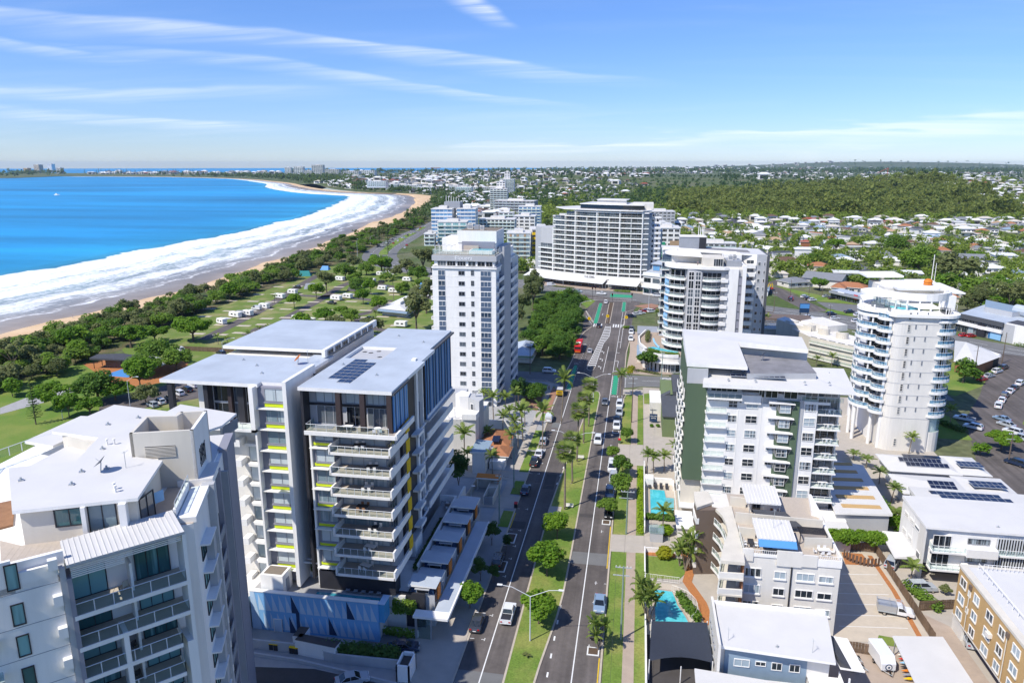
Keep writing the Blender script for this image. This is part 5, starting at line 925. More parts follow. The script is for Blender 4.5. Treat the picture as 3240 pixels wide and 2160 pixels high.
for i,(t0,t1)in enumerate(((0,2),(2,3.9),(4.05,5.6))):
 f=lambda t,d:tuple(np.array(off(PC,d)[int(t)])+(np.array(off(PC,d)[min(int(t)+1,6)])-np.array(off(PC,d)[int(t)]))*(t-int(t)))
 m=MB();A,Bq,Cq,Dq=f(t0,6.5),f(t1,6.2),f(t1,.4),f(t0,.4);mid=[((A[j]+Bq[j]+Cq[j]+Dq[j])/4)for j in(0,1)]
 m.add([(*A,3.2),(*Bq,3.0),(*Cq,4.9),(*Dq,5.0),(*mid,3.7)],[(0,1,4),(1,2,4),(2,3,4),(3,0,4)],'canvas')
 for q in(A,Bq):m.cyl(q[0],q[1],0,3.4,.1,'steel',6)
 solo('shade_sail',m,('leftmost','middle','rightmost')[i]+' white shade sail over the tables below the resort block','shade sail',(A[0],A[1],0),'shade sails of the shop podium')
m=MB();m.prism([(-7.6,410),(-6,410),(-6,411),(-7.6,411)],0,3.0,'bike_green');
C_=thing('office_building','grey two-storey office with dark ribbon windows between the resort block and the tower','office',(10,400,0))
m=MB();m.prism([(3.5,408),(18,399),(26,412),(8,424)],0,12,'offwhite','paleroof');m.prism([(3.2,407.4),(18.4,398.2),(18.8,399.4),(3.6,408.6)],10.6,12.4,'white');m.prism([(8,412),(20,404),(26,414),(12,424)],12,16.5,'midgrey','paleroof');m.prism([(7.4,411),(20.4,402.8),(26.6,414),(12,425)],16.5,16.9,'paleroof');m.prism([(2.5,405.6),(18,396),(18.4,397.6),(3,407.6)],4.4,5,'white');part('wall',m,C_)
for z in(1,7):
 for j in range(3):win(C_,3.9+4.6*j,407.7-2.85*j,z,R(-31.8),4.2,2.4,2,1,'glass_dark','grey')
for j in range(3):win(C_,8.6+4*j,411.5-2.7*j,13,R(-33.7),4.2,2.6,3,1,'glass_blue','grey')
# == cream apartments with the wavy balcony edge and rooftop terraces
B=thing('wavy_apartment','cream apartment building with a wavy balcony edge, brown wall and furnished rooftop terraces','apartment building',(23,112,0))
CUR=[(13.9,102.4),(14.4,105.2),(15.0,108),(15.7,110.2),(16.0,112),(16.0,114.6),(15.6,117.4),(14.8,119.6)]
m=MB();m.prism([(17.4,105.3),(31.6,105.3),(32.0,112),(31.9,127.5),(14.4,126.4),(14.4,121.5),(17.6,120)],0,12.4,'offwhite');m.prism([(11.8,119.7),(17.4,120.8),(17.6,122.2),(14,126.2),(11.6,124)],0,12.22,'brown');m.box(24.6,24.8,105.15,105.3,0,11.6,'charcoal');m.box(16.9,17.5,105.1,106,0,12.2,'offwhite');part('wall',m,B)
m=MB();m.prism(CUR+[(17.6,121.4),(17.6,105.5),(17.4,102.4)],12.3,12.8,'cream');m.prism([(11.7,119.6),(11.5,122.7),(11.6,126),(14.1,126.5),(14.6,122.2)],12.3,12.8,'cream');m.prism([(17.4,105.4),(31.4,105.4),(31.8,127.4),(17.4,126.8)],12.4,12.45,'tile');part('roof_terrace',m,B)
for k,z in enumerate((1.6,4.4,7.2,9.9)):
 b=part('balcony',MB().prism(CUR+[(17.4,121),(17.4,102.4)],z-.25,z,'cream').prism(off(CUR,.0)+off(CUR,-.18)[::-1],z,z+.35,'white').prism([(13.9,102.4),(17.4,102.6),(17.4,102.9),(14,102.7)],z-.3,z+.9,'offwhite'),B)
 m=MB();rail(m,off(CUR,-.1),1.05,'bal_pale',z+.2,1.2,'white');part('balustrade',m,b)
 m=MB();m.box(17.3,17.45,103,119,z,z+2.4,'terracotta');m.box(17.25,17.3,106,110,z,z+2.2,'glass_dark');m.box(17.25,17.3,112,117,z,z+2.2,'glass_dark');part('balcony_wall',m,b)
 b=part('balcony',MB().prism([(11.7,119.6),(11.4,122.7),(11.6,126),(12.3,126),(12.2,119.7)],z-.25,z+.8,'white'),B)
for z in(9.0,6.2,3.4,.6):
 for x,W_,h,nx in((18.0,2.3,1.4,3),(22.3,1.6,1.15,2),(25.5,2.5,1.2,3),(28.7,2.0,1.0,2)):
  win(B,x,105.28,z,0,W_,h,nx,1,'glass','white',.09);m=WM.setdefault(('sill',W_),MB().box(-.12,W_+.12,-.2,0,-.22,-.02,'white').mesh('sill'));put('sill',m,B,x,105.28,z)
m=MB();m.box(17.4,19,105.1,105.4,11.6,13.6,'offwhite');m.box(19,22.4,105.15,105.35,12.4,12.9,'white');m.box(22.4,26.0,105.05,105.4,11.2,13.7,'offwhite');m.box(26,28.2,105.05,105.4,11.4,13.3,'offwhite');m.box(28.2,31.7,105.15,105.35,11.6,12.8,'white');m.box(31.4,31.7,105.3,119,12.4,13.2,'white');m.prism(arcpts(30.5,119,1.4,0,90,5)+[(31.4,127),(31.8,127),(31.9,117)],12.4,13.4,'white');m.prism([(17.5,115.4),(31,114.9),(31,115.15),(17.5,115.65)],12.4,14.4,'cream');m.prism([(27,108.9),(31.2,109.4),(31.2,109.6),(27,109.1)],12.4,14.2,'cream');m.prism([(17.5,110.7),(20,110.6),(20,110.85),(17.5,110.95)],12.4,14.2,'cream');m.prism([(17.4,121.8),(20,121.5),(20,121.8),(17.4,122.1)],12.4,14.2,'cream');part('parapet',m,B)
m=MB();rail(m,[(17.6,106),(17.7,113)],1.0,'bal_pale',12.4,1.2,'white');rail(m,[(19,105.2),(22.4,105.2)],.6,None,12.9,.3,'white');rail(m,[(28.3,105.2),(31.6,105.2)],.6,None,12.8,.3,'white');part('terrace_balustrade',m,B)
for y0,y1,lab in((106.2,112.2,0),(118.6,125.2,1)):
 m=MB();m.prism([(19.6,y0,14.9),(25.2,y0,14.9),(25.1,y1,15.3),(19.6,y1,15.3)],14.7,14.8,'white','white_roof')
 for k in range(11):m.prism([(19.65+.55*k,y0,14.98),(19.7+.55*k,y0,14.98),(19.7+.55*k,y1,15.38),(19.65+.55*k,y1,15.38)],14.75,14.8,'white')
 part('pavilion_roof',m,B)
 m=MB();m.box(20.4,25,y0+1.7,y1-.3,12.45,14.75,'offwhite')
 for x in(20.2,22.4,25.0):m.box(x,x+.1,y0+.2,y0+.3,12.4,14.8,'steel')
 part('pavilion_wall',m,B);win(B,20.8,y0+1.68,12.5,0,1.4,2.0,2,1,'glass_dark','grey',name='sliding_door')
m=MB();m.prism([(19.7,105.0,14.25),(25.2,105.0,14.25),(25.2,106.1,14.85),(19.7,106.1,14.85)],14.15,14.2,'blue');part('blue_awning',m,B)
m=MB();m.add([(20.4,117.6,14.2),(25.6,117.3,14.3),(27.8,113.6,13.6),(21.5,113.2,13.6)],[(0,1,2,3)],'roof_dark');part('terrace_sail',m,B)
m=MB()
for k in range(7):m.box(26.5,30.6,110.2+.35*k,110.3+.35*k,14.2,14.32,'charcoal')
for x in(26.6,30.5):m.box(x,x+.12,110.1,112.5,14.05,14.2,'charcoal');m.box(x,x+.12,110.1,110.25,12.4,14.1,'charcoal')
part('pergola',m,B);aerial(B,22.4,109.5,15.0,3.2)
# == blue-grey flats with the round windows, and the neighbouring low roof
B=thing('blue_grey_flats','two-storey flats with blue-grey walls and a big plain white roof beside the shade sail','flats',(20,95,0))
m=MB();m.box(13.0,27.4,91.2,99.8,0,6.4,'offwhite');m.box(13.8,24.4,91.05,91.2,.4,6.0,'midgrey');m.box(12.7,13.05,89.5,101,0,7.6,'offwhite');m.box(24.4,27.3,91.0,91.2,3,6.2,'offwhite');part('wall',m,B)
m=MB();m.prism([(13.1,90.4,6.9),(27.6,89.4,6.7),(28.8,99.6,7.1),(13.3,99.8,7.3)],6.4,6.6,'white','white_roof');m.box(13.0,28.6,99.7,100.2,6,7.5,'white');part('roof',m,B)
m=MB();m.box(13.8,24.5,90.98,91.05,.4,6.05,'roof_blue');part('blue_panel',m,B)
for x,W_,h in((15.1,2.0,1.1),(17.9,1.3,.65),(20.0,1.3,1.15),(22.3,1.3,1.15)):win(B,x,90.97,3.6 if h>.7 else 4.0,0,W_,h,2,1,'glass','white',.09)
m=MB()
for j in range(5):y,z=92.6+1.6*j,4.9;m.tube([(12.55,y,z),(12.72,y,z)],.38,'grey',10)
for j in range(3):y,z=93.6+2.4*j,2.6;m.tube([(12.55,y,z),(12.72,y,z)],.38,'grey',10)
part('round_window',m,B)
m=MB();m.box(27.4,28.6,89.0,90.2,0,.2,'white');m.box(24.6,28.6,86.5,91,3.2,3.4,'white');m.box(28.5,28.7,86.6,86.8,0,6.6,'white');rail(m,[(24.6,86.6),(28.6,86.6),(28.6,91)],1.0,None,3.4,.25,'white')
for k in range(8):m.box(25,26,85.8-.28*k,86.1-.28*k,3.0-.36*k,3.06-.36*k,'grey')
part('stair_landing',m,B);m=MB();m.prism([(27.9,97.8),(31.2,97.4),(31.6,90.4),(28.6,90.6)],5.0,5.2,'white');m.prism([(28,97.6,5.9),(29.4,97.4,5.2),(30,90.6,5.2),(28.6,90.8,5.9)],5.15,5.18,'roof_dark');part('side_roof',m,B);aerial(B,14.2,91.6,6.8,1.9);aerial(B,25.0,91.0,6.7,2.0);vents(B,[(20.6,91.4)],6.8)
B=thing('low_roof_house','white low-pitched roof at the very bottom edge, in front of the blue-grey flats','house',(17,84,0));m=MB();m.box(10.2,24,70,89.2,0,3.2,'offwhite');part('wall',m,B);m=MB();m.prism([(9.8,89.6,3.5),(24.4,88.6,3.3),(24,68,3.4),(9.5,69,3.6)],3.1,3.2,'white','white_roof');part('roof',m,B)
# shade sail on posts
B=thing('shade_sail','dark charcoal shade sail stretched over the courtyard beside the round-windowed flats','shade sail',(8,96,0))
m=MB();n=8
cor=[(4.2,99.9,3.2),(12.4,100.6,3.4),(12.4,91.6,3.2),(3.8,90.8,3.0)];vs_=[];fs_=[]
for i in range(n+1):
 for j in range(n+1):
  s,t=i/n,j/n;p=[cor[0][q]*(1-s)*(1-t)+cor[1][q]*s*(1-t)+cor[2][q]*s*t+cor[3][q]*(1-s)*t for q in(0,1,2)]
  pin=math.sin(math.pi*s)*1.0*(1 if t>.5 else-.2)*abs(2*t-1)**2;p[1]+=pin if t>.5 else 0;p[2]-=.5*math.sin(math.pi*s)*math.sin(math.pi*t);vs_.append(p)
for i in range(n):
 for j in range(n):a=i*(n+1)+j;fs_.append((a,a+1,a+n+2,a+n+1))
m.add(vs_,fs_,'sail');part('sail_cloth',m,B);m=MB()
for x,y,z in cor:m.cyl(x,y,0,z+.2,.08,'white',6)
m.cyl(8.1,90.6,0,2.8,.08,'white',6);part('post',m,B)
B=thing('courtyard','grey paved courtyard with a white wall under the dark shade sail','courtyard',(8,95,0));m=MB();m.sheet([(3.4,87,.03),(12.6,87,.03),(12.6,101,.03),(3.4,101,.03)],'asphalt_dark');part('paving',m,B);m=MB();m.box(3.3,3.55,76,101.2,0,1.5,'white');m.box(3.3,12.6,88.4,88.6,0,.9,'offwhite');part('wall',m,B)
# == white louvred apartments at the right, brick walk-up, low roofs
B=thing('louvred_apartments','white three-storey apartments with grey louvre screens and a wide white roof','apartment building',(60,130,0))
m=MB();m.prism([(50.3,126.4),(54,124.6),(90,124.6),(90,136),(50.3,136)],2.6,9.8,'white');m.prism([(50.6,127.5),(90,127.5),(90,135),(50.6,135)],0,2.6,'darkgrey');m.box(50.25,50.5,130,136,0,9.8,'white');m.box(50.2,50.5,124.6,127.2,0,9.8,'offwhite');part('wall',m,B)
m=MB();m.prism([(50.1,124.2,10.2),(91,123.9,10.2),(91,136.2,10.4),(50.1,136.2,10.4)],9.8,9.9,'white','white_roof');part('roof',m,B)
m=MB();m.prism([(55,137,7.2),(91,137,7.2),(91,150,6.2),(56.2,150.4,6.2)],5.6,5.8,'white','white_roof');m.box(56.5,90,137.5,150,0,5.6,'offwhite');part('rear_roof',m,B);solar(B,59.2,146.6,6.45,10,1,0,1.25,1.7);solar(B,60.4,144.6,6.6,10,1,0,1.25,1.7)
for z in(2.9,6.2):
 b=part('balcony',MB().box(51.2,56.4,123.2,125,z-.3,z,'white').box(56.4,61.2,122.8,125,z-.4,z+1.1,'white').box(61.2,90,123.6,125,z-.3,z,'white'),B)
 m=MB();rail(m,[(51.3,125),(51.3,123.3),(56.4,123.3)],1.1,'bal_pale',z,.8,'white');rail(m,[(61.2,123.7),(90,123.7)],1.0,'bal_pale',z,1.5,'white');part('balustrade',m,b)
 win(B,51.6,124.55,z+.05,0,2.8,2.4,3,1,'glass_dark','white',name='sliding_door');win(B,57.0,124.55,z+1.3,0,3.4,1.0,1,1,'glass','grey')
 m=MB()
 for k in range(64):m.box(61.4+.42*k,61.52+.42*k,124.1,124.3,z+.2,z+3.0,'rail')
 part('louvre_screen',m,B);win(B,61.5,124.55,z+.1,0,26,2.5,12,1,'glass_dark','grey')
 for j,yy in enumerate((134.4,131.6)):win(B,50.24,yy,z+1.2,-HP,1.9,.9,1,3,'glass_dark','white',.1)
win(B,50.24,129.2,7.6,-HP,2.2,.6,1,1,'glass_dark','white');win(B,50.2,127.0,3.2,-HP,1.6,1.2,1,1,'glass_dark','white');m=MB();m.prism([(46.6,126.4,2.8),(50.3,126.8,3.4),(50.3,134.6,3.4),(47.0,134.8,2.8)],2.6,2.7,'white','white_roof');m.prism([(46.9,134.6),(50.3,134.6),(50.3,134.8),(46.9,134.8)],2.4,3.6,'white');part('carport_roof',m,B);aerial(B,82,130,10.3,2);vents(B,[(62,126)],10.2)
B=thing('brick_walkup','tan brick walk-up flats with white-framed windows at the bottom right corner','flats',(56,100,0))
m=MB();m.box(50.3,72,70,111.0,2.4,10.3,'tan');m.box(50.35,50.8,107.6,110.9,0,2.4,'offwhite');m.box(52.5,72,70,110,0,2.4,'charcoal');m.box(50.25,50.5,70,111.1,2.25,2.45,'offwhite');part('wall',m,B)
m=MB();m.box(50.2,72,70,111.2,10.3,10.7,'cream');m.box(51.2,71.5,70.5,110.4,10.7,10.75,'white_roof');m.box(55,72,100,101,10.7,12.0,'cream');m.prism([(54,97.4),(58,99),(72,99),(72,92),(54,92)],10.7,12.2,'cream','white_roof');part('roof',m,B)
m=MB();rail(m,[(52.4,110),(52.4,70.5)],1.0,None,10.7,1.5,'white');rail(m,[(53,109.8),(66,109.8)],1.0,None,10.7,.6,'white');part('roof_railing',m,B)
for j,yy in enumerate((110.0,105.4,101.4,97.6,93.8,90,86.2,82.4)):
 for z in(8.1,5.4,2.9):win(B,50.28,yy,z,-HP,1.9 if j%2==0 else 1.6,1.35,2,1,'glass','white',.1);put('sill',WM.setdefault(('sillb',j%2),MB().box(-.1,(1.9 if j%2==0 else 1.6)+.1,-.16,0,-.14,0,'cream').mesh('sill')),B,50.28,yy,z,-HP)
for z in(7.9,5.2):win(B,50.28,107.2,z,-HP,.7,.8,1,1,'glass','white',.08)
m=MB()
for y in(106.6,95.2,84):m.box(50.0,50.28,y-.3,y+.3,9.2,9.9,'brown');m.cyl(50.15,y,2.4,9.3,.07,'cream',6)
m.box(49.7,50.3,99.0,100.0,6.3,6.9,'offwhite');part('downpipe',m,B)
B=thing('solar_duplex','pair of low white hipped roofs with black solar panels beside the round tower','house',(66,169,0))
m=MB();m.box(58,77.4,165.6,174,0,3.4,'offwhite');part('wall',m,B)
def hip(m,x0,x1,y0,y1,z,h,wall,roof,inset=None,ov=.5):
 x0-=ov;x1+=ov;y0-=ov;y1+=ov;i=inset if inset is not None else min(x1-x0,y1-y0)/2
 if x1-x0>=y1-y0:A,Bq=(x0+i,(y0+y1)/2,z+h),(x1-i,(y0+y1)/2,z+h);fs=[(0,1,5,4),(1,2,5),(2,3,4,5),(3,0,4)]
 else:A,Bq=((x0+x1)/2,y0+i,z+h),((x0+x1)/2,y1-i,z+h);fs=[(0,1,4),(1,2,5,4),(2,3,5),(3,0,4,5)]
 m.add([(x0,y0,z),(x1,y0,z),(x1,y1,z),(x0,y1,z),A,Bq],fs,roof);m.box(x0,x1,y0,y1,z-.18,z,wall)
m=MB();hip(m,57.6,71.8,165.2,174.2,3.6,1.3,'white','white_roof');hip(m,71.9,78,165.6,175.4,3.6,1.0,'white','white_roof');part('roof',m,B);solar(B,61.4,166.6,4.22,9,1,0,.95,1.5,.26);solar(B,60.3,168.1,4.62,9,1,0,.95,1.5,.26);solar(B,72.6,167.0,4.72,5,2,0,.95,1.5,.0)
m=MB();m.box(62,70,170.9,172.4,4.7,4.8,'solar');part('solar_heater',m,B);win(B,60,165.58,1,0,2.4,1.4,3,1,'glass_dark','white');win(B,66,165.58,1,0,2.4,1.4,3,1,'glass_dark','white')
B=thing('solar_duplex','twin low white roofs with square solar arrays between the louvred apartments and the hipped pair','house',(66,158,0))
m=MB();m.box(57.4,78.4,153.6,162,0,3.4,'offwhite');part('wall',m,B);m=MB();hip(m,56.8,69.6,153.2,162.4,3.6,1.0,'white','white_roof');hip(m,69.8,79,153.6,163.6,3.6,.9,'white','white_roof');part('roof',m,B);solar(B,62.4,154.6,4.1,5,1,0,1.0,1.55,.19);solar(B,62.4,156.2,4.42,5,1,0,1.0,1.55,.19);solar(B,71.0,156.0,4.66,6,2,0,1.05,1.6,.0)
B=thing('striped_shed','long low white shed with brown skylight strips across its roof','shed',(45,150,0))
m=MB();m.prism([(39.8,139),(49.6,139.8),(50.6,163),(42,166.4)],0,4.6,'midgrey');part('wall',m,B);m=MB();m.prism([(39.4,138.4,4.8),(50,139.4,5.0),(51.2,163.4,5.0),(41.6,167,4.8)],4.5,4.6,'white','white_roof');part('roof',m,B)
for k in range(6):y=141+4.3*k;m=MB();m.prism([(41.4,y,5.0),(48.6+.05*k,y+.3,5.1),(48.6+.05*k,y+1.7,5.1),(41.4,y+1.4,5.0)],4.8,4.86,'tan');part('skylight_strip',m,B)
B=thing('garden_shed','small white shed roof beside the striped shed behind the hedge','shed',(38,136,0));m=MB();m.box(33,41,132.4,137.8,0,2.8,'offwhite');part('wall',m,B);m=MB();m.prism([(32.6,132,3.1),(41.4,132,3.1),(41.4,138.2,3.3),(32.6,138.2,3.3)],2.8,2.9,'white','white_roof');m.box(35.4,36.8,132.2,138,3.2,3.32,'tan');part('roof',m,B)
B=thing('carport','flat white carport roof over stacked kayaks at the bottom right','carport',(42,96,0));m=MB();m.prism([(38.9,102.5),(46.1,103.5),(46.4,82),(38.3,82)],2.8,3.0,'white','white_roof');part('roof',m,B);m=MB()
for x,y in((39.2,102),(45.8,103),(38.8,92),(46,92)):m.cyl(x,y,0,2.8,.08,'steel',6)
part('post',m,B)
# == left: small old buildings before the white tower, low walls
B=thing('old_flats','small old white flats with an angled stair tower and terraces beside the white tower','flats',(-42,170,0))
m=MB();m.prism([(-46,164),(-37.5,166),(-36.6,171),(-37,180),(-46,180)],0,9.5,'offwhite');m.prism([(-43.9,172),(-42.5,170.2),(-40.2,170.6),(-40.4,174),(-43,175)],0,13.8,'white');m.prism([(-40.4,170.6),(-37.0,168.2),(-36.4,170.6),(-37.6,175),(-40.4,174)],0,13.4,'midgrey');m.box(-48,-42,174,178,0,13.4,'midgrey');m.prism([(-40.6,165),(-37.2,165.4),(-37,168.4),(-40.4,168.8)],9.5,10.9,'white');part('wall',m,B)
win(B,-39.5,169.85,10.6,R(-35),1.0,1.6,1,1,'glass_dark','white',.12);win(B,-36.9,169,6,HP,1.2,1.6,1,1,'glass_dark','white');win(B,-36.9,169,2,HP,1.2,1.6,1,1,'glass_dark','white')
m=MB();rail(m,[(-46,164.1),(-40.6,165)],1.0,None,9.5,.8,'white');m.box(-44.2,-44,165.2,165.4,9.5,12.4,'white');m.box(-42.6,-42.4,165.4,165.6,9.5,12.2,'white');part('terrace_railing',m,B);dish(B,-38.6,171.5,13.5,.8,'white',2.2)
B=thing('tiled_house','house with terracotta tile roof and a solar heater beside the driveway palms','house',(-34,165,0));m=MB();m.box(-37,-29.4,163.5,176,0,2.9,'offwhite');m.box(-36,-33,155.4,162,0,5.4,'offwhite');part('wall',m,B);m=MB();hip(m,-37,-29.6,166,177,3.0,1.6,'white','terracotta');hip(m,-33,-28.8,161,166.6,2.6,1.2,'white','terracotta');m.prism([(-36.4,155,5.6),(-32.6,155.6,5.4),(-32.6,163,5.4),(-36.4,162.4,5.8)],5.2,5.3,'white','roof_blue');part('roof',m,B);m=MB();m.prism([(-33.4,165.6,4.2),(-31.6,165.8,4.2),(-31.6,168,4.9),(-33.4,167.8,4.9)],4.0,4.1,'solar');part('solar_heater',m,B);m=MB();m.box(-32.6,-29.0,158.6,161.4,0,1.9,'white');part('garage',m,B)
def wall_thing(P,h,mat,label,th=.2,cat='wall',name='boundary_wall',cap=None):
 mb=MB()
 for a,b in zip(P,P[1:]):
  d=Vector((b[0]-a[0],b[1]-a[1]));L=d.length
  if L<.01:continue
  d/=L;nn=Vector((-d.y,d.x))*th/2;mb.prism([(a[0]+nn.x,a[1]+nn.y),(a[0]-nn.x,a[1]-nn.y),(b[0]-nn.x,b[1]-nn.y),(b[0]+nn.x,b[1]+nn.y)],0,h,mat,cap)
 return solo(name,mb,label,cat,(P[0][0],P[0][1],0))
wall_thing([(-40,183.6),(-29.6,183.8)],3.2,'white','tall white rendered wall behind the terracotta-roofed house')
wall_thing([(-55,87.9),(-46,88.0),(-41,86.8),(-30.2,87.0)],1.5,'midgrey','long pale grey wall in front of the blue mural',.3);wall_thing([(-56,86.4),(-46,86),(-30.4,83.6)],.5,'midgrey','low ramp wall at the bottom edge below the mural',.3)
wall_thing([(-47.2,90.8),(-47.2,88.4),(-40.6,87.6)],2.4,'white','white planter wall with a dark top between the yellow-lidded bins and the hedge',1.6,cap='asphalt_dark')
B=thing('substation_kiosk','small white open-topped service kiosk beside the dark driveway','kiosk',(-29.8,86,0));m=MB()
for x0,x1,y0,y1 in((-30.8,-28.9,84.4,84.7),(-30.8,-28.9,87.4,87.7),(-30.8,-30.6,84.4,87.7),(-29.1,-28.9,84.4,87.7)):m.box(x0,x1,y0,y1,0,2.6,'white')
part('wall',m,B);m=MB();m.box(-30.6,-29.1,84.7,87.4,2.0,2.05,'asphalt_dark');part('roof',m,B)
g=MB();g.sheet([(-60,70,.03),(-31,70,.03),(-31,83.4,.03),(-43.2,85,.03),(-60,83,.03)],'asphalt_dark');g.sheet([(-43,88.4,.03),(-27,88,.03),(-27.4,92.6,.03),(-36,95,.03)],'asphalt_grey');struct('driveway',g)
B=thing('gatehouse','small open gatehouse with an orange tiled roof at the driveway','gatehouse',(-30.6,147.6,0));m=MB();m.prism([(-33.2,146.8,3.0),(-28.0,146.8,3.0),(-28,148.6,3.3),(-33.2,148.6,3.3)],2.7,2.8,'white','orange');part('roof',m,B);m=MB();m.box(-33,-28.4,148.2,148.4,0,2.7,'cream');m.box(-28.4,-28.1,147,150,0,2.7,'orange');m.box(-33,-32.8,147,148.4,0,2.7,'cream');part('wall',m,B)
B=thing('bin_enclosure','beige walled bin enclosure with a dark gate beside the grass verge','enclosure',(-29,145,0));m=MB()
for x0,x1,y0,y1 in((-30.2,-30,140,150),(-28.2,-28,140,150),(-30,-28.2,149.8,150),(-30,-28.2,144.8,145)):m.box(x0,x1,y0,y1,0,1.9,'cream')
m.box(-30,-28.2,145.2,149.8,1.7,1.75,'beige');part('wall',m,B);m=MB();m.box(-30,-28.2,140,140.1,0,1.8,'grey');part('gate',m,B)
wall_thing([(-37,139),(-34,140),(-33.4,152)],1.8,'beige','beige wall round the palm garden beside the driveway');wall_thing([(3.4,101.2),(3.4,126)],1.2,'white','low white street wall beside the kidney-shaped pool');wall_thing([(3.4,133),(3.4,166)],1.6,'white','white street wall beside the rectangular pool');wall_thing([(3.6,126),(9,126.4)],1.0,'white','white wall across the garden between the two pools')
# dark green house and its neighbours by the side street
B=thing('green_house','pale green gabled townhouses with grey ridge roofs next to the green-ended block','house',(10,206,0));m=MB();m.box(8.2,11.8,204.4,221,0,5.8,'palegreen');m.box(8.2,13.2,187,203,0,5.6,'palegreen');m.box(11.8,14,187,222,0,5,'midgrey');m.box(5.2,8.2,203,214,0,4.0,'offwhite');part('wall',m,B);m=MB();m.prism([(11.4,204,7.4),(12.4,204,7.4),(14,222,7.4),(11.6,222,7.4)],5.2,5.6,'darkgrey');m.prism([(8.0,203.2,5.9),(10.6,203.2,7.4),(10.6,205.4,7.4),(8,205.4,5.9)],5.4,5.6,'darkgrey');m.prism([(8,186.6,5.9),(13.4,186.6,5.9),(13.4,203.2,6.4),(8,203.2,6.4)],5.6,5.7,'darkgrey');m.prism([(5,203,4.3),(8.2,203,4.3),(8.2,214.2,4.3),(5,214.2,4.3)],4,4.1,'white');part('roof',m,B)
B=thing('house_sign','dark teal sign board with white lettering on the lawn','sign',(6,197.6,0));m=MB();m.box(5.0,7.1,197.4,197.6,.4,2.6,'navy');part('board',m,B);letters(B,'FOR LEASE',6.05,197.36,1.9,0,.36,'text_white');letters(B,'OFFICE',6.05,197.36,1.3,0,.42,'text_white')
# == motel, shops and the highway strip
B=thing('motel','cream stepped motel with curved parapets and balconies, left of the round tower','motel',(68,284,0));m=MB();m.prism([(56,303),(60,293),(66,288),(66,296),(60,308)],0,9.6,'cream','offwhite');m.prism([(60,293),(64,279),(79,262),(88,268),(80,284),(66,306)],0,8.0,'cream','offwhite');m.prism([(64,297),(72,288),(80,292),(74,306)],8,10.4,'offwhite');part('wall',m,B)
m=MB()
for cx_,cy2,r in((61,298,2.6),(66,291,2.4),(70,285,2.2),(75,279,2.2),(80,273,2.0)):m.prism(arcpts(cx_,cy2,r,180,330,8),8,10.2,'cream')
part('curved_parapet',m,B)
for k in range(3):
 z=.4+2.7*k
 b=part('balcony',MB().prism([(63.4,278.4),(78.8,261.4),(79.6,262.4),(64.2,279.6)],z,z+.3,'offwhite'),B);m=MB();rail(m,[(63.6,278.5),(78.9,261.6)],1.0,'balustrade',z+.3,1.5,'rail');part('balustrade',m,b)
 for j in range(6):win(B,64.2+2.5*j,279.2-2.85*j,z+.4,R(-48.5),2.6,2.0,2,1,'glass_dark','grey');
 for j in range(3):win(B,60.2+1.4*j,292.5-4.6*j,z+.8,R(-73),2.2,1.4,2,1,'glass_dark','white')
B=thing('solar_hall','low white hall covered in blue solar panels between the slab and the motel','hall',(56,320,0));m=MB();m.box(48,78,308,330,0,4.4,'offwhite');part('wall',m,B);m=MB();m.prism([(47,307,4.6),(79,307,4.6),(79,331,5.4),(47,331,5.4)],4.3,4.4,'white','white_roof');m.prism([(54,322),(74,318),(74,330),(54,331)],4.6,6.2,'brown');part('roof',m,B)
for r_ in range(5):solar(B,49+1.2*r_,308+2.8*r_,4.75+.12*r_,16,1,0,1.3,1.9)
B=thing('bottle_shop','white gabled shop with brick end wall on the street corner behind the round tower','shop',(118,280,0));m=MB();m.prism([(109.5,267),(114.4,263),(126,276),(127,284),(121.5,298)],0,3.6,'brick');m.prism([(122,272),(127.4,277),(125,283),(120,279)],0,3.8,'charcoal');part('wall',m,B);m=MB();m.add([(108.6,266.6,4.0),(114.2,262.0,4.0),(127.4,275.6,4.2),(127.6,284.2,4.2),(121.2,299,4.2),(118,282,7.6)],[(0,1,5),(1,2,5),(2,3,5),(3,4,5),(4,0,5)],'white_roof');m.prism([(121,273),(128,277),(126.6,282),(120,278)],3.8,4.6,'white');part('roof',m,B)
m=MB()
for x,y,r in((112.2,264.2,.9),(119.2,270.2,.9)):m.tube([(x,y-.25,3.0),(x,y-.1,3.0)],r,'text_dark',12);m.tube([(x,y-.3,3.0),(x,y-.2,3.0)],r*.7,'white',12)
part('round_sign',m,B)
B=thing('shop_row','grey and white showrooms with sign boards and the number 32','shops',(148,325,0));a_=math.atan2(318-339,146-136.4)
SR=[(137,338.5),(147,319.5),(152,311),(176,330),(158,364)]
m=MB();m.prism(SR,0,7.4,'midgrey','paleroof');m.prism([(147.4,319),(152.4,310),(160,316),(154,325)],0,8,'white','roof_dark');m.prism([(150,345),(156,334),(168,340),(158,364)],7.4,9.6,'midgrey','roof_blue');part('wall',m,B);m=MB();m.prism(off([(136.4,338.6),(146.6,319.2)],.6)+off([(136.4,338.6),(146.6,319.2)],-.2)[::-1],6.0,7.8,'darkgrey');m.prism(off([(136.4,338.6),(146.6,319.2)],.9)+off([(136.4,338.6),(146.6,319.2)],0)[::-1],3.3,4.6,'white');part('fascia',m,B)
for j in range(7):f=j/7;win(B,136.6+10*f,338.2-19*f,.3,R(-62.3),2.4,2.7,2,1,'glass' if j<5 else 'glass_blue','grey');win(B,136.6+10*f,338.2-19*f,4.7,R(-62.3),2.4,1.3,3,1,'glass_dark','grey')
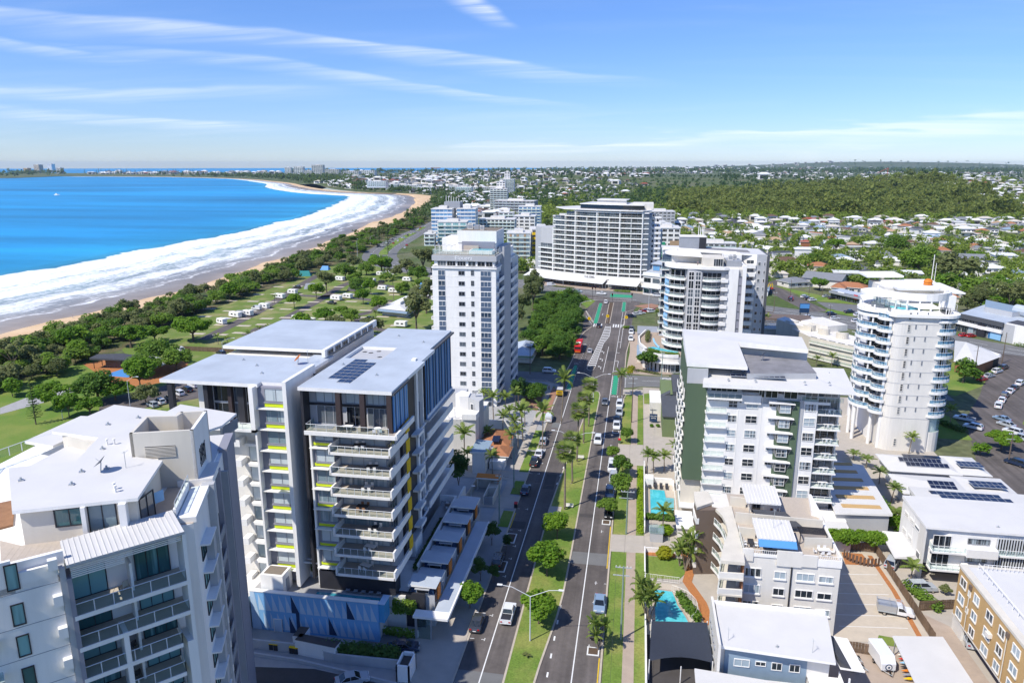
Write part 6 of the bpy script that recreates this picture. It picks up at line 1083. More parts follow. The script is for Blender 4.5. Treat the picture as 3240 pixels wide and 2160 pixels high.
m=MB();m.prism([(140.9,328.6),(142.6,325.4),(143.4,325.8),(141.7,329)],0,5.4,'charcoal');part('sign_pylon',m,B);letters(B,'32',141.5,327.0,3.2,R(-62.3),1.7,'text_white');m=MB();m.prism([(144,323.4),(146.2,319.2),(146.3,319.3),(144.1,323.5)],.3,3.2,'skyblue');part('blue_poster',m,B);m=MB();m.tube([(160,340,9.6),(163,334,9.6)],2.4,'paleroof',12);part('barrel_vault',m,B)
B=thing('takeaway_strip','low dark shopfronts with white sign boxes behind the highway car park','shops',(112,404,0));m=MB();m.prism([(103,413.6),(114.2,393.4),(120,398),(110,421)],0,4.2,'darkgrey','paleroof');m.prism(off([(102.6,413.4),(113.8,393)],.9)+off([(102.6,413.4),(113.8,393)],-.2)[::-1],2.9,4.0,'grey');part('wall',m,B)
for j in range(6):f=j/6;win(B,103.2+11*f,413-20*f,.2,R(-61),2.9,2.5,2,1,'glass_dark','grey',name='shop_window')
m=MB();m.prism([(105.2,408.6),(107.4,404.6),(107.6,404.8),(105.4,408.8)],3.0,4.4,'white');m.prism([(110.6,398.6),(111.8,396.4),(112,396.6),(110.8,398.8)],2.2,4.6,'red');part('sign_box',m,B)
B=thing('pylon_sign','tall dark pylon sign with a blue top panel beside the highway','sign',(75.5,347,0));m=MB();m.box(73.9,74.2,346.4,346.7,0,8,'charcoal');m.box(77.2,77.5,346.4,346.7,0,8,'charcoal');part('post',m,B);m=MB();m.box(73.6,77.8,346.3,346.8,4.2,8.4,'navy');m.box(73.7,77.7,346.2,346.3,6.2,8.2,'blue');part('board',m,B)
B=thing('arches_sign','yellow double-arch restaurant sign on a pole by the dark end wall','sign',(73,421,0));m=MB();m.cyl(73,421,0,4.4,.2,'charcoal',6);part('post',m,B);m=MB()
for s_ in(-1,1):m.tube([(73+s_*1.25,421,3.6),(73+s_*1.1,421,5.2),(73+s_*.72,421,6.2),(73+s_*.3,421,5.2),(73+s_*.1,421,3.9)],.22,'yellow',6)
part('arches',m,B);m=MB();m.box(71.4,74.6,420.9,421.2,2.9,3.5,'red');part('base_panel',m,B)
# == park and caravan park buildings
B=thing('picnic_shelter','park shelter with a dark blue-grey roof beside the playground','shelter',(-181,223,0));m=MB();m.prism([(-188,220.4,4.0),(-174.6,221.4,3.7),(-175,227,3.9),(-180,227.6,4.2),(-188.4,225,4.2)],3.3,3.4,'roof_dark');part('roof',m,B);m=MB();m.box(-184,-178,223,226,0,3.3,'brown');
for x,y in((-187,221),(-176,222),(-176,226),(-187,225)):m.cyl(x,y,0,3.4,.12,'brownblack',6)
part('wall',m,B)
B=thing('playground_sail','white peaked sail over the blue playground','shade sail',(-165,219,0));m=MB();m.add([(-171,215,2.6),(-159,214,3.2),(-158,226,3.0),(-170,227,2.8),(-166,220,6.4)],[(0,1,4),(1,2,4),(2,3,4),(3,0,4)],'canvas');part('sail_cloth',m,B);m=MB();m.cyl(-166,220,0,6.4,.15,'steel',6);part('post',m,B)
g=MB();g.sheet([(-178,214,.04),(-168,213,.04),(-167,221,.04),(-177,222,.04)],'blue');g.sheet([(-196,226,.03),(-160,200,.03),(-150,214,.03),(-160,236,.03),(-188,240,.03)],'garden_bed');g.sheet([(-150,176,.05),(-128,200,.05),(-132,216,.05),(-142,220,.05),(-160,190,.05)],'asphalt');g.sheet(px([(0,1290),(90,1255),(190,1225),(260,1230),(150,1270),(0,1310)],.04),'conc_grey');struct('park_paving',g)
B=thing('amenities_block','caravan park amenities block with a white hipped roof and ridge vent','amenities block',(-112,340,0));m=MB();m.prism([(-119,328.6),(-106,325),(-106.6,343),(-117.4,355)],0,3.3,'cream');part('wall',m,B);m=MB();m.add([(-120.4,327.2,3.4),(-104.8,322.6,3.4),(-105.2,344.4,3.4),(-118.4,357.4,3.4),(-112.4,331,5.2),(-112,347,5.2)],[(0,1,4),(1,2,5,4),(2,3,5),(3,0,4,5)],'white_roof');m.prism([(-113.8,332),(-110.8,331.4),(-110.6,347),(-113.4,348)],4.6,6.0,'white');m.prism([(-120.6,325.6,2.7),(-104.6,321.2,2.7),(-104.7,323.4,3.3),(-120.4,327.6,3.3)],2.4,2.5,'roof_blue');part('roof',m,B)
B=thing('surf_cottage','low cream cottage with grey-green roof and black solar panels beside the fig trees','cottage',(-40,262,0));m=MB();m.box(-44.6,-36.4,254,268,0,3,'offwhite');m.box(-44.8,-36.6,253.6,254,.2,1.6,'white');part('wall',m,B);m=MB();hip(m,-44.4,-36.6,253,272,3.2,2.0,'white','paleroof');hip(m,-45.5,-36,251.6,255,2.6,.6,'white','palegreen');part('roof',m,B);solar(B,-40.2,259.5,4.9,3,3,.0,1,1.6);solar(B,-38.8,265,4.4,2,1,0,1,1.6)
# == middle-distance buildings
BLK=[]
def block(name,label,x,y,a,w,d,h,fl,wall='white',glass='glass_dark',roof='white_roof',balc=True,cols=None,group=None,cat='apartment block',band=None,side=True,z0=0.0,wf=.72,hf=.55):
 """an apartment block of the middle distance: walls, roof, storeys of windows and balcony bands"""
 B=thing(name,label,cat,(x,y,z0),group);c,s=math.cos(R(a)),math.sin(R(a));o=(x,y);U=lambda u,n:(x+u*c+n*s,y+u*s-n*c);BLK.append((*U(w/2,-d/2),max(w,d)*.62))
 m=MB();m.prism([U(0,0),U(w,0),U(w,-d),U(0,-d)],z0-3,z0+h,wall);part('wall',m,B);m=MB();m.prism([U(-.4,.4),U(w+.4,.4),U(w+.4,-d-.4),U(-.4,-d-.4)],z0+h,z0+h+.5,'white',roof);m.prism([U(w*.3,-d*.3),U(w*.7,-d*.3),U(w*.7,-d*.8),U(w*.3,-d*.8)],z0+h+.5,z0+h+2.6,'offwhite',roof);part('roof',m,B)
 fh=h/fl;cols=cols or max(2,int(w/4.2));cw=w/cols;me=wmesh(round(cw*wf,1),round(fh*hf,1),3,1,glass,'white',.12);sc_=max(1,int(d/5));ms=wmesh(round(d/sc_*.45,1),round(fh*.45,1),2,1,glass,'white',.1)
 for k in range(fl):
  for j in range(cols):q=U(cw*(j+(1-wf)/2),.02);put('window',me,B,q[0],q[1],z0+fh*k+fh*.28,R(a))
  if side:
   for j in range(sc_):
    q=U(w+.02,-d/sc_*(j+.28));put('window',ms,B,q[0],q[1],z0+fh*k+fh*.32,R(a)+HP);q=U(-.02,-d/sc_*(j+.72));put('window',ms,B,q[0],q[1],z0+fh*k+fh*.32,R(a)-HP)
  if balc or band:
   m=MB();m.prism([U(-.2,1.3 if balc else .25),U(w+.2,1.3 if balc else .25),U(w+.2,0),U(-.2,0)],z0+fh*k-.12,z0+fh*k+(.25 if balc else fh*.3),band or 'white')
   if balc:m.prism([U(-.2,1.3),U(w+.2,1.3),U(w+.2,1.22),U(-.2,1.22)],z0+fh*k+.25,z0+fh*k+1.1,'bal_pale')
   part('balcony' if balc else 'band',m,B)
 return B
b=block('striped_office','blue and white banded block with roof antennas beside the coast road',-187,656,6,19,26,30,9,'white','glass_blue',balc=False,cols=5,band='white',wf=.98,hf=.62);m=MB();m.box(-179,-164,672,684,30,36,'grey')
for k in range(6):m.cyl(-178+2.4*k,676,36,39+rnd.random()*3,.25,'white',5)
part('antenna_room',m,b)
block('striped_office','blue and white banded wing right of the antenna-topped block',-165,664,6,17,22,30,9,'white','glass_blue',balc=False,cols=5,band='white',wf=.98,hf=.62)
b=block('arched_flats','white flats with teal balcony glass in front of the blue banded block',-176,636,8,26,18,20,6,'white','glass_teal',cols=4);m=MB();m.prism(arcpts(-164,637,0.1,0,360,6)[:-1],20,20.1,'white');part('parapet',m,b)
block('white_flats','white flats with many balconies and small gabled tops, behind the white tower',-150,690,4,34,20,19,6,'white','glass_dark',cols=9)
block('white_flats','white flats with a blank wall and grey rear, right of the gabled flats',-122,722,2,21,22,20,6,'white','glass_dark',balc=False,cols=4);block('penthouse_flats','tall white stepped flats behind the blank-walled white flats',-130,800,4,24,20,25,8,'white','glass_blue');block('white_flats','small white flats with pyramid grey roofs left of the palms',-150,790,4,16,16,19,6,'white','glass_dark');block('white_flats','white flats half hidden behind the resort block palms',-92,800,4,22,16,15,5,'white','glass_dark')
b=block('yellow_flats','white flats with mustard panels and curtains left of the resort block',-92,517,8,16,22,22,7,'white','curtain',cols=4)
for k in range(7):
 for j in range(3):m=MB();q=-90.4+5*j;m.box(q,q+1.6,516.9+.14*(q+92),517.4+.14*(q+92),3.14*k+.8,3.14*k+2.8,'roof_tan');part('mustard_panel',m,b)
b=block('yellow_flats','dark-windowed flats with yellow balcony fronts left of the resort block',-76,530,12,15,22,24,7,'white','glass_dark',balc=False,cols=5,band='white',wf=.9)
for k in range(2,7):m=MB();m.box(-75.9,-71.5,529.2,530.4,3.4*k-.2,3.4*k+1.6,'yellow');part('yellow_front',m,b)
m=MB();m.prism([(-78,506),(-66,502),(-60,516),(-72,526)],0,5,'white');solo('white_annex',m,'sloping white blank wall of the podium beside the yellow-fronted flats','building',(-70,506,0))
block('white_tower','white stepped beachside tower, nearer of the two beyond the banded block',-222,1100,4,26,18,34,11,'offwhite','glass_dark',cols=5,cat='apartment tower');block('white_tower','white core rising on top of the nearer stepped beachside tower',-214,1112,4,13,14,44,13,'white','glass_dark',balc=False,cols=3,cat='apartment tower');block('white_tower','white balconied tower, farther of the two beyond the banded block',-322,1712,4,33,24,36,12,'white','glass_dark',cols=7,cat='apartment tower');block('lift_tower','narrow white lift core on the farther balconied tower',-313,1722,4,13,12,52,15,'white','glass_dark',balc=False,cols=2,cat='apartment tower',side=False)
block('purple_block','long dark purple and white hotel below the white stepped tower',-205,1050,-6,58,24,19,5,'lilac','glass_dark',cols=10);block('white_flats','white flats among the pines far up the beach road',-424,1694,4,38,24,18,6,'white','glass_teal')
block('roadside_flats','small pale flats left of the blue banded block',-186,628,10,9,16,10,3,'white','glass_dark',cols=2)
b=block('white_flats','grey and white flats with a mustard corner and green banner, right of the resort block',12,556,2,18,24,24,7,'white','glass_dark',cols=4,balc=False);m=MB();m.box(23,30.4,555.4,557,4,15,'roof_tan');part('mustard_corner',m,b);m=MB();m.box(13.4,19.6,554.4,554.6,3.2,14.2,'bike_green');part('green_banner',m,b)
letters(b,'DISPLAY',16.5,554.34,9.6,0,1.5,'text_white');letters(b,'OPEN',16.5,554.34,7.0,0,2.2,'text_white');letters(b,'TODAY',16.5,554.34,5.0,0,1.3,'text_white')
block('white_flats','grey-roofed flats with lilac panels behind the resort block',8,866,4,32,26,17,5,'midgrey','glass_dark',cols=7,balc=False);block('white_flats','long white flats peeping over the right end of the resort block',-2,640,4,24,18,22,7,'white','glass_dark');block('tan_hall','low tan building right of the resort block',40,620,2,20,14,9,3,'tan','glass_dark',balc=False);block('brown_flats','brown-balconied low flats by the highway trees',46,600,3,30,14,9,3,'midgrey','glass_dark')
# == vegetation
nr=np.random.default_rng(11)
def leaf_cloud(cl,n,size,up=.95,asp=.66):
 """n leaf-sized faces spread over clumps: cl = rows of (x, y, z, r, flatten)"""
 cl=np.array(cl,float);w=cl[:,3]**2;idx=nr.choice(len(cl),n,p=w/w.sum());d=nr.normal(size=(n,3));d/=np.linalg.norm(d,axis=1)[:,None]
 rad=cl[idx,3]*(1-.42*nr.random(n)**1.6);p=cl[idx,:3]+d*rad[:,None]*np.stack([np.ones(n),np.ones(n),cl[idx,4]],1)
 nn=d*.75+nr.normal(size=(n,3))*.5+np.array([0,0,up]);nn/=np.linalg.norm(nn,axis=1)[:,None]
 a=np.cross(nn,nr.normal(size=(n,3)));a/=np.linalg.norm(a,axis=1)[:,None];b=np.cross(nn,a);s=(size*(.6+.8*nr.random(n)))[:,None]
 return np.stack([p-a*s,p-b*s*asp,p+a*s,p+b*s*asp],1)
def quads_mesh(name,Q,mats,mi=None):
 n=len(Q);me=bpy.data.meshes.new(name);me.vertices.add(n*4);me.vertices.foreach_set('co',Q.astype(np.float32).reshape(-1));me.loops.add(n*4);me.loops.foreach_set('vertex_index',np.arange(n*4,dtype=np.int32))
 me.polygons.add(n);me.polygons.foreach_set('loop_start',np.arange(0,n*4,4,dtype=np.int32))
 for m in mats:me.materials.append(MATS[m])
 if mi is not None:me.polygons.foreach_set('material_index',np.asarray(mi,dtype=np.int32))
 me.update(calc_edges=True);return me
def clumps(n,R_,zc,rz,r,flat=.8,inner=.15):
 o=[]
 for i in range(n):
  t=rnd.random()*2*math.pi;ph=math.asin(rnd.uniform(-.35,1));k=rnd.uniform(.62,1)if i>n*inner else rnd.uniform(0,.5);o.append((R_*k*math.cos(t)*math.cos(ph),R_*k*math.sin(t)*math.cos(ph),zc+rz*k*math.sin(ph),r*rnd.uniform(.7,1.25),flat))
 return o
def trunk_mb(h,r,limbs,spread,top,lean=(0,0),n=7):
 m=MB();m.tube([(0,0,0),(lean[0]*.5,lean[1]*.5,h*.55),(lean[0],lean[1],h)],[r,r*.75,r*.55],'trunk',n)
 for i in range(limbs):
  a=2*math.pi*(i+rnd.random()*.6)/limbs;e=spread*rnd.uniform(.6,1);m.tube([(lean[0]*.8,lean[1]*.8,h*.8),(lean[0]+e*.5*math.cos(a),lean[1]+e*.5*math.sin(a),h+(top-h)*.45),(lean[0]+e*math.cos(a),lean[1]+e*math.sin(a),h+(top-h)*rnd.uniform(.7,1))],[r*.5,r*.3,r*.12],'trunk',5)
 return m
TREES={}
def tree_proto(key,name,cl,n,size,mat,trunk,up=.95,asp=.66):
 root=thing(name,name,'tree');o=link('crown',quads_mesh('crown',leaf_cloud(cl,n,size,up,asp),[mat]),root);link('trunk',trunk.mesh('trunk'),root);TREES.setdefault(key,[]).append(Proto(root))
for v in range(3):
 tree_proto('round','street_tree',clumps(20,2.1,3.8,1.7,1.15),3000,.26,'leaf_bright',trunk_mb(2.2,.14,5,1.6,4.2,(rnd.uniform(-.4,.4),rnd.uniform(-.4,.4))))
 tree_proto('street','street_tree',clumps(16,2.0,3.5,1.5,1.0),2200,.26,'leaf',trunk_mb(2.0,.12,4,1.4,4.0,(rnd.uniform(-.3,.3),0)))
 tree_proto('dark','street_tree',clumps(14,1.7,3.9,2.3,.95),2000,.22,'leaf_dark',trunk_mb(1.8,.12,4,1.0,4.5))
 tree_proto('fig','fig_tree',clumps(34,5.6,4.6,3.6,1.9),4200,.38,'leaf_fig',trunk_mb(3,.5,7,4.2,6))
 tree_proto('park','park_tree',clumps(30,4.6,4.4,3.0,1.6),3600,.36,'leaf',trunk_mb(2.4,.35,6,3.4,5.5))
 tree_proto('umbrella','umbrella_tree',clumps(26,4.6,4.3,1.9,1.35,.6),3200,.34,'leaf_bright',trunk_mb(2.4,.35,8,4.0,4.8))
 tree_proto('coast','coastal_tree',clumps(18,3.3,3.2,1.9,1.15),1500,.34,'leaf_olive',trunk_mb(2.0,.18,6,3.0,4.2,(rnd.uniform(-.8,.2),rnd.uniform(-.4,.4))))
 tree_proto('scrub','coastal_tree',clumps(20,3.6,2.7,1.9,1.4),1700,.36,'leaf',trunk_mb(1.4,.16,4,2.2,3.2))
 tree_proto('bare','windswept_tree',clumps(11,3.0,4.4,1.6,.75),620,.27,'leaf_olive',trunk_mb(2.2,.16,9,3.2,5.4,(rnd.uniform(-1,.2),rnd.uniform(-.5,.5))))
 tree_proto('gum','gum_tree',clumps(20,3.8,7.0,3.6,1.35),2300,.34,'leaf_olive',trunk_mb(4.2,.3,8,3.0,9,(rnd.uniform(-.6,.6),0)))
 tree_proto('suburb','garden_tree',clumps(16,3.4,3.9,2.7,1.5),900,.55,('leaf','leaf_olive','leaf_bright')[v],trunk_mb(1.8,.2,4,2.4,4.6))
def pine_proto():
 root=thing('norfolk_pine','norfolk pine','tree');Q=[]
 for k in range(15):
  z=1.6+k*.62;L=(2.5-k*.15)*rnd.uniform(.85,1.1)
  for j in range(6):
   a=2*math.pi*(j+k*.37)/6;d=np.array([math.cos(a),math.sin(a),.12]);s=np.array([-math.sin(a),math.cos(a),0])
   for t in np.linspace(.25,1,6):
    c=d*L*t+np.array([0,0,z]);w_=.3*(1.15-t*.6);Q.append([c-s*w_-d*.16,c+d*.12-s*.05,c+s*w_-d*.16,c+np.array([0,0,.22])])
 link('crown',quads_mesh('crown',np.array(Q),['leaf_dark']),root);m=MB();m.tube([(0,0,0),(0,0,6),(0,0,11.2)],[.22,.14,.03],'trunk',6);link('trunk',m.mesh('trunk'),root);return Proto(root)
TREES['pine']=[pine_proto()]
def frond_mesh(L,droop,n,wd,fan=False,mat='leaf_palm'):
 Q=[];pts=[np.array([math.sin(t*1.5708)*L*.92 if droop>.5 else t*L,0,L*(.42*t-droop*.9*t*t)])for t in np.linspace(0,1,n+1)]
 for i in range(n):
  p,q=pts[i],pts[i+1];t=(i+.5)/n;w_=wd*(math.sin(math.pi*min(1,t*.92+.14))**.7)
  for s in(-1,1):Q.append([p,q,q+np.array([.32*w_,s*w_,-.30*w_]),p+np.array([.45*w_,s*w_*.82,-.34*w_])])
 return quads_mesh('frond',np.array(Q),[mat])
FR=[frond_mesh(2.3,.62,7,.42),frond_mesh(2.4,.85,7,.42),frond_mesh(2.1,.35,7,.38)]
def fan_mesh():
 Q=[];
 for k in range(9):
  a=R(-75+150*k/8);c=np.array([1.0,0,.05]);e=c+np.array([math.cos(a)*1.15,math.sin(a)*1.15,-.16]);s=np.array([-math.sin(a)*.13,math.cos(a)*.13,.03]);m_=(c+e)/2;Q.append([c,m_-s,e,m_+s])
 Q.append([np.array([0,-.02,0]),np.array([1.,-.04,.05]),np.array([1.,.04,.05]),np.array([0,.02,0])]);return quads_mesh('frond',np.array(Q),['leaf_palm'])
FAN=fan_mesh()
def palm_proto(key,h,nf,fan=False,lean=0.0,nt=1):
 root=thing('fan_palm' if fan else 'palm_tree','palm','palm tree')
 for t in range(nt):
  a=2.1*t+.4;ex,ey=(lean*math.cos(a),lean*math.sin(a));hh=h*(1-.13*t);m=MB();r0=.19 if fan else .13
  m.tube([(0,0,0),(.02*hh,0,.06*hh)if nt==1 else(ex*.25,ey*.25,.3*hh),(ex*.5,ey*.5,hh*.55),(ex,ey,hh)],[r0*1.35,r0*1.05,r0*.85,r0*.75],'palm_trunk',7)
  if not fan:m.tube([(ex,ey,hh-1.0),(ex,ey,hh-.1)],[r0*.9,r0*1.0],'leaf_palm',7)
  link('trunk',m.mesh('trunk'),root)
  for k in range(nf):
   az=2.399*k+t;el=(.95-1.75*k/nf)if fan else(1.0-1.25*k/nf);o=link('frond',FAN if fan else FR[0 if el>.3 else(1 if el>-.1 else 2)],root,(ex,ey,hh));o.rotation_euler=(0,-el,az)
   s=rnd.uniform(.85,1.15)*(1.0 if fan else 1.0);o.scale=(s,s,s)
  if fan:
   q=MB();q.tube([(ex,ey,hh-1.5),(ex,ey,hh-.7),(ex,ey,hh-.1)],[.26,.55,.35],'skirt',9);link('dead_fronds',q.mesh('dead_fronds'),root)
 TREES.setdefault(key,[]).append(Proto(root))
palm_proto('fanpalm',9.5,30,True);palm_proto('palm',6.5,15);palm_proto('palm',6.0,16,False,.5);palm_proto('multi',5.2,11,False,1.3,4);palm_proto('tallpalm',9,15,False,.4)
def depth(p):return float(np.array([p[0],p[1],(p[2]if len(p)>2 else 0)-H])@FWD)
CW=dict(round=5.0,street=4.6,dark=4.6,fig=13.4,park=11,umbrella=11,coast=7.6,scrub=8.4,bare=7,gum=8.6,suburb=8.2,pine=5.0)
def tree(kind,x,y,wpx,label,group=None,var=None,zs=1.0,z=0.0):
 p=at(x,y,z);s=wpx*depth(p)/FPX/CW[kind];L=TREES[kind];pr=L[var%len(L)]if var is not None else rnd.choice(L);return pr(p,rnd.random()*6.28,(s,s,s*zs),label,group)
def treew(kind,x,y,s,label,group=None,z=0.0,zs=1.0):return rnd.choice(TREES[kind])((x,y,z),rnd.random()*6.28,(s,s,s*zs),label,group)
PH=dict(fanpalm=9.5,palm=6.4,multi=5.2,tallpalm=9)
def palm(kind,x,y,ty,label,group=None,k=1.0):
 """a palm standing at a pixel, its crown centre seen at height ty"""
 p=at(x,y);h=hgt(x,y,ty);s=h/PH[kind];w=min(max(s,.85),1.25)*k*(1.0 if kind=='fanpalm' else .72 if kind=='multi' else 1.12);return rnd.choice(TREES[kind])(p,rnd.random()*6.28,(w,w,s),label,group)
 # median
for x,y,w,l in((1730,1822,104,'bright round tree on the median nearest the front lamp post but one'),(1703,1974,98,'bright round tree on the median right beside the nearest lamp post'),(1762,1706,78,'bright round tree with a bare forked limb on the median by the palms')):tree('round',x,y,w,l,'round trees on the median')
tree('bare',1668,2080,36,'dry leafless shrub on the median grass at the bottom edge',zs=.45)
for x,y,t,l in((1786,1612,1428,'tall fan palm at the near end of the median row'),(1808,1530,1388,'fan palm second from the near end of the median row'),(1827,1461,1300,'fan palm in the middle of the median row'),(1846,1402,1260,'fan palm second from the far end of the median row'),(1862,1349,1217,'fan palm at the far end of the median row beside the junction')):palm('fanpalm',x,y,t,l,'fan palms along the median')
# left footpath
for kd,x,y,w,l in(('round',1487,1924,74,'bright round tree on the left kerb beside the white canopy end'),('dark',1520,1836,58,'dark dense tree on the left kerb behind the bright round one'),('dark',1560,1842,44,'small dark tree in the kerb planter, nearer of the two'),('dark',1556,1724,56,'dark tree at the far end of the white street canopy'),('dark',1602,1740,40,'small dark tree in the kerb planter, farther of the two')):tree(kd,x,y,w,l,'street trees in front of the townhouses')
# right footpath
for x,y,w,l in((1936,1458,42,'small tree on the right verge behind the white parked van'),(1968,1506,60,'leafy verge tree over the white parked van'),(1968,1573,68,'leafy verge tree over the navy parked car'),(1921,1640,62,'leafy tree in the white-edged kerb planter nearest the camera'),(1984,1400,42,'leafy verge tree beside the red-lidded bin'),(2045,1176,60,'round street tree in front of the glazed corner shop')):tree('street',x,y,w,l,'street trees on the right verge')
palm('multi',1892,2056,1960,'clump of thin palms in the kerb planter over the black parked car')
palm('palm',1961,1258,1180,'single small palm at the junction kerb');palm('palm',1775,1340,1190,'slender palm at the left corner of the junction')
for i,(x,y,t)in enumerate(((1630,1300,1240),(1600,1320,1255),(1628,1396,1330),(1717,1422,1300),(1656,1395,1290),(1470,1470,1370),(1560,1330,1255),(1530,1290,1240),(1462,1252,1225),(1490,1262,1238),(1618,1450,1375),(1640,1420,1350),(1480,1490,1432),(1557,1500,1440),(1545,1420,1360),(1590,1380,1310),(1610,1350,1290),(1660,1350,1290))):
 palm('palm',x,y,t,'feathery palm in the garden in front of the tall white tower' if i in(0,1,6,7,8,9,15,16,17)else 'feathery palm beside the terracotta-roofed house','palms left of the road' if i in(0,1,6,7,8,9,15,16,17)else 'palms by the terracotta roofs')
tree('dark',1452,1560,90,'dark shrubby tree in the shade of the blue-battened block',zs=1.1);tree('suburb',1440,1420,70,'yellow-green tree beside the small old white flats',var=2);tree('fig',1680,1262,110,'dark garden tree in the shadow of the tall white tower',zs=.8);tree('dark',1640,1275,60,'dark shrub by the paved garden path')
for i,(x,y,t)in enumerate(((2042,1500,1430),(2066,1496,1445),(2100,1490,1440),(2134,1446,1405),(2096,1694,1615))):palm('palm',x,y,t,('palm left of three by the white pool terrace','palm in the middle of three by the white pool terrace','bushy palm right of three by the white pool terrace','palm against the green end wall','palm at the corner of the rectangular pool')[i])
for i,(x,y,t)in enumerate(((2168,1806,1700),(2185,1800,1720),(2150,1790,1730),(2046,1960,1850),(2052,1968,1870))):palm('multi',x,y,t,('clump of palms in front of the wavy balconies, tallest','clump of palms in front of the wavy balconies, right','clump of palms in front of the wavy balconies, left','clump of thin palms at the kidney pool fence, rear','clump of thin palms at the kidney pool fence, front')[i])
for i,(x,y,t)in enumerate(((2818,1590,1535),(2700,1455,1432),(2740,1480,1450),(2830,1660,1620),(2875,1434,1375),(3006,1348,1290),(2780,1530,1490),(2880,1850,1790))):palm('palm',x,y,t,('large palm beside the striped shed','palm at the foot of the round tower, left','palm at the foot of the round tower, second','palm at the corner of the louvred apartments','lone palm leaning in front of the round white tower wall','palm on the grass right of the round tower','palm between the striped shed and the solar roofs','palm behind the timber fence by the louvred apartments')[i])
for i,(x,y,t)in enumerate(((2074,1022,985),(2115,1030,995),(2210,1060,1045),(2341,1072,1042),(2368,1050,1000),(2396,1055,995),(2425,1045,1000),(2095,1010,990),(2660,1110,1085),(2610,1130,1100),(2630,1160,1125),(2580,1160,1130))):palm('palm',x,y,t,'palm around the foot of the curved-balcony tower' if i<8 else 'palm in the motel garden','palms by the curved-balcony tower' if i<8 else 'palms of the motel')
tree('suburb',3050,1208,84,'round dark green tree on the corner lawn behind the round tower',var=0);tree('umbrella',3168,1424,108,'bright yellow-green spreading tree at the right edge');tree('suburb',3100,1440,50,'small yellowish tree beside the bright spreading one',var=2)
for i,(x,w)in enumerate(((2650,66),(2690,60),(2735,62),(2775,54))):tree('round',x,1742,w,'bright shrub tree in the row behind the car park fence','hedge trees behind the car park')
tree('suburb',2990,1880,40,'grey-leaved shrub by the louvred apartments',var=1)
def bush(x,y,r,mat,label,z=0,h=None,name='shrub',group=None,n=700,size=.14):
 k=('bush',mat)
 if k not in TREES:
  TREES[k]=quads_mesh('shrub',leaf_cloud([(0,0,.5,.52,.95),(.15,.1,.55,.45,.9),(-.2,.1,.5,.42,.9)],n,size),[mat])
 o=link(name,TREES[k],None,(x,y,z),rnd.random()*6);o.scale=(r*2,r*2,(h or r*1.7));return tag(o,label,'shrub',group)
p=at(2105,1765);bush(p[0],p[1],1.3,'leaf_yellow','clipped yellow-green ball shrub on the lawn corner');p=at(2104,1690);bush(p[0],p[1],1.2,'leaf_lime','spiky lime shrub beside the small glass-roofed shed')
for i in range(10):p=at(2062+20*i,1350,0);bush(p[0],p[1],.5,'leaf_bright','small clipped ball shrub in the row by the green house drive',group='ball shrubs by the drive')
def hedge(P0,P1,w,h,mat,label,n=1500,z=0.0,size=.22,name='hedge'):
 L=math.dist(P0,P1);a=math.atan2(P1[1]-P0[1],P1[0]-P0[0]);cl=[(u,rnd.uniform(-.1,.1)*w,h*.5+q,w*.55,h/w*.62)for u in np.arange(0,L+.01,w*.45)for q in(-h*.12,h*.12)]
 Q=leaf_cloud(cl,n,size);Q[:,:,2]=np.clip(Q[:,:,2],.02,h*1.12);o=link(name,quads_mesh('hedge',Q,[mat]),None,(P0[0],P0[1],z),a);return tag(o,label,'hedge')
hedge((2.6,133),(2.6,163),1.1,1.0,'leaf_lime','long bright lime hedge along the footpath',3600);hedge((4.2,139.5),(9.4,139.5),1.3,1.3,'leaf','green hedge at the near end of the rectangular pool',1400);hedge((-42.5,88.2),(-32.2,88.6),2.2,2.6,'leaf_dark','dark clipped hedge in front of the blue mural',3600);hedge((-36.3,94.5),(-31,94.3),1,1.4,'leaf','green planting at the base of the dark entry wall',900);hedge((-35.5,96.4),(-31.6,96.4),.9,3,'leaf','trailing creeper on the dark entry wall',1200,2.2);hedge((-50.2,99.6),(-47.2,100.2),1.4,2.6,'leaf','green planter bushes at the back of the pool terrace',900,5.6);hedge((-33.9,104),(-33.9,121),.8,.9,'leaf_dark','green planter strip along the townhouse terrace',1800,5.5)
hedge((5.4,256),(8.5,252.6),1.6,1.7,'leaf_fig','planting around the turquoise podium pool, left',900,5.6);hedge((9.5,251.6),(15,250.8),1.5,1.5,'leaf','planting around the turquoise podium pool, front',1200,5.6);hedge((4.6,270),(5.2,284),1.6,2.2,'leaf_olive','red-tinged bushes along the white podium edge',1200,5.6);hedge((-4.4,319),(-1,319),2,1.2,'leaf','green hedge on the corner island by the zebra crossing',700);hedge((-.5,254),(-1.5,246.6),2.2,.9,'leaf_yellow','yellowish planting at the right corner of the junction',900);hedge((-2.2,252),(9,246.2),1.0,.8,'leaf_olive','low planting along the corner plaza',1100)
hedge((-40,396),(-28,380),8,3.2,'leaf_bright','bright green bush mass on the corner by the highway',2400,0,.4);hedge((-12,414),(-4,412.5),2,1.4,'leaf_bright','hedge on the plaza below the resort block',700);hedge((-48,426),(-36,421),2,1,'leaf_olive','low planting along the plaza left of the sails',700);hedge((45.4,238),(56,238),3,2.2,'leaf','dark green hedge behind the green-ended block',1200,0,.3);hedge((88,204),(84,211),2.4,1.6,'leaf_dark','dark low hedge on the grass right of the round tower',900);hedge((149,312),(156,304),2.2,1.8,'leaf','clipped hedge in front of the showrooms',700);hedge((122,268),(130,277),1.6,1.2,'leaf_bright','clipped hedge beside the white gabled shop',700)
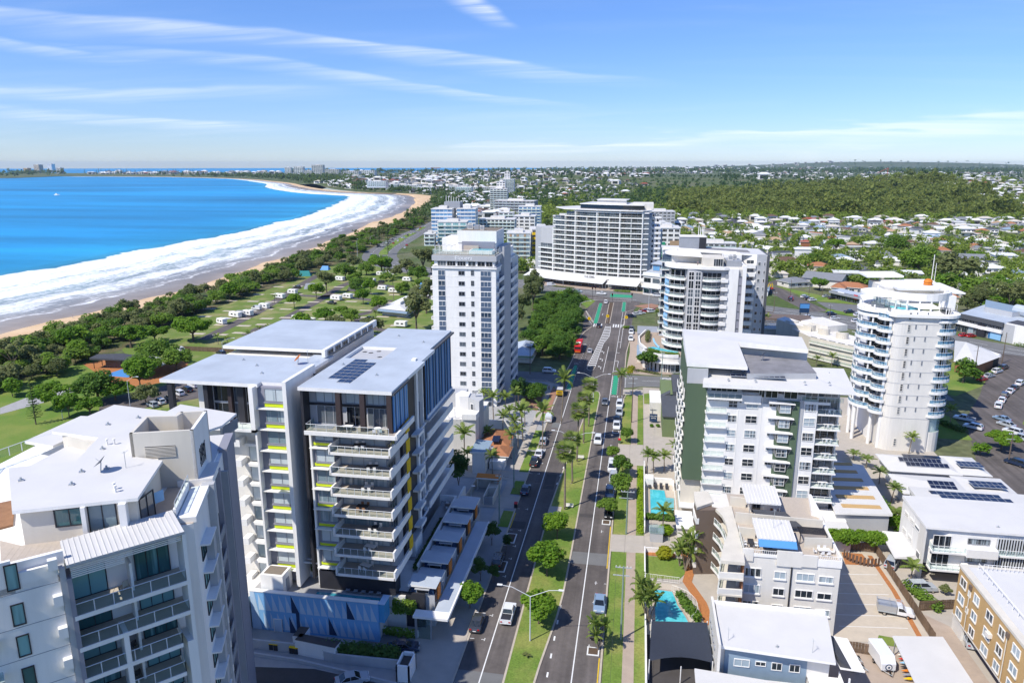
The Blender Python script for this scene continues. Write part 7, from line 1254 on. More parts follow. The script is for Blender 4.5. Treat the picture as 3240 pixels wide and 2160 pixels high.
hedge((9.2,111.5),(11.6,105.4),1.5,1.6,'leaf','planting along the curved pool fence',1100);hedge((8.4,140),(8.4,141),1.4,2.2,'leaf_dark','small dark bush at the pool corner',300);hedge((50.6,157),(53,142),3.2,2.8,'leaf_bright','dense green planting beside the striped shed',2400,0,.3);hedge((47.4,121),(50,114.6),2,1.8,'leaf','green shrubs behind the timber fence',900);hedge((78,154),(82,150),2.5,1.5,'leaf_yellow','yellow-green shrubs at the right edge',700)
# fig canopy left of the junction
FIGS=[(-27,262),(-34,266),(-26.5,272),(-34,277),(-41,284),(-27.5,283),(-33,290),(-40,297),(-27.5,296),(-33.5,304),(-28.5,309),(-41,311),(-31.5,318),(-36,328),(-29.5,330),(-42,331),(-33,342),(-38,352),(-30.5,353),(-44,347),(-35,366),(-42,372),(-34,378),(-46,362),(-27.5,318)]
for i,(x,y)in enumerate(FIGS):treew('fig',x,y,rnd.uniform(.72,.92),'fig tree in the dense canopy, '+('road side, ' if x>-30 else 'park side, ' if x<-39 else 'middle, ')+('nearest the side street' if y<270 else 'beside the red bus' if y<292 else 'above the red bus' if y<312 else 'level with the zebra crossing' if y<340 else 'at the highway end'),'fig trees in the block canopy',0,rnd.uniform(.85,1.05))
for x,y,s,l in((-52,372,1.2,'tall dark casuarina at the highway end of the fig canopy'),(-50,352,1.25,'tall olive casuarina behind the fig canopy'),(-55,385,1.1,'olive casuarina beside the tall white tower'),(-52,330,1.1,'casuarina left of the fig canopy'),(-50,306,1.0,'dark casuarina near the surf cottage'),(-56,400,1.1,'casuarina behind the highway bus stop')):treew('gum',x,y,s,l,None,0,1.1)
# park and caravan park
PK=[('fig',312,1270,138,'largest park tree, broad and dark beside the playground'),('umbrella',178,1292,122,'flat spreading park tree by the footpath'),('park',502,1158,112,'broad tree beside the car park fence'),('round',219,1320,62,'small round tree on the lawn edge'),('umbrella',286,1314,92,'bright spreading tree above the white penthouse roof'),('umbrella',366,1268,98,'bright spreading tree by the green lamp post'),('park',458,1192,98,'yellow-green tree beside the white peaked sail'),('round',446,1236,82,'bright tree below the white peaked sail'),('coast',464,1278,78,'grey olive tree beside the parked cars'),('umbrella',415,1100,112,'bright wide tree behind the playground shelter'),('umbrella',491,1082,84,'bright tree at the edge of the dune scrub'),('umbrella',612,1078,118,'large bright spreading tree by the caravan park gate'),('park',560,1170,90,'dark round tree left of the grey roof'),('round',230,1110,60,'small dark tree by the boardwalk'),('bare',54,1180,120,'windswept tree at the left edge by the beach'),('coast',20,1230,100,'olive tree at the left edge below the windswept one'),('umbrella',330,1080,70,'bright bush on the dune edge'),('coast',180,1190,70,'brownish shrub by the park path'),('round',250,1140,50,'dark shrub near the shelter'),('suburb',40,1255,60,'yellow flowering bush at the left edge')]
for k,x,y,w,l in PK:tree(k,x,y,w*1.12,l)
p=at(114,1342);TREES['pine'][0](p,0,(.85,.85,hgt(114,1342,1195)/11.2),'young open pine standing alone on the lawn')
CPT=[(1030,1020,66,'umbrella'),(1081,1000,46,'umbrella'),(1112,1022,54,'park'),(1002,946,38,'round'),(932,976,36,'round'),(1093,882,58,'park'),(1149,963,36,'round'),(1174,932,36,'round'),(1272,932,48,'park'),(1208,862,78,'umbrella'),(1127,926,40,'park'),(1349,992,72,'gum'),(1323,892,60,'park'),(1200,990,40,'round'),(1290,870,60,'coast'),(1340,870,60,'gum'),(1160,870,50,'park'),(1250,880,46,'coast'),(1120,850,50,'coast'),(1060,1050,60,'coast'),(1180,1060,70,'coast'),(960,1040,50,'suburb'),(1380,960,50,'gum')]
for i,(x,y,w,k)in enumerate(CPT):tree(k,x,y,w*1.2,{'umbrella':'bright spreading','park':'dark broad','round':'small round','gum':'tall olive','coast':'olive','suburb':'leafy'}[k]+' shade tree among the caravan sites '+('near the amenities block' if x>1140 and y>920 else 'near the coast road' if y<900 else 'behind the grey roof')+(', left' if x<1010 else ', right' if x>1250 else ', centre'),'shade trees of the caravan park')
tree('gum',1034,927,62,'tall gum with a pale bare trunk in the caravan park',zs=.95);tree('gum',1318,1046,98,'big olive gum left of the tall white tower');
for i,(x,y,t)in enumerate(((820,1060,1035),(845,1056,1030),(870,1052,1030),(690,1090,1062),(720,1090,1068),(790,1075,1050),(1190,1020,985),(1245,950,885),(1310,940,905),(868,960,935))):palm('palm',x,y,t,'palm in the caravan park '+('behind the grey roof' if x<900 else 'near the amenities block'),'palms of the caravan park')
# dune belt: trees one can tell apart along the beach
for i in range(270):
 y=float(np.interp(i/270,[0,.42,.72,1],[150,330,540,900]))+rnd.uniform(-4,4);wd=float(np.interp(y,[100,250,330,420,560,900],[36,44,36,34,36,40]));x=coast_x(y)+2+rnd.random()**.9*wd
 kd=rnd.choices(('coast','scrub','bare','umbrella','suburb'),(5,6,3 if x<coast_x(y)+12 else .4,.8,1))[0];s=rnd.uniform(.95,1.5)*(.62 if kd=='umbrella' else 1)*(.85 if x<coast_x(y)+8 else 1)
 treew(kd,x,y,s,('low ' if s<.85 else 'tall ' if s>1.3 else '')+('olive coastal tree' if kd=='coast' else 'windswept open tree' if kd=='bare' else 'bright rounded tree' if kd=='umbrella' else 'dense green tree' if kd=='scrub' else 'leafy tree')+(' on beach edge' if x<coast_x(y)+14 else ' on inland edge' if x>coast_x(y)+27 else ' in middle')+' of dune belt, '+('left of the park footpath','level with the lone pine','behind the boardwalk','behind the playground shelter','by the caravan park gate','beside the first caravans','beside the middle caravans','beside the far caravans','at the coast road bend','along the coast road','far along the coast road')[min(10,int(np.searchsorted([175,205,235,265,300,345,400,460,540,680],y)))],'trees of the dune belt')
for i in range(26):y=540+i*14;treew('umbrella',coast_x(y)+rnd.uniform(20,44),y,rnd.uniform(.6,.9),'bright rounded tree in the dune belt along the coast road','trees of the dune belt')
for i,(x,y)in enumerate(((-258,830),(-252,800),(-290,905),(-232,640),(-196,560),(-330,1140),(-312,1180),(-300,1210),(-318,1250),(-345,1230))):TREES['pine'][0]((x,y,0),rnd.random(),(1.5,1.5,rnd.uniform(1.3,2.4)),'norfolk pine beside the coast road' if i<5 else 'tall norfolk pine in the cluster at the beach bend','norfolk pines along the beach')
for i in range(22):y=rnd.uniform(470,520);treew('scrub',rnd.uniform(-175,-75),rnd.uniform(395,495),rnd.uniform(.9,1.3),'dense dark tree between the caravan park and the highway','trees behind the caravan park')
# == vehicles
PAINT=dict(white=(.74,.75,.76),silver=(.42,.45,.48),grey=(.10,.11,.12),black=(.012,.012,.014),navy=(.015,.03,.07),blue=(.03,.10,.26),red=(.48,.012,.015),beige=(.42,.37,.28),dkgrey=(.045,.047,.052),lblue=(.22,.31,.42))
for k,v in PAINT.items():
 m_=M('paint_'+k,v,.25,0,spec=.6);m_.node_tree.nodes['Principled BSDF'].inputs['Coat Weight'].default_value=.6
def loft(m,prof,w,mat,inset=.06,taper=None):
 """a side profile (y, z) given width w; the outer faces are pulled in a little so the edges are rounded"""
 n=len(prof);cy0=sum(p[0]for p in prof)/n;cz0=sum(p[1]for p in prof)/n;rows=[]
 for x,k in((-w/2,1-inset),(-w/2*.93,1),(w/2*.93,1),(w/2,1-inset)):
  rows.append([(x*(taper(p[1])if taper else 1),cy0+(p[0]-cy0)*(k if not taper else 1),cz0+(p[1]-cz0)*(k if not taper else 1))for p in prof])
 vs=[p for r in rows for p in r];fs=[(i*n+j,i*n+(j+1)%n,(i+1)*n+(j+1)%n,(i+1)*n+j)for i in range(3)for j in range(n)]+[tuple(range(n))[::-1],tuple(range(3*n,4*n))]
 return m.add(vs,[f[::-1]for f in fs],mat)
WHEEL=MB().tube([(-.11,0,0),(.11,0,0)],.33,'rubber',12).tube([(-.125,0,0),(.125,0,0)],.2,'chrome',8).mesh('wheel')
def vehicle(kind):
 L,w,spec=dict(sedan=(4.7,1.84,0),hatch=(4.2,1.8,0),suv=(4.7,1.9,0),ute=(5.3,1.9,0),van=(5.2,1.98,0))[kind];h2=L/2
 root=thing(kind if kind!='ute' else 'utility_pickup',kind,'car');b=MB();gl=MB()
 if kind=='sedan':body=[(-h2,.32),(h2,.30),(h2+.02,.55),(h2-.25,.78),(.95,.92),(-1.35,.97),(-h2+.1,.93),(-h2,.7)];cab=[(-1.75,.93),(1.15,.88),(.35,1.42),(-.95,1.44)]
 elif kind=='hatch':body=[(-h2,.32),(h2,.30),(h2+.02,.58),(h2-.25,.82),(.95,.96),(-h2+.15,1.0),(-h2,.7)];cab=[(-h2+.12,.98),(1.1,.92),(.4,1.48),(-1.45,1.5)]
 elif kind=='suv':body=[(-h2,.38),(h2,.36),(h2+.02,.72),(h2-.2,.98),(1.1,1.08),(-h2+.08,1.12),(-h2,.8)];cab=[(-h2+.1,1.1),(1.3,1.04),(.5,1.68),(-h2+.5,1.72)]
 elif kind=='ute':body=[(-h2,.45),(h2,.42),(h2+.02,.78),(h2-.2,1.02),(1.35,1.1),(-h2+.02,1.06),(-h2,.8)];cab=[(-.72,1.08),(1.5,1.06),(.75,1.72),(-.5,1.74)]
 else:body=[(-h2,.35),(h2,.33),(h2+.02,.8),(h2-.3,1.1),(1.7,1.18),(-h2+.02,1.2),(-h2,.8)];cab=[(-h2+.03,1.2),(1.9,1.16),(1.15,1.93),(-h2+.12,1.97)]
 loft(b,body,w,'paint_white');zt=max(p[1]for p in cab);zb=min(p[1]for p in cab);tp=lambda z:.93-.17*(z-zb)/(zt-zb);loft(gl,cab,w*.98,'car_glass',.0,tp)
 y0,y1=cab[3][0],cab[2][0];hw=w*.98/2*.76;b.box(-hw,hw,y0-.04,y1+.04,zt-.03,zt+.035,'paint_white')
 for s in(-1,1):
  for(ya,za),(yb,zb_)in((cab[0],cab[3]),(cab[1],cab[2]),(((cab[0][0]+cab[1][0])/2,zb),((y0+y1)/2,zt))):b.tube([(s*w*.49*tp(za),ya,za),(s*w*.49*tp(zb_),yb,zb_)],.05,'paint_white',4,False)
  b.box(s*w/2-.09 if s<0 else w/2-.02,s*w/2+.02 if s<0 else w/2+.14,cab[1][0]-.35,cab[1][0]-.2,zb,zb+.16,'paint_white')
 if kind=='ute':b.box(-w*.42,w*.42,-h2+.12,-.85,1.055,1.1,'charcoal');b.box(-w*.47,-w*.42,-h2+.05,-.8,1.05,1.2,'paint_white');b.box(w*.42,w*.47,-h2+.05,-.8,1.05,1.2,'paint_white');b.box(-w*.47,w*.47,-h2+.02,-h2+.1,1.0,1.2,'paint_white')
 if kind=='van':b.box(-w*.46,w*.46,-h2+.05,.2,1.3,1.9,'paint_white')
 o=link('body',b.mesh('body'),root);link('windows',gl.mesh('windows'),root)
 for sx in(-1,1):
  for yy in(h2-.85,-h2+.9):link('wheel',WHEEL,root,(sx*(w/2-.12),yy,.33))
  hm=MB();hm.box(-.22,.22,-.05,.03,-.08,.08,'lamp_white');link('headlight',WM.setdefault('hl',hm.mesh('headlight')),root,(sx*(w/2-.35),h2-.02,.66 if kind!='van' else .85));tm=MB();tm.box(-.16,.16,-.04,.05,-.09,.09,'lamp_red');link('tail_light',WM.setdefault('tl',tm.mesh('tail_light')),root,(sx*(w/2-.3),-h2+.0,.82))
 pm=WM.setdefault('np',MB().box(-.25,.25,-.02,.02,-.06,.06,'white').mesh('number_plate'));link('number_plate',pm,root,(0,-h2-.01,.55));return Proto(root)
VEH={k:vehicle(k)for k in('sedan','hatch','suv','ute','van')}
def car(kind,color,x,y,rz,label,group=None,xy=False):
 p=(x,y,.03)if xy else at(x,y,.03);o=VEH[kind](p,R(rz),1.0,label,group)
 for ch in o.children:
  if ch.name.split('.')[0]=='body':
   for s in ch.material_slots:
    if s.material and s.material.name.startswith('paint'):s.link='OBJECT';s.material=MATS['paint_'+color]
 return o
LP='cars parked along the left kerb';RP='cars parked along the right kerb'
for a in(('sedan','dkgrey',1511,1977,0,'dark grey sedan parked nearest the camera on the left kerb',LP),('ute','white',1608,1950,0,'white dual-cab pickup with an open black tray driving up the left lane',None),('suv','dkgrey',1577,1780,0,'dark car parked in the shade between two kerb planters',LP),('sedan','navy',1663,1555,0,'dark blue sedan parked where the big shadow ends',LP),('ute','dkgrey',1691,1467,0,'dark grey pickup parked behind the white sedan on the left kerb',LP),('sedan','white',1706,1440,0,'white sedan parked between the dark pickup and the silver car',LP),('hatch','silver',1719,1401,0,'silver white car parked beside the palm trunk on the left kerb',LP),('van','white',1738,1328,0,'white van half hidden behind a palm on the left kerb',LP),('sedan','silver',1866,1114,0,'silver sedan driving beside the striped traffic island',None),('ute','dkgrey',1894,1034,0,'dark pickup driving over the zebra crossing',None),('suv','white',1917,959,0,'white car waiting at the far traffic lights',None),('suv','white',1738,1178,-90,'white car parked in the left side street',None),('suv','white',1892,1398,180,'white car driving towards the camera in the right carriageway',None),('sedan','grey',1914,1276,180,'grey sedan driving towards the camera by the tip of the median',None),('suv','white',1960,1285,180,'white car parked farthest up the right kerb row of four',RP),('suv','silver',1959,1310,180,'silver car parked second in the right kerb row of four',RP),('sedan','navy',1952,1333,180,'navy car parked third in the right kerb row of four',RP),('ute','white',1951,1352,180,'white pickup parked at the near end of the right kerb row of four',RP),('van','white',1937,1484,180,'white van parked under the leafy verge trees',RP),('suv','silver',1941,1518,180,'silver wagon with roof racks behind the white van',RP),('suv','navy',1929,1566,180,'navy four-wheel drive parked under the verge trees',RP),('hatch','black',1926,1630,180,'dark car almost hidden under the nearest kerb planter tree',RP),('sedan','lblue',1897,1917,180,'pale blue silver sedan parked in front of the black car',RP),('suv','black',1888,1999,180,'black car parked under the thin palms',RP),('suv','white',1997,1055,180,'white car parked behind another by the slate awning, farther',RP),('suv','white',1996,1076,180,'white car parked by the slate awning, nearer',RP),('suv','navy',1998,1045,180,'dark car parked by the corner garage wall',RP),('suv','navy',1997,1004,-80,'dark blue car at the left end of the small car park',None),('sedan','white',2014,996,-60,'first white car in the small car park row','cars in the small car park'),('sedan','white',2027,993,-60,'second white car in the small car park row','cars in the small car park'),('hatch','red',2034,988,-60,'red car in the middle of the small car park row','cars in the small car park'),('sedan','blue',2042,986,-60,'blue car in the small car park row','cars in the small car park'),('sedan','white',2052,984,-60,'white car right of the blue one in the small car park','cars in the small car park'),('suv','white',2062,988,-60,'white car beside the palms in the small car park','cars in the small car park'),('hatch','red',2072,985,-60,'red car at the right end of the small car park','cars in the small car park'),('sedan','lblue',1829,924,-100,'pale blue sedan crossing the junction on the highway',None),('ute','white',1903,932,-105,'white pickup crossing the junction on the highway',None),('suv','white',2080,938,-112,'white car on the highway beside the curved-balcony tower',None),('suv','red',1701,906,-70,'red car at the bus stop above the fig canopy',None),('van','white',1744,904,-75,'white van parked above the fig canopy',None),('suv','silver',2822,1787,-30,'silver car under the louvred apartments carport',None),('suv','silver',2914,1866,-80,'silver car in the shade below the louvred apartments',None),('sedan','silver',3068,2030,-10,'silver car in the garage opening under the brick flats',None),('sedan','navy',1277,2056,-75,'dark car behind the white service kiosk',None),('sedan','silver',1115,2158,-60,'silver car with open roof at the bottom edge below the ramp wall',None)):car(*a)
ST='cars parked in the curving street right of the round tower'
for k,c,x,y,rz,l in(('hatch','red',3107,1204,-52,'red car at the head of the left row'),('sedan','silver',3129,1193,-52,'silver car second in the left row'),('suv','white',3154,1179,-48,'white car third in the left row'),('suv','dkgrey',3175,1167,-45,'dark car at the far end of the left row'),('suv','white',3227,1217,-40,'white car at the far end of the right row'),('sedan','dkgrey',3209,1231,-38,'dark car second in the right row'),('sedan','white',3196,1242,-36,'white car third in the right row'),('suv','dkgrey',3178,1256,-34,'dark car fourth in the right row'),('hatch','white',3170,1270,-30,'white car fifth in the right row'),('suv','white',3158,1288,-26,'white car at the near end of the right row'),('sedan','lblue',3170,1330,30,'blue grey car by the grass tip'),('sedan','silver',3184,1348,34,'silver car second from the grass tip'),('suv','white',3204,1371,38,'white car third from the grass tip'),('suv','silver',3227,1391,40,'silver car at the right picture edge'),('ute','white',3050,1330,55,'white pickup by the palm on the grass'),('suv','white',3078,1356,52,'white car below the white pickup'),('suv','navy',3213,1470,40,'dark car under the bright spreading tree')):car(k,c,x,y,rz,l+', street right of the round tower',ST)
HG='cars at the highway shops'
for k,c,x,y,rz,l in(('suv','red',2502,947,0,'red car waiting in the side street'),('suv','dkgrey',2500,951,0,'dark car behind the red one in the side street'),('suv','white',2546,942,-60,'white car left in the shop car park'),('suv','dkgrey',2557,948,-60,'dark car beside the white one in the shop car park'),('suv','white',2570,952,-60,'white car nearest the lawn in the shop car park'),('sedan','silver',2614,940,-60,'silver car before the dark shopfronts'),('sedan','black',2633,946,-60,'black car before the dark shopfronts'),('suv','navy',2630,997,-70,'navy car turning on the highway'),('sedan','white',2640,1010,-70,'white car behind the navy one on the highway'),('suv','white',2557,1007,-70,'white car by the blue pylon sign'),('ute','navy',2687,990,-65,'navy pickup parked before the red shop sign'),('suv','white',2716,1000,-65,'white car parked before the red shop sign'),('suv','white',2710,1020,-70,'white car on the highway left of the round tower'),('suv','white',3020,947,-60,'white car on the road among the trees'),('ute','white',2990,952,-60,'white pickup beside the white shed roof'),('suv','white',3150,968,-60,'white car by the gum trees'),('hatch','red',3048,1064,-60,'red car behind the clipped hedge'),('hatch','red',3072,1066,-60,'second red car behind the clipped hedge')):car(k,c,x,y,rz,l,HG)
for k,c,x,y in(('suv','dkgrey',1198,779),('van','white',1223,772),('sedan','red',1245,771),('hatch','white',1259,764),('suv','silver',1279,755),('sedan','dkgrey',1290,746),('sedan','white',1272,754),('suv','red',1287,777),('hatch','white',1281,786),('suv','grey',1176,811),('sedan','dkgrey',1242,760),('suv','white',1300,741),('sedan','silver',1312,735),('suv','white',1322,728),('sedan','red',1330,722)):car(k,c,x,y,15,('white van on the coast road' if k=='van' else '%s car on the coast road by the beach'%{'dkgrey':'dark','grey':'grey'}.get(c,c)),'cars on the coast road')
for i in range(46):t=rnd.random();y=760+t*620;x=-37+(3 if i%2 else-3)+6*(t>.5)*0+rnd.uniform(-.6,.6)-.05*max(0,y-1000);car(rnd.choice(('suv','sedan','hatch')),rnd.choice(('white','silver','dkgrey','red','white')),x,y,0 if i%2 else 180,'distant car on the straight beach road beyond the banded block','cars on the far beach road',True)
for k,c,x,y,rz,l in(('suv','silver',483,1286,60,'grey car in the beach car park, nearest'),('suv','white',506,1276,60,'white car in the beach car park'),('ute','beige',541,1266,60,'beige pickup in the beach car park'),('suv','white',566,1249,60,'white car beside the black one in the beach car park'),('suv','black',592,1238,60,'black car in the beach car park'),('suv','white',613,1224,60,'white car farthest in the beach car park'),('suv','white',572,1110,50,'white car behind the park fence'),('suv','dkgrey',700,1122,60,'dark car behind the corner of the grey roof'),('van','white',812,979,80,'white van beside a white caravan'),('ute','dkgrey',1050,962,70,'dark pickup in front of a white caravan'),('suv','dkgrey',940,912,70,'dark car by a grey tent'),('suv','dkgrey',1205,895,70,'dark car beside the long caravan'),('suv','dkgrey',1168,1012,80,'dark car by the amenities block'),('suv','silver',1230,876,70,'silver car behind a caravan')):car(k,c,x,y,rz,l,'cars of the park and caravan sites')
# red bus, sign trailer, box trailer, work ute, boat trailers
B=thing('red_bus','red city bus with white roof hatch parked beside the fig canopy','bus',(*at(1831,1106)[:2],.03));x0,y0=B.location.x,B.location.y;m=MB();L=12
b_=MB();loft(b_,[(-L/2,.35),(L/2,.35),(L/2,2.6),(L/2-.3,3.05),(-L/2+.3,3.05),(-L/2,2.8)],2.5,'red');b_.box(-.8,.8,-2,-.2,3.02,3.2,'offwhite');b_.box(-.9,.9,1.5,3.5,3.02,3.25,'red');link('body',b_.mesh('body'),B)
for sx in(-1,1):m=MB();m.box(sx*1.26-.02,sx*1.26+.02,-5.4,5.4,1.5,2.5,'car_glass');link('windows',m.mesh('windows'),B)
m=MB();m.box(-1.1,1.1,-L/2-.03,-L/2,1.7,2.5,'car_glass');link('rear_window',m.mesh('rear_window'),B);m=MB();m.box(-1.1,1.1,L/2,L/2+.03,1.2,2.7,'car_glass');link('windscreen',m.mesh('windscreen'),B);m=MB();m.box(-1.0,1.0,-L/2-.04,-L/2,.5,.9,'orange');link('tail_light',m.mesh('tail_light'),B)
for sx in(-1,1):
 for yy in(-3.6,3.8):o=link('wheel',WHEEL,B,(sx*1.12,yy,.48));o.scale=(1.3,1.45,1.45)
B=thing('sign_truck','dark truck with a yellow rear sign board parked in the shadow','truck',(*at(1773,1248)[:2],.03));b_=MB();loft(b_,[(-2.4,.5),(2.9,.45),(2.9,1.4),(2.3,2.2),(.9,2.25),(.8,1.2),(-2.4,1.2)],2.1,'charcoal');b_.box(-.95,.95,-2.3,.6,2.2,2.3,'steel');b_.box(-1,-.9,-2.3,.6,1.2,2.3,'charcoal');b_.box(.9,1,-2.3,.6,1.2,2.3,'charcoal');link('body',b_.mesh('body'),B)
for k in range(5):m=MB();m.box(-.95,.95,-2.2+.6*k,-2.1+.6*k,2.3,2.36,'white');link('rack_bar',m.mesh('rack_bar'),B)
m=MB();m.box(-1,1,-2.55,-2.42,.7,2.0,'yellow');link('sign_board',m.mesh('sign_board'),B);m=MB();m.box(-.7,.7,-2.58,-2.55,1.4,1.7,'charcoal');m.box(-.7,.7,-2.58,-2.55,.95,1.2,'charcoal');link('sign_print',m.mesh('sign_print'),B)
for sx in(-1,1):
 for yy in(-1.5,1.9):link('wheel',WHEEL,B,(sx*.95,yy,.33))
B=thing('work_ute','white single-cab work truck with a silver canopy and ladder rack in the beige yard','work truck',(*at(2830,1942)[:2],.03),None,R(-100));b_=MB();loft(b_,[(0.2,.5),(2.7,.45),(2.72,.85),(2.4,1.1),(1.5,1.15),(.95,1.75),(.2,1.78)],1.9,'paint_white');link('body',b_.mesh('body'),B);m=MB();loft(m,[(.35,1.15),(1.5,1.12),(1.0,1.68),(.35,1.7)],1.93,'car_glass',0,lambda z:1.0);link('windows',m.mesh('windows'),B);m=MB();m.box(-.95,.95,-2.6,.1,.75,1.75,'steel');m.box(-.98,.98,-2.6,.1,.6,.78,'galv');link('canopy',m.mesh('canopy'),B);m=MB()
for xx in(-.8,-.4,.4,.8):m.tube([(xx,-2.8,2.2),(xx,1.2,2.2)],.035,'steel',4)
for yy in(-2.6,-.8,.9):m.tube([(-.9,yy,2.15),(.9,yy,2.15)],.035,'steel',4);m.tube([(-.9,yy,1.7),(-.9,yy,2.2)],.03,'steel',4);m.tube([(.9,yy,1.7),(.9,yy,2.2)],.03,'steel',4)
link('ladder_rack',m.mesh('ladder_rack'),B)
for sx in(-1,1):
 for yy in(-1.6,1.75):link('wheel',WHEEL,B,(sx*.85,yy,.33))
B=thing('box_trailer','white enclosed trailer with a round emblem by the timber fence','trailer',(*at(2786,2096)[:2],.03),None,R(8));b_=MB();loft(b_,[(-2.3,.5),(2.3,.5),(2.3,2.4),(-1.6,2.4),(-2.3,1.5)],2.1,'paint_white');link('body',b_.mesh('body'),B);m=MB();m.tube([(0,-2.2,1.0),(0,-2.34,1.0)],.5,'navy',14);m.tube([(0,-2.3,1.0),(0,-2.37,1.0)],.36,'white',14);m.tube([(0,-2.33,1.0),(0,-2.39,1.0)],.16,'navy',10);link('emblem',m.mesh('emblem'),B);m=MB();m.tube([(-.8,-2.2,.5),(0,-3.4,.5),(.8,-2.2,.5)],.05,'galv',5);m.tube([(0,-2.9,.4),(.05,-2.9,.4)],.3,'rubber',10);link('drawbar',m.mesh('drawbar'),B)
for sx in(-1,1):link('wheel',WHEEL,B,(sx*1.0,0,.33))
for k,(x,y)in enumerate(((2690,2080),(2702,2110))):
 B=thing('boat_trailer',('empty galvanised boat trailer by the fence, left','empty galvanised boat trailer by the fence, right')[k],'trailer',(*at(x,y)[:2],.03),None,R(20+12*k));m=MB()
 for sx in(-.7,.7):m.tube([(sx,-1.8,.5),(sx,1.2,.5),(0,2.8,.5)],.05,'galv',5)
 for yy in(-1.6,-.6,.4,1.2):m.tube([(-.7,yy,.5),(.7,yy,.5)],.04,'galv',4)
 link('frame',m.mesh('frame'),B)
 for sx in(-1,1):link('wheel',WHEEL,B,(sx*.85,-.6,.33))
for k in range(7):
 p=at(2835+3*k,2075+13*k);m=MB();c=('white','red','skyblue','charcoal','orange','lilac','yellow')[k];m.tube([(-1.6,0,0),(-.9,0,.05),(.9,0,.05),(1.6,0,0)],[.03,.2,.2,.03],c,8);o=link('kayak',m.mesh('kayak'),None,(p[0]+1.7,p[1],.4+.02*k),.1);tag(o,('white','red','light blue','black','orange','purple','yellow')[k]+' kayak in the stack at the carport edge','kayak','kayaks at the carport')
 # caravans and tents
def caravan_proto(l=5.6,awn='canvas'):
 root=thing('caravan','caravan','caravan');b=MB();loft(b,[(-l/2,.5),(l/2,.5),(l/2,1.4),(l/2-.5,2.6),(-l/2+.1,2.65),(-l/2,1.6)],2.3,'white');b.box(-.35,.35,-.5,.3,2.62,2.8,'offwhite');link('body',b.mesh('body'),root)
 for sx in(-1,1):m=MB();m.box(sx*1.16-.02,sx*1.16+.02,.3,1.6,1.4,2.0,'car_glass');m.box(sx*1.16-.02,sx*1.16+.02,-1.8,-.7,1.4,2.0,'car_glass');link('windows',m.mesh('windows'),root);link('wheel',WHEEL,root,(sx*1.0,-.2,.33))
 m=MB();m.prism([(1.15,-2.2,2.5),(3.6,-2.2,2.2),(3.6,2.2,2.2),(1.15,2.2,2.5)],2.15,2.2,awn)
 for y in(-2.1,2.1):m.cyl(3.5,y,0,2.2,.03,'steel',4)
 link('awning',m.mesh('awning'),root);m=MB();m.tube([(0,l/2,.5),(0,l/2+1.2,.45)],.06,'galv',4);link('drawbar',m.mesh('drawbar'),root);return Proto(root)
CV1,CV2,CV3=caravan_proto(5.6,'canvas'),caravan_proto(6.6,'offwhite'),caravan_proto(5.2,'blue')
for x,y,rz,pr,l in((702,1025,60,CV1,'caravan with a dark awning nearest the bright spreading tree'),(745,1004,70,CV2,'white motorhome-like van by its annexe'),(785,998,70,CV1,'white caravan with annexe beside the motorhome'),(836,976,75,CV1,'white caravan next to the parked van'),(885,944,70,CV2,'caravan among small palms'),(926,930,75,CV1,'caravan with a wide white awning in the middle row'),(1064,950,70,CV2,'white caravan behind the dark pickup'),(1100,944,70,CV1,'small white caravan right of the dark pickup'),(1075,888,70,CV2,'caravan beneath the dark spreading tree'),(1172,894,80,CV2,'long white caravan beside the dark car'),(1210,918,80,CV3,'caravan with a blue roof awning'),(1245,926,80,CV1,'caravan right of the blue awning'),(1204,872,75,CV1,'cream caravan near the coast road trees'),(1235,870,75,CV2,'second cream caravan near the coast road trees'),(1288,890,80,CV1,'white caravan close to the tall white tower'),(1346,938,85,CV3,'blue-sided caravan close to the tall white tower'),(978,1024,70,CV2,'white caravan just behind the grey roof'),(1268,1034,80,CV1,'white caravan by the big olive gum'),(940,1015,70,CV3,'caravan with a blue annexe just behind the grey roof')):pr((*at(x,y)[:2],.03),R(rz),1.0,l,'caravans in the caravan park')
def tent(x,y,w,d,h,mat,label,rz=0):
 p=at(x,y);m=MB();m.add([(-w/2,-d/2,0),(w/2,-d/2,0),(w/2,d/2,0),(-w/2,d/2,0),(-w*.35,0,h),(w*.35,0,h)],[(0,1,5,4),(1,2,5),(2,3,4,5),(3,0,4)],mat);o=link('tent',m.mesh('tent'),None,(p[0],p[1],.02),R(rz));return tag(o,label,'tent','tents in the caravan park')
M('teal',(.03,.22,.22),.8,.1);tent(963,872,9,6,3.2,'teal','teal tent with a white ridge near the dune trees',15);tent(1030,853,6,5,2.6,'blue','small blue tent at the dune edge');tent(982,912,7,5,3,'grey','grey tent behind the dark car',20);tent(1347,910,8,6,3,'blue','blue tent beside the tall white tower',10);tent(1124,920,9,5,2.8,'charcoal','dark tent under the small trees',5);tent(765,998,6,4,2.6,'grey','grey annexe tent between two caravans',20)
g=MB()
for P in(((640,1075),(820,985),(955,900),(1010,868)),((900,1010),(1010,950),(1080,905),(1130,885)),((940,934),(1010,938),(1060,935)),((780,1060),(850,1025)),((1060,935),(1180,950),(1230,950),(1180,985),(1120,1000)),((1130,885),(1230,905),(1290,915),(1370,945)),((1120,1000),(1180,1040),(1340,1060))):
 ribbon([at(*q)[:2]for q in P],5.2,.03,'asphalt',g)
struct('camp_road',g);g=MB()
for r_ in range(7):
 for c_ in range(11):
  x,y=700+62*c_-12*r_+rnd.uniform(-8,8),905+25*r_+rnd.uniform(-4,4);p=at(x,y)
  if-232<p[0]<-72 and 215<p[1]<430:g.prism([(p[0]-3,p[1]-1.5),(p[0]+3,p[1]-1.1),(p[0]+3,p[1]+1.6),(p[0]-3,p[1]+1.2)],.0,.05,'beige')
struct('site_slab',g)
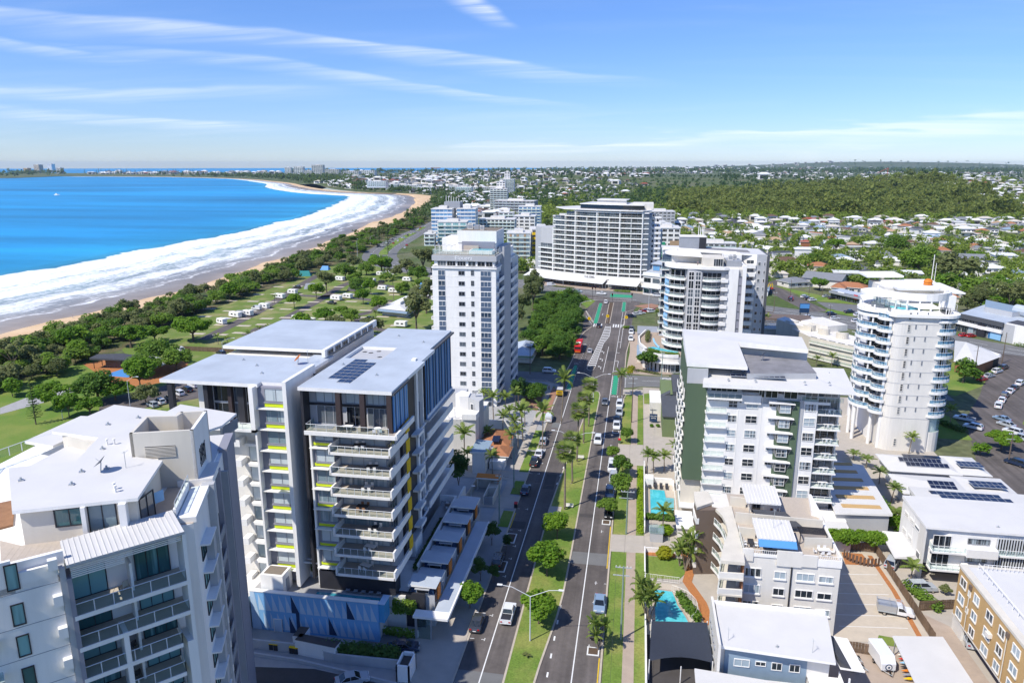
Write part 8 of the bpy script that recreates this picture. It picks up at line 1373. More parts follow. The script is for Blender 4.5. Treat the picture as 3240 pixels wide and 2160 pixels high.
# == street furniture
def lamp(x,y,ty,label,arms=2,mat='lamp_white',L=4.6,rz=0.0):
 p=at(x,y);h=hgt(x,y,ty);B=thing('street_lamp',label,'street lamp',p,'street lamps');m=MB();m.tube([(p[0],p[1],0),(p[0],p[1],h)],[.11,.07],'rail',7);part('pole',m,B)
 for s in((-1,1)if arms==2 else(1,)):
  e=Vector((math.cos(rz)*s,math.sin(rz)*s,0));q=[Vector((p[0],p[1],h)),Vector((p[0],p[1],h))+e*L*.6+Vector((0,0,1.3)),Vector((p[0],p[1],h))+e*L+Vector((0,0,1.5))];m=MB();m.tube(q,.05,'rail',5);part('arm',m,B);m=MB();c=q[2];m.box(c.x-.4,c.x+.4,c.y-.16,c.y+.16,c.z-.06,c.z+.08,'lamp_white');part('lamp_head',m,B)
lamp(1677,2028,1886,'double-armed white street lamp on the median nearest the camera');lamp(1811,1500,1384,'double-armed street lamp on the median between the fan palms');lamp(1877,1271,1196,'double-armed street lamp at the far tip of the median')
lamp(1835,992,960,'street lamp above the fig canopy',1,L=5);lamp(2052,978,916,'street lamp at the highway corner',1,L=5,rz=math.pi);lamp(1132,828,762,'tall white pole at the caravan park edge',1,L=.6)
for x,y,t in((1172,775,750),(1235,735,712),(1270,725,710),(1346,700,688),(1282,770,756)):lamp(x,y,t,'street lamp on the coast road',1,L=4)
lamp(412,1285,1205,'green lamp post with a curved arm by the beach car park',1,L=3.5);lamp(706,1125,1080,'lamp post at the corner of the grey roof',1,L=5);lamp(1491,1598,1557,'short black lamp in the paved driveway',1,L=.5);lamp(198,1324,1308,'low green bollard lamp on the lawn',1,L=.2)
def pole(x,y,ty,label,mat='pole_wood',arm=2.2,second=True):
 p=at(x,y);h=min(hgt(x,y,ty),13);B=thing('power_pole',label,'power pole',p,'power poles');m=MB();m.tube([(p[0],p[1],0),(p[0],p[1],h)],[.16,.11],mat,7);part('pole',m,B)
 for k,z in enumerate((h-.3,h-1.6)if second else(h-.3,)):m=MB();m.box(p[0]-arm/2-.3*k,p[0]+arm/2-.3*k,p[1]-.06,p[1]+.06,z,z+.12,'galv');part('crossarm',m,B)
 m=MB()
 for q in(-1,-.5,.5,1):m.cyl(p[0]+q*arm*.45,p[1],h-.18,h+.05,.05,'white',5)
 part('insulator',m,B);return(p[0],p[1],h)
TOP=[pole(1964,2023,1790,'green power pole on the right verge nearest the camera','pole_green',2.4),pole(1981,1690,1552,'power pole with a pale crossarm beside the lime hedge','pole_green',2.6),pole(1998,1337,1163,'tall dark power pole on the right footpath','pole_wood'),pole(2093,1202,1115,'green pole beside the striped crossing','pole_green',1.2)]
LT=[pole(1580,1657,1503,'green power pole on the left footpath nearest the townhouses','pole_green',1.4),pole(1626,1543,1340,'tall green pole rising through the palms','pole_green',1.2),pole(1677,1183,1090,'dark timber pole in the left side street','pole_wood')]
for x,y,t,l in((2622,1030,965,'highway pole left of the round tower'),(2556,965,905,'slim highway pole by the shop car park'),(2448,985,925,'green pole near the yellow arches'),(2500,940,885,'pole beside the orange house'),(3080,1200,1095,'timber pole behind the white gabled shop'),(3170,1150,1052,'pole at the street corner by the showrooms'),(3205,1055,1020,'slim pole before the showrooms'),(3190,1465,1370,'power pole at the right picture edge'),(2600,940,906,'thin pole on the shop car park')):pole(x,y,t,l,'pole_wood',1.8)
def wire(a,b,sag,label):
 m=MB();P=[(a[0]+(b[0]-a[0])*t,a[1]+(b[1]-a[1])*t,a[2]+(b[2]-a[2])*t-sag*4*t*(1-t))for t in np.linspace(0,1,9)];m.tube(P,.018,'charcoal',3,False);tag(link('power_line',m.mesh('power_line')),label,'power line','overhead lines')
for(A,Bq)in((TOP[0],TOP[1]),(TOP[1],TOP[2]),(LT[0],LT[1]),(TOP[1],LT[0]),(LT[2],TOP[2])):wire(A,Bq,.8,'thin dark overhead line strung between two street poles')
wire((TOP[0][0]-1,TOP[0][1],TOP[0][2]),(TOP[0][0]-1,60,9),.6,'thin dark overhead line strung between two street poles')
def tlight(x,y,ty,label):
 p=at(x,y);h=min(hgt(x,y,ty),6.5);B=thing('traffic_light',label,'traffic light',p,'traffic lights');m=MB();m.tube([(p[0],p[1],0),(p[0],p[1],h)],.09,'charcoal',6);part('pole',m,B);m=MB();m.box(p[0]-.35,p[0]+.35,p[1]-.3,p[1]-.1,h-1.3,h,'black');part('signal_head',m,B);m=MB();m.tube([(p[0],p[1]-.34,h-.25),(p[0],p[1]-.3,h-.25)],.14,'lamp_red',8);part('lamp',m,B)
for x,y,t,l in((1874,945,888,'traffic light at the left corner of the highway junction'),(1937,955,928,'traffic light on the median nose of the highway junction'),(1999,957,927,'traffic light at the right corner of the highway junction'),(1884,925,905,'traffic light across the highway, left'),(2012,913,898,'traffic light across the highway, right')):tlight(x,y,t,l)
def roundsign(x,y,label):
 p=at(x,y);B=thing('crossing_sign',label,'sign',p,'yellow crossing signs');m=MB();m.cyl(p[0],p[1],0,2.6,.05,'galv',5);part('post',m,B);m=MB();m.tube([(p[0],p[1]-.06,3.0),(p[0],p[1]-.02,3.0)],.75,'yellow',14);m.tube([(p[0],p[1]-.09,3.0),(p[0],p[1]-.06,3.0)],.2,'black',8);part('disc',m,B)
roundsign(1864,1028,'yellow round crossing sign left of the zebra crossing');roundsign(1922,1020,'yellow round crossing sign on the central island');roundsign(1981,1024,'yellow round crossing sign right of the zebra crossing')
def bin_(x,y,lid,body,label,n=1):
 p=at(x,y);B=thing('wheelie_bin',label,'bin',p);m=MB();m.prism([(p[0]-.32,p[1]-.36),(p[0]+.32,p[1]-.36),(p[0]+.32,p[1]+.36),(p[0]-.32,p[1]+.36)],.08,1.05,body);part('body',m,B);m=MB();m.prism([(p[0]-.36,p[1]-.42,1.12),(p[0]+.36,p[1]-.42,1.12),(p[0]+.36,p[1]+.42,1.25),(p[0]-.36,p[1]+.42,1.25)],1.04,1.08,lid);part('lid',m,B);m=MB();m.tube([(p[0]-.3,p[1]+.36,.12),(p[0]+.3,p[1]+.36,.12)],.12,'rubber',7);part('wheel',m,B)
for i,(x,y)in enumerate(((862,2052),(876,2054),(926,2063),(940,2065))):bin_(x,y,'yellow','leaf_dark' if False else 'charcoal',('yellow-lidded bin far left at the foot of the mural','yellow-lidded bin second from left at the mural','yellow-lidded bin left of the white planter wall','yellow-lidded bin touching the white planter wall')[i])
bin_(1632,1606,'red','charcoal','red-lidded bin on the left kerb beside the bin enclosure');bin_(1960,1402,'red','green','red-lidded bin on the right kerb by the verge tree')
def bench(x,y,rz,label):
 p=at(x,y);B=thing('park_bench',label,'bench',p,'benches on the median',rz)
 for nm,bx_ in(('seat',(-.9,.9,-.25,.25,.42,.48)),('backrest',(-.9,.9,.22,.27,.55,.95))):link(nm,MB().box(*bx_,'offwhite').mesh(nm),B)
 for sx in(-.7,.7):link('leg',MB().box(sx-.04,sx+.04,-.22,.25,0,.42,'grey').mesh('leg'),B)
bench(1800,1606,0,'white bench beside the nearest fan palm');bench(1836,1452,0,'white bench beside the middle fan palm')
# timber fences, paling by paling
def paling_fence(P,label,mat='wood',h=1.8,step=.42,name='timber_fence',group=None):
 B=thing(name,label,'fence',(P[0][0],P[0][1],0),group);k=('paling',step,h,mat)
 if k not in WM:WM[k]=MB().box(.02,step-.02,-.02,.02,.05,h,mat).mesh('paling')
 for a,b in zip(P,P[1:]):
  L=math.dist(a,b);an=math.atan2(b[1]-a[1],b[0]-a[0]);c,s=math.cos(an),math.sin(an)
  for i in range(int(L/step)):put('paling',WM[k],B,a[0]+c*step*i,a[1]+s*step*i,rnd.uniform(-.04,.04),an)
  m=MB()
  for z in(.4,h-.35):m.tube([(a[0]+s*.05,a[1]-c*.05,z),(b[0]+s*.05,b[1]-c*.05,z)],.045,mat,4)
  part('rail',m,B)
paling_fence([(31.7,102.0),(38.6,101.4)],'timber paling fence behind the white enclosed trailer');paling_fence([(46.2,106),(45.6,133),(38.5,133.2)],'long timber paling fence along the right side of the beige yard','wood',1.8,.5);paling_fence([(46.8,114.6),(53,116.2)],'short timber fence below the louvred apartments')
B=thing('slat_screen','curved rusty brown slat screen in the yard corner','screen',(42,129,0));k_=MB().box(0,.4,-.03,.03,0,1.7,'roof_brown').mesh('slat')
for a,b in zip(arcpts(43,131.5,4,200,300,11),arcpts(43,131.5,4,200,300,11)[1:]):put('slat',k_,B,a[0],a[1],0,math.atan2(b[1]-a[1],b[0]-a[0]))
paling_fence([(-181,250),(-150,250)],'timber fence between the park and the caravan park','wood',1.8,.6)
# boardwalk rail, fences, pools and gardens on the right
def pool(P,z,mat,name_label,cop='conc_pink',w=.5):
 B=thing('swimming_pool',name_label,'swimming pool',(P[0][0],P[0][1],0));C=np.mean(np.array(P),0);O=[tuple(np.array(q)+(np.array(q)-C)/np.linalg.norm(np.array(q)-C)*w)for q in P];m=MB();m.prism(O,0,.10,cop);part('coping',m,B);m=MB();m.sheet([(*q,.115)for q in P],mat);part('water',m,B);return B
kd=[(5.0,113.6),(7.9,113.4),(8.3,111.6),(8.6,109.6),(9.1,108.2),(9.7,106.6),(10.1,105),(10.2,103.4),(9.6,102.4),(5.0,102.4)];pool(kd,.1,'pool','kidney-shaped turquoise pool with a palm shadow on it');B=pool([(4.7,153.4),(7.8,153.4),(8.0,149.8),(9.7,149.7),(9.3,141.8),(4.7,141.8)],.1,'pool','rectangular turquoise pool with a shallow step at the hedge');m=MB();m.sheet([(8.0,149.6,.14),(9.6,149.5,.14),(9.2,143,.14),(7.6,145.6,.14)],'bal_pale');part('shallow_step',m,B)
g=MB();g.sheet([(3.6,101,.06),(11.2,101,.06),(12,106,.06),(10,112,.06),(8.8,115.6,.06),(3.6,115.8,.06)],'beige');g.sheet([(3.6,140.2,.06),(14,140.2,.06),(14,158,.06),(3.6,158,.06)],'beige');g.sheet([(31.4,104,.05),(46,106.4,.05),(45.4,132.6,.05),(38.2,132.6,.05),(32.4,125,.05)],'beige');g.sheet([(27,76,.04),(47,76,.04),(46,103.4,.04),(31.6,102,.04),(28.8,98,.04)],'conc_pink');g.sheet([(46.5,76,.05),(51,76,.05),(50.2,111,.05),(47,114,.05)],'conc_pink');struct('court_paving',g)
g=MB();g.sheet([(3.6,117.2,.07),(9.2,117.4,.07),(11.2,121,.07),(10.6,124.6,.07),(3.6,124.6,.07)],'lawn');g.sheet([(37.6,104.6,.08),(40.6,104.2,.08),(41,106.4,.08),(38.6,106.8,.08)],'lawn');struct('garden_lawn',g)
g=MB();g.sheet([(3.6,124.8,.07),(9,124.8,.07),(9,126.2,.07),(3.6,126.2,.07)],'garden_bed');ribbon([(10.6,127),(11.6,122),(10.6,117),(12.6,111),(13.4,105)],1.6,.08,'garden_bed',g);ribbon([(44.6,106.8),(44.8,120),(44.2,131.6)],.8,.07,'garden_bed',g);g.sheet([(39,127.6,.075),(43.6,128,.075),(43,132,.075),(39.4,132,.075)],'garden_bed');struct('garden_bed',g)
g=MB()
for k in range(6):stripe(33.2+.2*k,108.2+3.1*k,43.6,109.4+3.1*k,.12,z=.056)
struct('bay_marking',g)
def fence_rail(P,h,label,step=.28):
 B=thing('pool_fence',label,'fence',(P[0][0],P[0][1],0))
 for a,b in zip(P,P[1:]):
  m=MB();L=math.dist(a,b);n=max(2,int(L/step));m.tube([(*a,h),(*b,h)],.03,'white',4,False);m.tube([(*a,.25),(*b,.25)],.025,'white',4,False)
  for i in range(n+1):q=(a[0]+(b[0]-a[0])*i/n,a[1]+(b[1]-a[1])*i/n);m.box(q[0]-.015,q[0]+.015,q[1]-.015,q[1]+.015,.1,h,'white',False)
  part('fence_panel',m,B)
fence_rail([(3.5,116.4),(6.4,116.2),(9.2,116)],1.3,'white tubular fence between the lawn and the kidney pool');fence_rail(arcpts(6.5,108.4,5.2,75,-40,8),1.3,'curved white tubular fence round the kidney pool');fence_rail([(9.9,140.4),(9.9,153)],1.1,'low glass-like fence beside the rectangular pool')
B=thing('pool_terrace','raised white planter terrace behind the sun loungers','terrace',(6,156,0));m=MB();m.box(3.6,5.4,155,157.6,0,1.9,'white');m.box(5.4,9.6,156.6,157,0,1.5,'white');m.box(9.6,9.9,153.6,157,0,1.2,'white');part('wall',m,B)
def lounger(x,y,rz,z,mat,label,group):
 if('lounger',mat)not in TREES:
  root=thing('sun_lounger','x','sun lounger');link('seat',MB().box(-.32,.32,-1.0,.35,.28,.36,mat).mesh('seat'),root);link('backrest',MB().add([(-.32,.35,.3),(.32,.35,.3),(.32,.95,.75),(-.32,.95,.75),(-.32,.35,.37),(.32,.35,.37),(.32,.92,.81),(-.32,.92,.81)],[(4,5,6,7),(0,3,2,1),(0,1,5,4),(2,3,7,6),(1,2,6,5),(3,0,4,7)],mat).mesh('backrest'),root)
  lm=MB().box(-.03,.03,-.03,.03,0,.3,'grey').mesh('leg')
  for sx in(-.28,.28):
   for yy in(-.9,.3):link('leg',lm,root,(sx,yy,0))
  TREES[('lounger',mat)]=Proto(root)
 TREES[('lounger',mat)]((x,y,z),rz,1,label,group)
for i in range(4):lounger(4.6+1.25*i,154.6,0,.1,'charcoal','dark sun lounger at the far end of the rectangular pool','loungers by the rectangular pool')
for i in range(5):lounger(-42.2+1.25*i,96.0,3.4,5.65,'grey','grey sun lounger on the mural-podium pool deck','loungers on the podium pool deck')
# terrace furniture
def dining(x,y,z,rz,label,mat='white',chair='white',n=4,r=.0):
 T=thing('terrace_table','terrace table '+label,'table',(x,y,z),None,rz)
 if r:link('tabletop',WM.setdefault(('tt',mat,'r'),MB().cyl(0,0,.7,.75,.55,mat,14).mesh('tabletop')),T);link('leg',WM.setdefault('tl1',MB().cyl(0,0,0,.7,.06,'grey',6).mesh('leg')),T)
 else:
  link('tabletop',WM.setdefault(('tt',mat),MB().box(-.9,.9,-.45,.45,.7,.75,mat).mesh('tabletop')),T)
  for sx in(-.8,.8):
   for sy_ in(-.38,.38):link('leg',WM.setdefault('tl2',MB().box(-.03,.03,-.03,.03,0,.7,'grey').mesh('leg')),T,(sx,sy_,0))
 for i in range(n):
  u,v,a=((-.45,-.8,0),(.45,-.8,0),(-.45,.8,math.pi),(.45,.8,math.pi),(-1.3,0,-HP),(1.3,0,HP))[i];c,s=math.cos(rz),math.sin(rz)
  K=thing('terrace_chair','terrace chair '+label,'chair',(x+u*c-v*s,y+u*s+v*c,z),'chairs '+label,rz+a)
  link('seat',WM.setdefault(('cs',chair),MB().box(-.22,.22,-.22,.22,.4,.45,chair).mesh('seat')),K);link('backrest',WM.setdefault(('cb',chair),MB().box(-.22,.22,-.24,-.2,.45,.9,chair).mesh('backrest')),K)
  for sx in(-.19,.19):
   for sy_ in(-.19,.19):link('leg',WM.setdefault(('cl',chair),MB().box(-.02,.02,-.02,.02,0,.4,chair).mesh('leg')),K,(sx,sy_,0))
zn=('lowest','second lowest','third lowest','fourth lowest','third highest','second highest','highest')
for k,z in enumerate(SL):dining(-38.6+(k%3-1)*.9,97.0,z+.32,.1*(k-3),'on the %s balcony of the battened block'%zn[k],'white' if k in(0,4,1)else 'charcoal','white' if k!=3 else 'deck',4,r=(k in(2,4)))
dining(-41.2,96.6,DECK,0,'on the penthouse deck left of the brown column','white','charcoal');dining(-36.4,96.4,DECK,.3,'on the penthouse deck with the round top','white','white',2,1);dining(-33.9,126.5,5.45,.2,'on the townhouse terrace','charcoal','white');dining(19,108.3,12.46,1.5,'left of the blue awning on the wavy building','charcoal','white');dining(29.6,107.6,12.46,.1,'right of the blue awning on the wavy building','white','white',6);dining(24.6,119.3,12.46,.1,'under the rear pavilion of the wavy building','charcoal','terracotta')
for k,z in enumerate(FZ[:6]):dining(37.4,142.2,z+.4,.2,'on balcony %s from the top at the right end of the green-ended block'%('one','two','three','four','five','six')[k],'white','white',2)
x,y=-44.2,56.4;K=thing('terrace_chair','single pale chair on the tiled penthouse terrace by the plant enclosure','chair',(x,y,38.05),None,.5);link('seat',WM[('cs','white')],K);link('backrest',WM[('cb','white')],K)
for sx in(-.19,.19):
 for sy_ in(-.19,.19):link('leg',WM[('cl','white')],K,(sx,sy_,0))
for k in range(3):
 a=uv(OB,48.2,4.0,1.0);K=thing('terrace_chair',('pale wicker chair on the top balcony of the cream building','dark chair on the third balcony of the cream building','dark chair on the fourth balcony of the cream building')[k],'chair',(a[0],a[1],(34.1,28.2,25.25)[k]),None,1.2);c_=('beige','charcoal','charcoal')[k];link('seat',MB().box(-.25,.25,-.25,.25,.4,.46,c_).mesh('seat'),K);link('backrest',MB().box(-.25,.25,-.28,-.22,.46,.95,c_).mesh('backrest'),K)
 for sx in(-.2,.2):
  for sy_ in(-.2,.2):link('leg',MB().box(sx-.02,sx+.02,sy_-.02,sy_+.02,0,.4,c_).mesh('leg'),K)
x,y=-44.9,58.3;m=MB();m.box(-.5,.5,-.02,.02,-.0,1.1,'skyblue');o=link('towel',m.mesh('towel'),None,(-43.6,57.4,39.0),1.2);tag(o,'light blue towel hanging below the penthouse roof edge','towel')
# small shed by the lower garden, people
B=thing('glass_shed','small shed with a pale glass roof by the palm garden','shed',(5.8,131,0));m=MB();m.box(4.4,6.8,130,132.2,0,2.0,'midgrey');part('wall',m,B);m=MB();m.prism([(4.2,129.8,2.3),(5.6,129.8,2.5),(5.6,132.4,2.5),(4.2,132.4,2.3)],2.0,2.05,'bal_pale');m.prism([(5.62,129.8,2.5),(7,129.8,2.3),(7,132.4,2.3),(5.62,132.4,2.5)],2.0,2.05,'bal_pale');part('roof',m,B)
B=thing('pool_shed','white flat-roofed pool shed beside the wavy apartments','shed',(11,137,0));m=MB();m.box(9.6,12.4,132,138.4,0,2.4,'offwhite');part('wall',m,B);m=MB();m.box(9.3,12.6,131.6,139,2.4,2.6,'white');part('roof',m,B);m=MB();m.prism([(10.2,140,3.0),(13.6,140,3.0),(13.6,152,3.0),(10.4,153,3.0)],2.7,2.8,'white');part('canopy_roof',m,B)
def person(x,y,z,rz,top,leg,label,stride=.18):
 """one continuous figure grown over a skeleton; hair and clothes are its children"""
 B=thing('person',label,'person',(x,y,z),None,rz);P=[(0,0,.95),(0,0,1.2),(0,0,1.42),(0,0,1.52),(0,.02,1.66),(-.1,0,.9),(-.11,stride,.5),(-.11,stride*.4,.08),(-.11,stride*.4+.14,.04),(.1,0,.9),(.11,-stride*.5,.5),(.11,-stride*1.6,.1),(.11,-stride*1.5+.12,.04),(-.2,0,1.4),(-.25,-.08,1.12),(-.24,.06,.9),(.2,0,1.4),(.25,.06,1.12),(.24,.2,.92)]
 E_=[(0,1),(1,2),(2,3),(3,4),(0,5),(5,6),(6,7),(7,8),(0,9),(9,10),(10,11),(11,12),(2,13),(13,14),(14,15),(2,16),(16,17),(17,18)];rad=[.14,.13,.14,.06,.105,.09,.065,.045,.035,.09,.065,.045,.035,.06,.045,.035,.06,.045,.035]
 def skin(nm,idx,mat,g=1.0):
  mp={v:i for i,v in enumerate(idx)};me=bpy.data.meshes.new(nm);bm=bmesh.new();sk=bm.verts.layers.skin.verify();vv=[bm.verts.new(P[i])for i in idx]
  for i,v in enumerate(idx):vv[i][sk].radius=(rad[v]*g,rad[v]*g*.85);vv[i][sk].use_root=(i==0)
  for a,b in E_:
   if a in mp and b in mp:bm.edges.new((vv[mp[a]],vv[mp[b]]))
  bm.to_mesh(me);bm.free();me.materials.append(MATS[mat]);o=link(nm,me,B);o.modifiers.new('skin','SKIN');s=o.modifiers.new('sub','SUBSURF');s.levels=s.render_levels=1;return o
 skin('body',list(range(19)),'skin');skin('shirt',[1,2,13,14,16,17],top,1.14);skin('trousers',[0,5,6,7,9,10,11],leg,1.16);m=MB();m.dome(0,.0,1.67,.115,.125,.12,'hair',8,3);link('hair',m.mesh('hair'),B)
p=at(1737,1236);person(p[0],p[1],.1,.3,'cloth_dark','cloth_dark','person in dark clothes walking on the paved garden path');person(20.4,258.6,35.95,2.0,'cloth_blue','cloth_dark','person in blue on the roof of the curved-balcony tower',.02);p=at(2009,1180);person(p[0],p[1],.1,1.0,'cloth_dark','cloth_dark','pedestrian in dark clothes waiting at the corner plaza');p=at(2014,1178);person(p[0],p[1],.1,-1.0,'cloth_white','cloth_dark','pedestrian in a white shirt at the corner plaza');p=at(3045,1212);person(p[0],p[1],.1,1.0,'cloth_white','skin','person in white on the lawn by the round tree');p=at(230,1008);person(p[0],p[1],.1,2,'cloth_white','cloth_white','lone person in white on the sand')
for i,(x,y)in enumerate(((1880,905),(1886,906),(1898,915))):p=at(x,y);person(p[0],p[1],.1,i,'cloth_dark','cloth_dark','pedestrian in dark clothes on the plaza below the sails, '+('left of a pair','right of a pair','walking alone')[i])
# == suburb, far town, forest
def inpoly(x,y,P):
 c=False;j=len(P)-1
 for i in range(len(P)):
  if(P[i][1]>y)!=(P[j][1]>y)and x<(P[j][0]-P[i][0])*(y-P[i][1])/(P[j][1]-P[i][1])+P[i][0]:c=not c
  j=i
 return c
def proj(x,y,z):
 v=np.array([x,y,z-H]);d=v@FWD;return 1620+FPX*(v@RGT)/d,1080-FPX*(v@UPV)/d,d
HW=np.array(smooth(hw,arc(hw),np.linspace(0,arc(hw)[-1],120)))
ROADS=[[(88,372),(80,420),(76,450),(95,480),(150,500)],[(170,520),(260,500),(380,470),(520,450)],[(120,640),(260,620),(430,590),(640,560)],[(150,800),(330,780),(520,750),(760,720)],[(300,470),(330,640),(360,800),(385,930)]]
RP_=np.concatenate([smooth(r,arc(r),np.linspace(0,arc(r)[-1],60))for r in ROADS])
RCOL=dict(white=('roof_white','white'),grey=('roof_grey','offwhite'),brown=('roof_brown','cream'),terracotta=('terracotta','cream'),tan=('roof_tan','offwhite'),dark=('roof_dark','white'),blue=('roof_blue','white'),red=('roof_red','brick'),cream=('roof_cream','offwhite'))
HPROT={}
def house_proto(style,col):
 if(style,col)in HPROT:return HPROT[(style,col)]
 rf,wl_=RCOL[col];root=thing('house','house','house');w=MB();r=MB();wn_=[]
 if style=='hip':w.box(-6.5,6.5,-5,5,-2,2.9,wl_);hip(r,-6.5,6.5,-5,5,2.9,2.1,'white',rf,ov=.6);wn_=[(-5,-5.03,.8,2.2),(-1,-5.03,.8,2.4),(3,-5.03,.8,2.0)]
 elif style=='ell':w.box(-7,7,-3,5,-2,2.9,wl_);w.box(-7,-1.5,-7.5,-3,-2,2.9,wl_);hip(r,-7,7,-3,5,2.9,1.9,'white',rf,ov=.6);hip(r,-7,-1.5,-7.5,-.5,2.88,1.6,'white',rf,ov=.58);wn_=[(-5.6,-7.53,.8,2.6),(0,-3.03,.8,2.2),(3.5,-3.03,.8,2.2)]
 elif style=='two':w.box(-6,6,-5,5,-2,5.7,wl_);hip(r,-6,6,-5,5,5.7,1.8,'white',rf,ov=.7);w.box(-6.2,6.2,-6.4,-5,2.75,2.95,'white');wn_=[(-5,-5.03,3.4,2.6),(-1,-5.03,3.4,2.4),(2.6,-5.03,3.4,2.6),(-5,-5.03,.5,2.4),(1.8,-5.03,.4,3.0)]
 elif style=='gable':w.box(-5,5,-7,7,-2,3.4,wl_);r.add([(-5.6,-7.6,3.3),(0,-7.6,5.4),(5.6,-7.6,3.3),(-5.6,7.6,3.3),(0,7.6,5.4),(5.6,7.6,3.3)],[(0,1,4,3),(1,2,5,4)],rf);w.add([(-5,-7,3.4),(5,-7,3.4),(0,-7,5.2),(-5,7,3.4),(5,7,3.4),(0,7,5.2)],[(0,1,2),(4,3,5)],wl_);wn_=[(-4,-7.03,.8,2.4),(1.2,-7.03,.8,2.4)]
 else:w.box(-6.5,6.5,-5,5,-2,6.2,wl_);w.box(-6.5,1,-6.5,-5,2.9,4.0,'white');r.prism([(-7,-6.2,6.9),(7,-6.2,6.9),(7,5.6,6.3),(-7,5.6,6.3)],6.1,6.2,'white',rf);wn_=[(-5.6,-5.03,3.6,3.6),(-.8,-5.03,3.6,2.4),(2.6,-5.03,3.6,3),(-5,-5.03,.4,3.4),(.6,-5.03,.4,4.2)]
 link('wall',w.mesh('wall'),root);link('roof',r.mesh('roof'),root)
 for x,y,z,W_ in wn_:link('window',wmesh(W_,1.35,2,1,'glass_dark','white',.12),root,(x,y,z))
 sx=6.53 if style!='gable' else 5.03;link('window',wmesh(1.8,1.2,2,1,'glass_dark','white',.12),root,(-sx,1,1 if style in('hip','gable','ell')else 3.6),-HP);HPROT[(style,col)]=Proto(root);return HPROT[(style,col)]
SPH=[(2510,905,'hip','grey',25,1.1,'orange brick house with a pale grey hipped roof by the side street'),(2630,880,'hip','brown',12,1.25,'wide brown-roofed house with an orange deck'),(2560,830,'two','grey',10,.95,'grey-roofed tall house beside a matching one'),(2655,832,'two','blue',8,.9,'blue-grey pyramid-roofed house in the front rows'),(2820,905,'two','grey',14,1.25,'large two-storey house with a broad grey roof near the round tower'),(2690,925,'ell','terracotta',-25,1.2,'long tan-roofed house behind the dark shopfronts'),(2610,905,'gable','grey',60,1.5,'long grey-roofed house behind the bright flat tree'),(2620,880,'hip','cream',18,1.1,'cream-roofed house left of the brown-roofed one'),(2490,838,'ell','brown',10,1.2,'brown low-roofed house behind the charcoal end wall'),(2420,800,'gable','white',40,1.1,'white gabled house with solar panels left in the suburb'),(2580,810,'two','white',6,1.0,'white house with dark solar panels in the second row'),(2700,810,'flat','brown',4,1.3,'modern brown and white house with a flat roof'),(2760,790,'two','white',8,1.0,'white two-storey house with balconies in the middle of the suburb'),(3130,875,'two','white',8,1.1,'white two-storey house on the right edge of the suburb'),(3210,880,'hip','blue',8,1.1,'blue-roofed house at the right picture edge'),(3050,745,'two','white',8,1.3,'big white stepped house below the forest, right'),(2450,770,'hip','tan',4,1.2,'tan house under trees left of the white line of houses'),(2640,762,'hip','terracotta',6,1.0,'house beside the red umbrellas'),(2880,1000,'gable','white',-40,1.1,'white shed roof behind the round tower crown'),(3160,960,'gable','white',-35,1.4,'white hall roof among the gums at the right'),(3100,905,'hip','brown',15,1.0,'brown-roofed house right of the big olive tree'),(2960,1030,'gable','grey',-60,1.3,'grey shed roof behind the showrooms')]
HPOS=[]
for x,y,st_,co,rz,s,l in SPH:p=at(x,y);HPOS.append((p[0],p[1]));house_proto(st_,co)((p[0],p[1],0),R(rz),s,l,'houses of the suburb')
OBST=[(40,382,32),(10,400,24),(28,276,30),(60,318,26),(20,560,22),(56,600,24),(40,625,20),(24,875,28),(112,405,14),(150,335,24),(-52,466,24),(-28,452,26),(0,448,24),(10,412,18),(-20,430,16),(-45,444,16)]+BLK
cand=[]
for gy in np.arange(432,1075,21.0):
 for gx in np.arange(30,760,19.0):
  x=gx+rnd.uniform(-4,4);y=gy+rnd.uniform(-5,5)-gx*.09
  if gx<60 and y<640:continue
  if inpoly(x,y,[(30,1000),(150,1030),(330,1000),(460,1090),(30,1090)]):continue
  if np.min(np.hypot(HW[:,0]-x,HW[:,1]-y))<26 or np.min(np.hypot(RP_[:,0]-x,RP_[:,1]-y))<12:continue
  if any(math.hypot(x-a,y-b)<r for a,b,r in OBST)or any(math.hypot(x-a,y-b)<15 for a,b in HPOS):continue
  u,v,d=proj(x,y,3)
  if not(1560<u<3320 and v<1030):continue
  if rnd.random()<.24:continue
  cand.append((d,x,y,0))
for gy in np.arange(1080,1700,22.0):
 for gx in np.arange(480,1150,21.0):
  x=gx+rnd.uniform(-5,5);y=gy+rnd.uniform(-5,5);u,v,d=proj(x,y,hz(x,y))
  if 2980<u<3330 and x>505+(y-1080)*.16 and rnd.random()<.85:cand.append((d,x,y,0))
for i in range(75):
 x=640+rnd.gauss(0,170);y=1830+rnd.gauss(0,90);
 if hz(x,y)>22:cand.append((proj(x,y,30)[2]*.5,x,y,1))
cand.sort();near_h,far_h=cand[:278],cand[278:]
def ZU(u):return 'behind the resort block' if u<2000 else 'above the charcoal-ended slab' if u<2380 else 'left of the round tower' if u<2640 else 'above the round tower' if u<2980 else 'right of the round tower'
ZN=lambda u,v:('on the hilltop' if v<600 else 'just below the forest' if v<700 else 'upper suburb' if v<740 else 'middle suburb' if v<790 else 'lower suburb' if v<850 else 'front row')+', '+ZU(u)
CN=dict(white='white',grey='grey',brown='brown',terracotta='terracotta',tan='tan',dark='dark',blue='blue-grey',red='red',cream='cream')
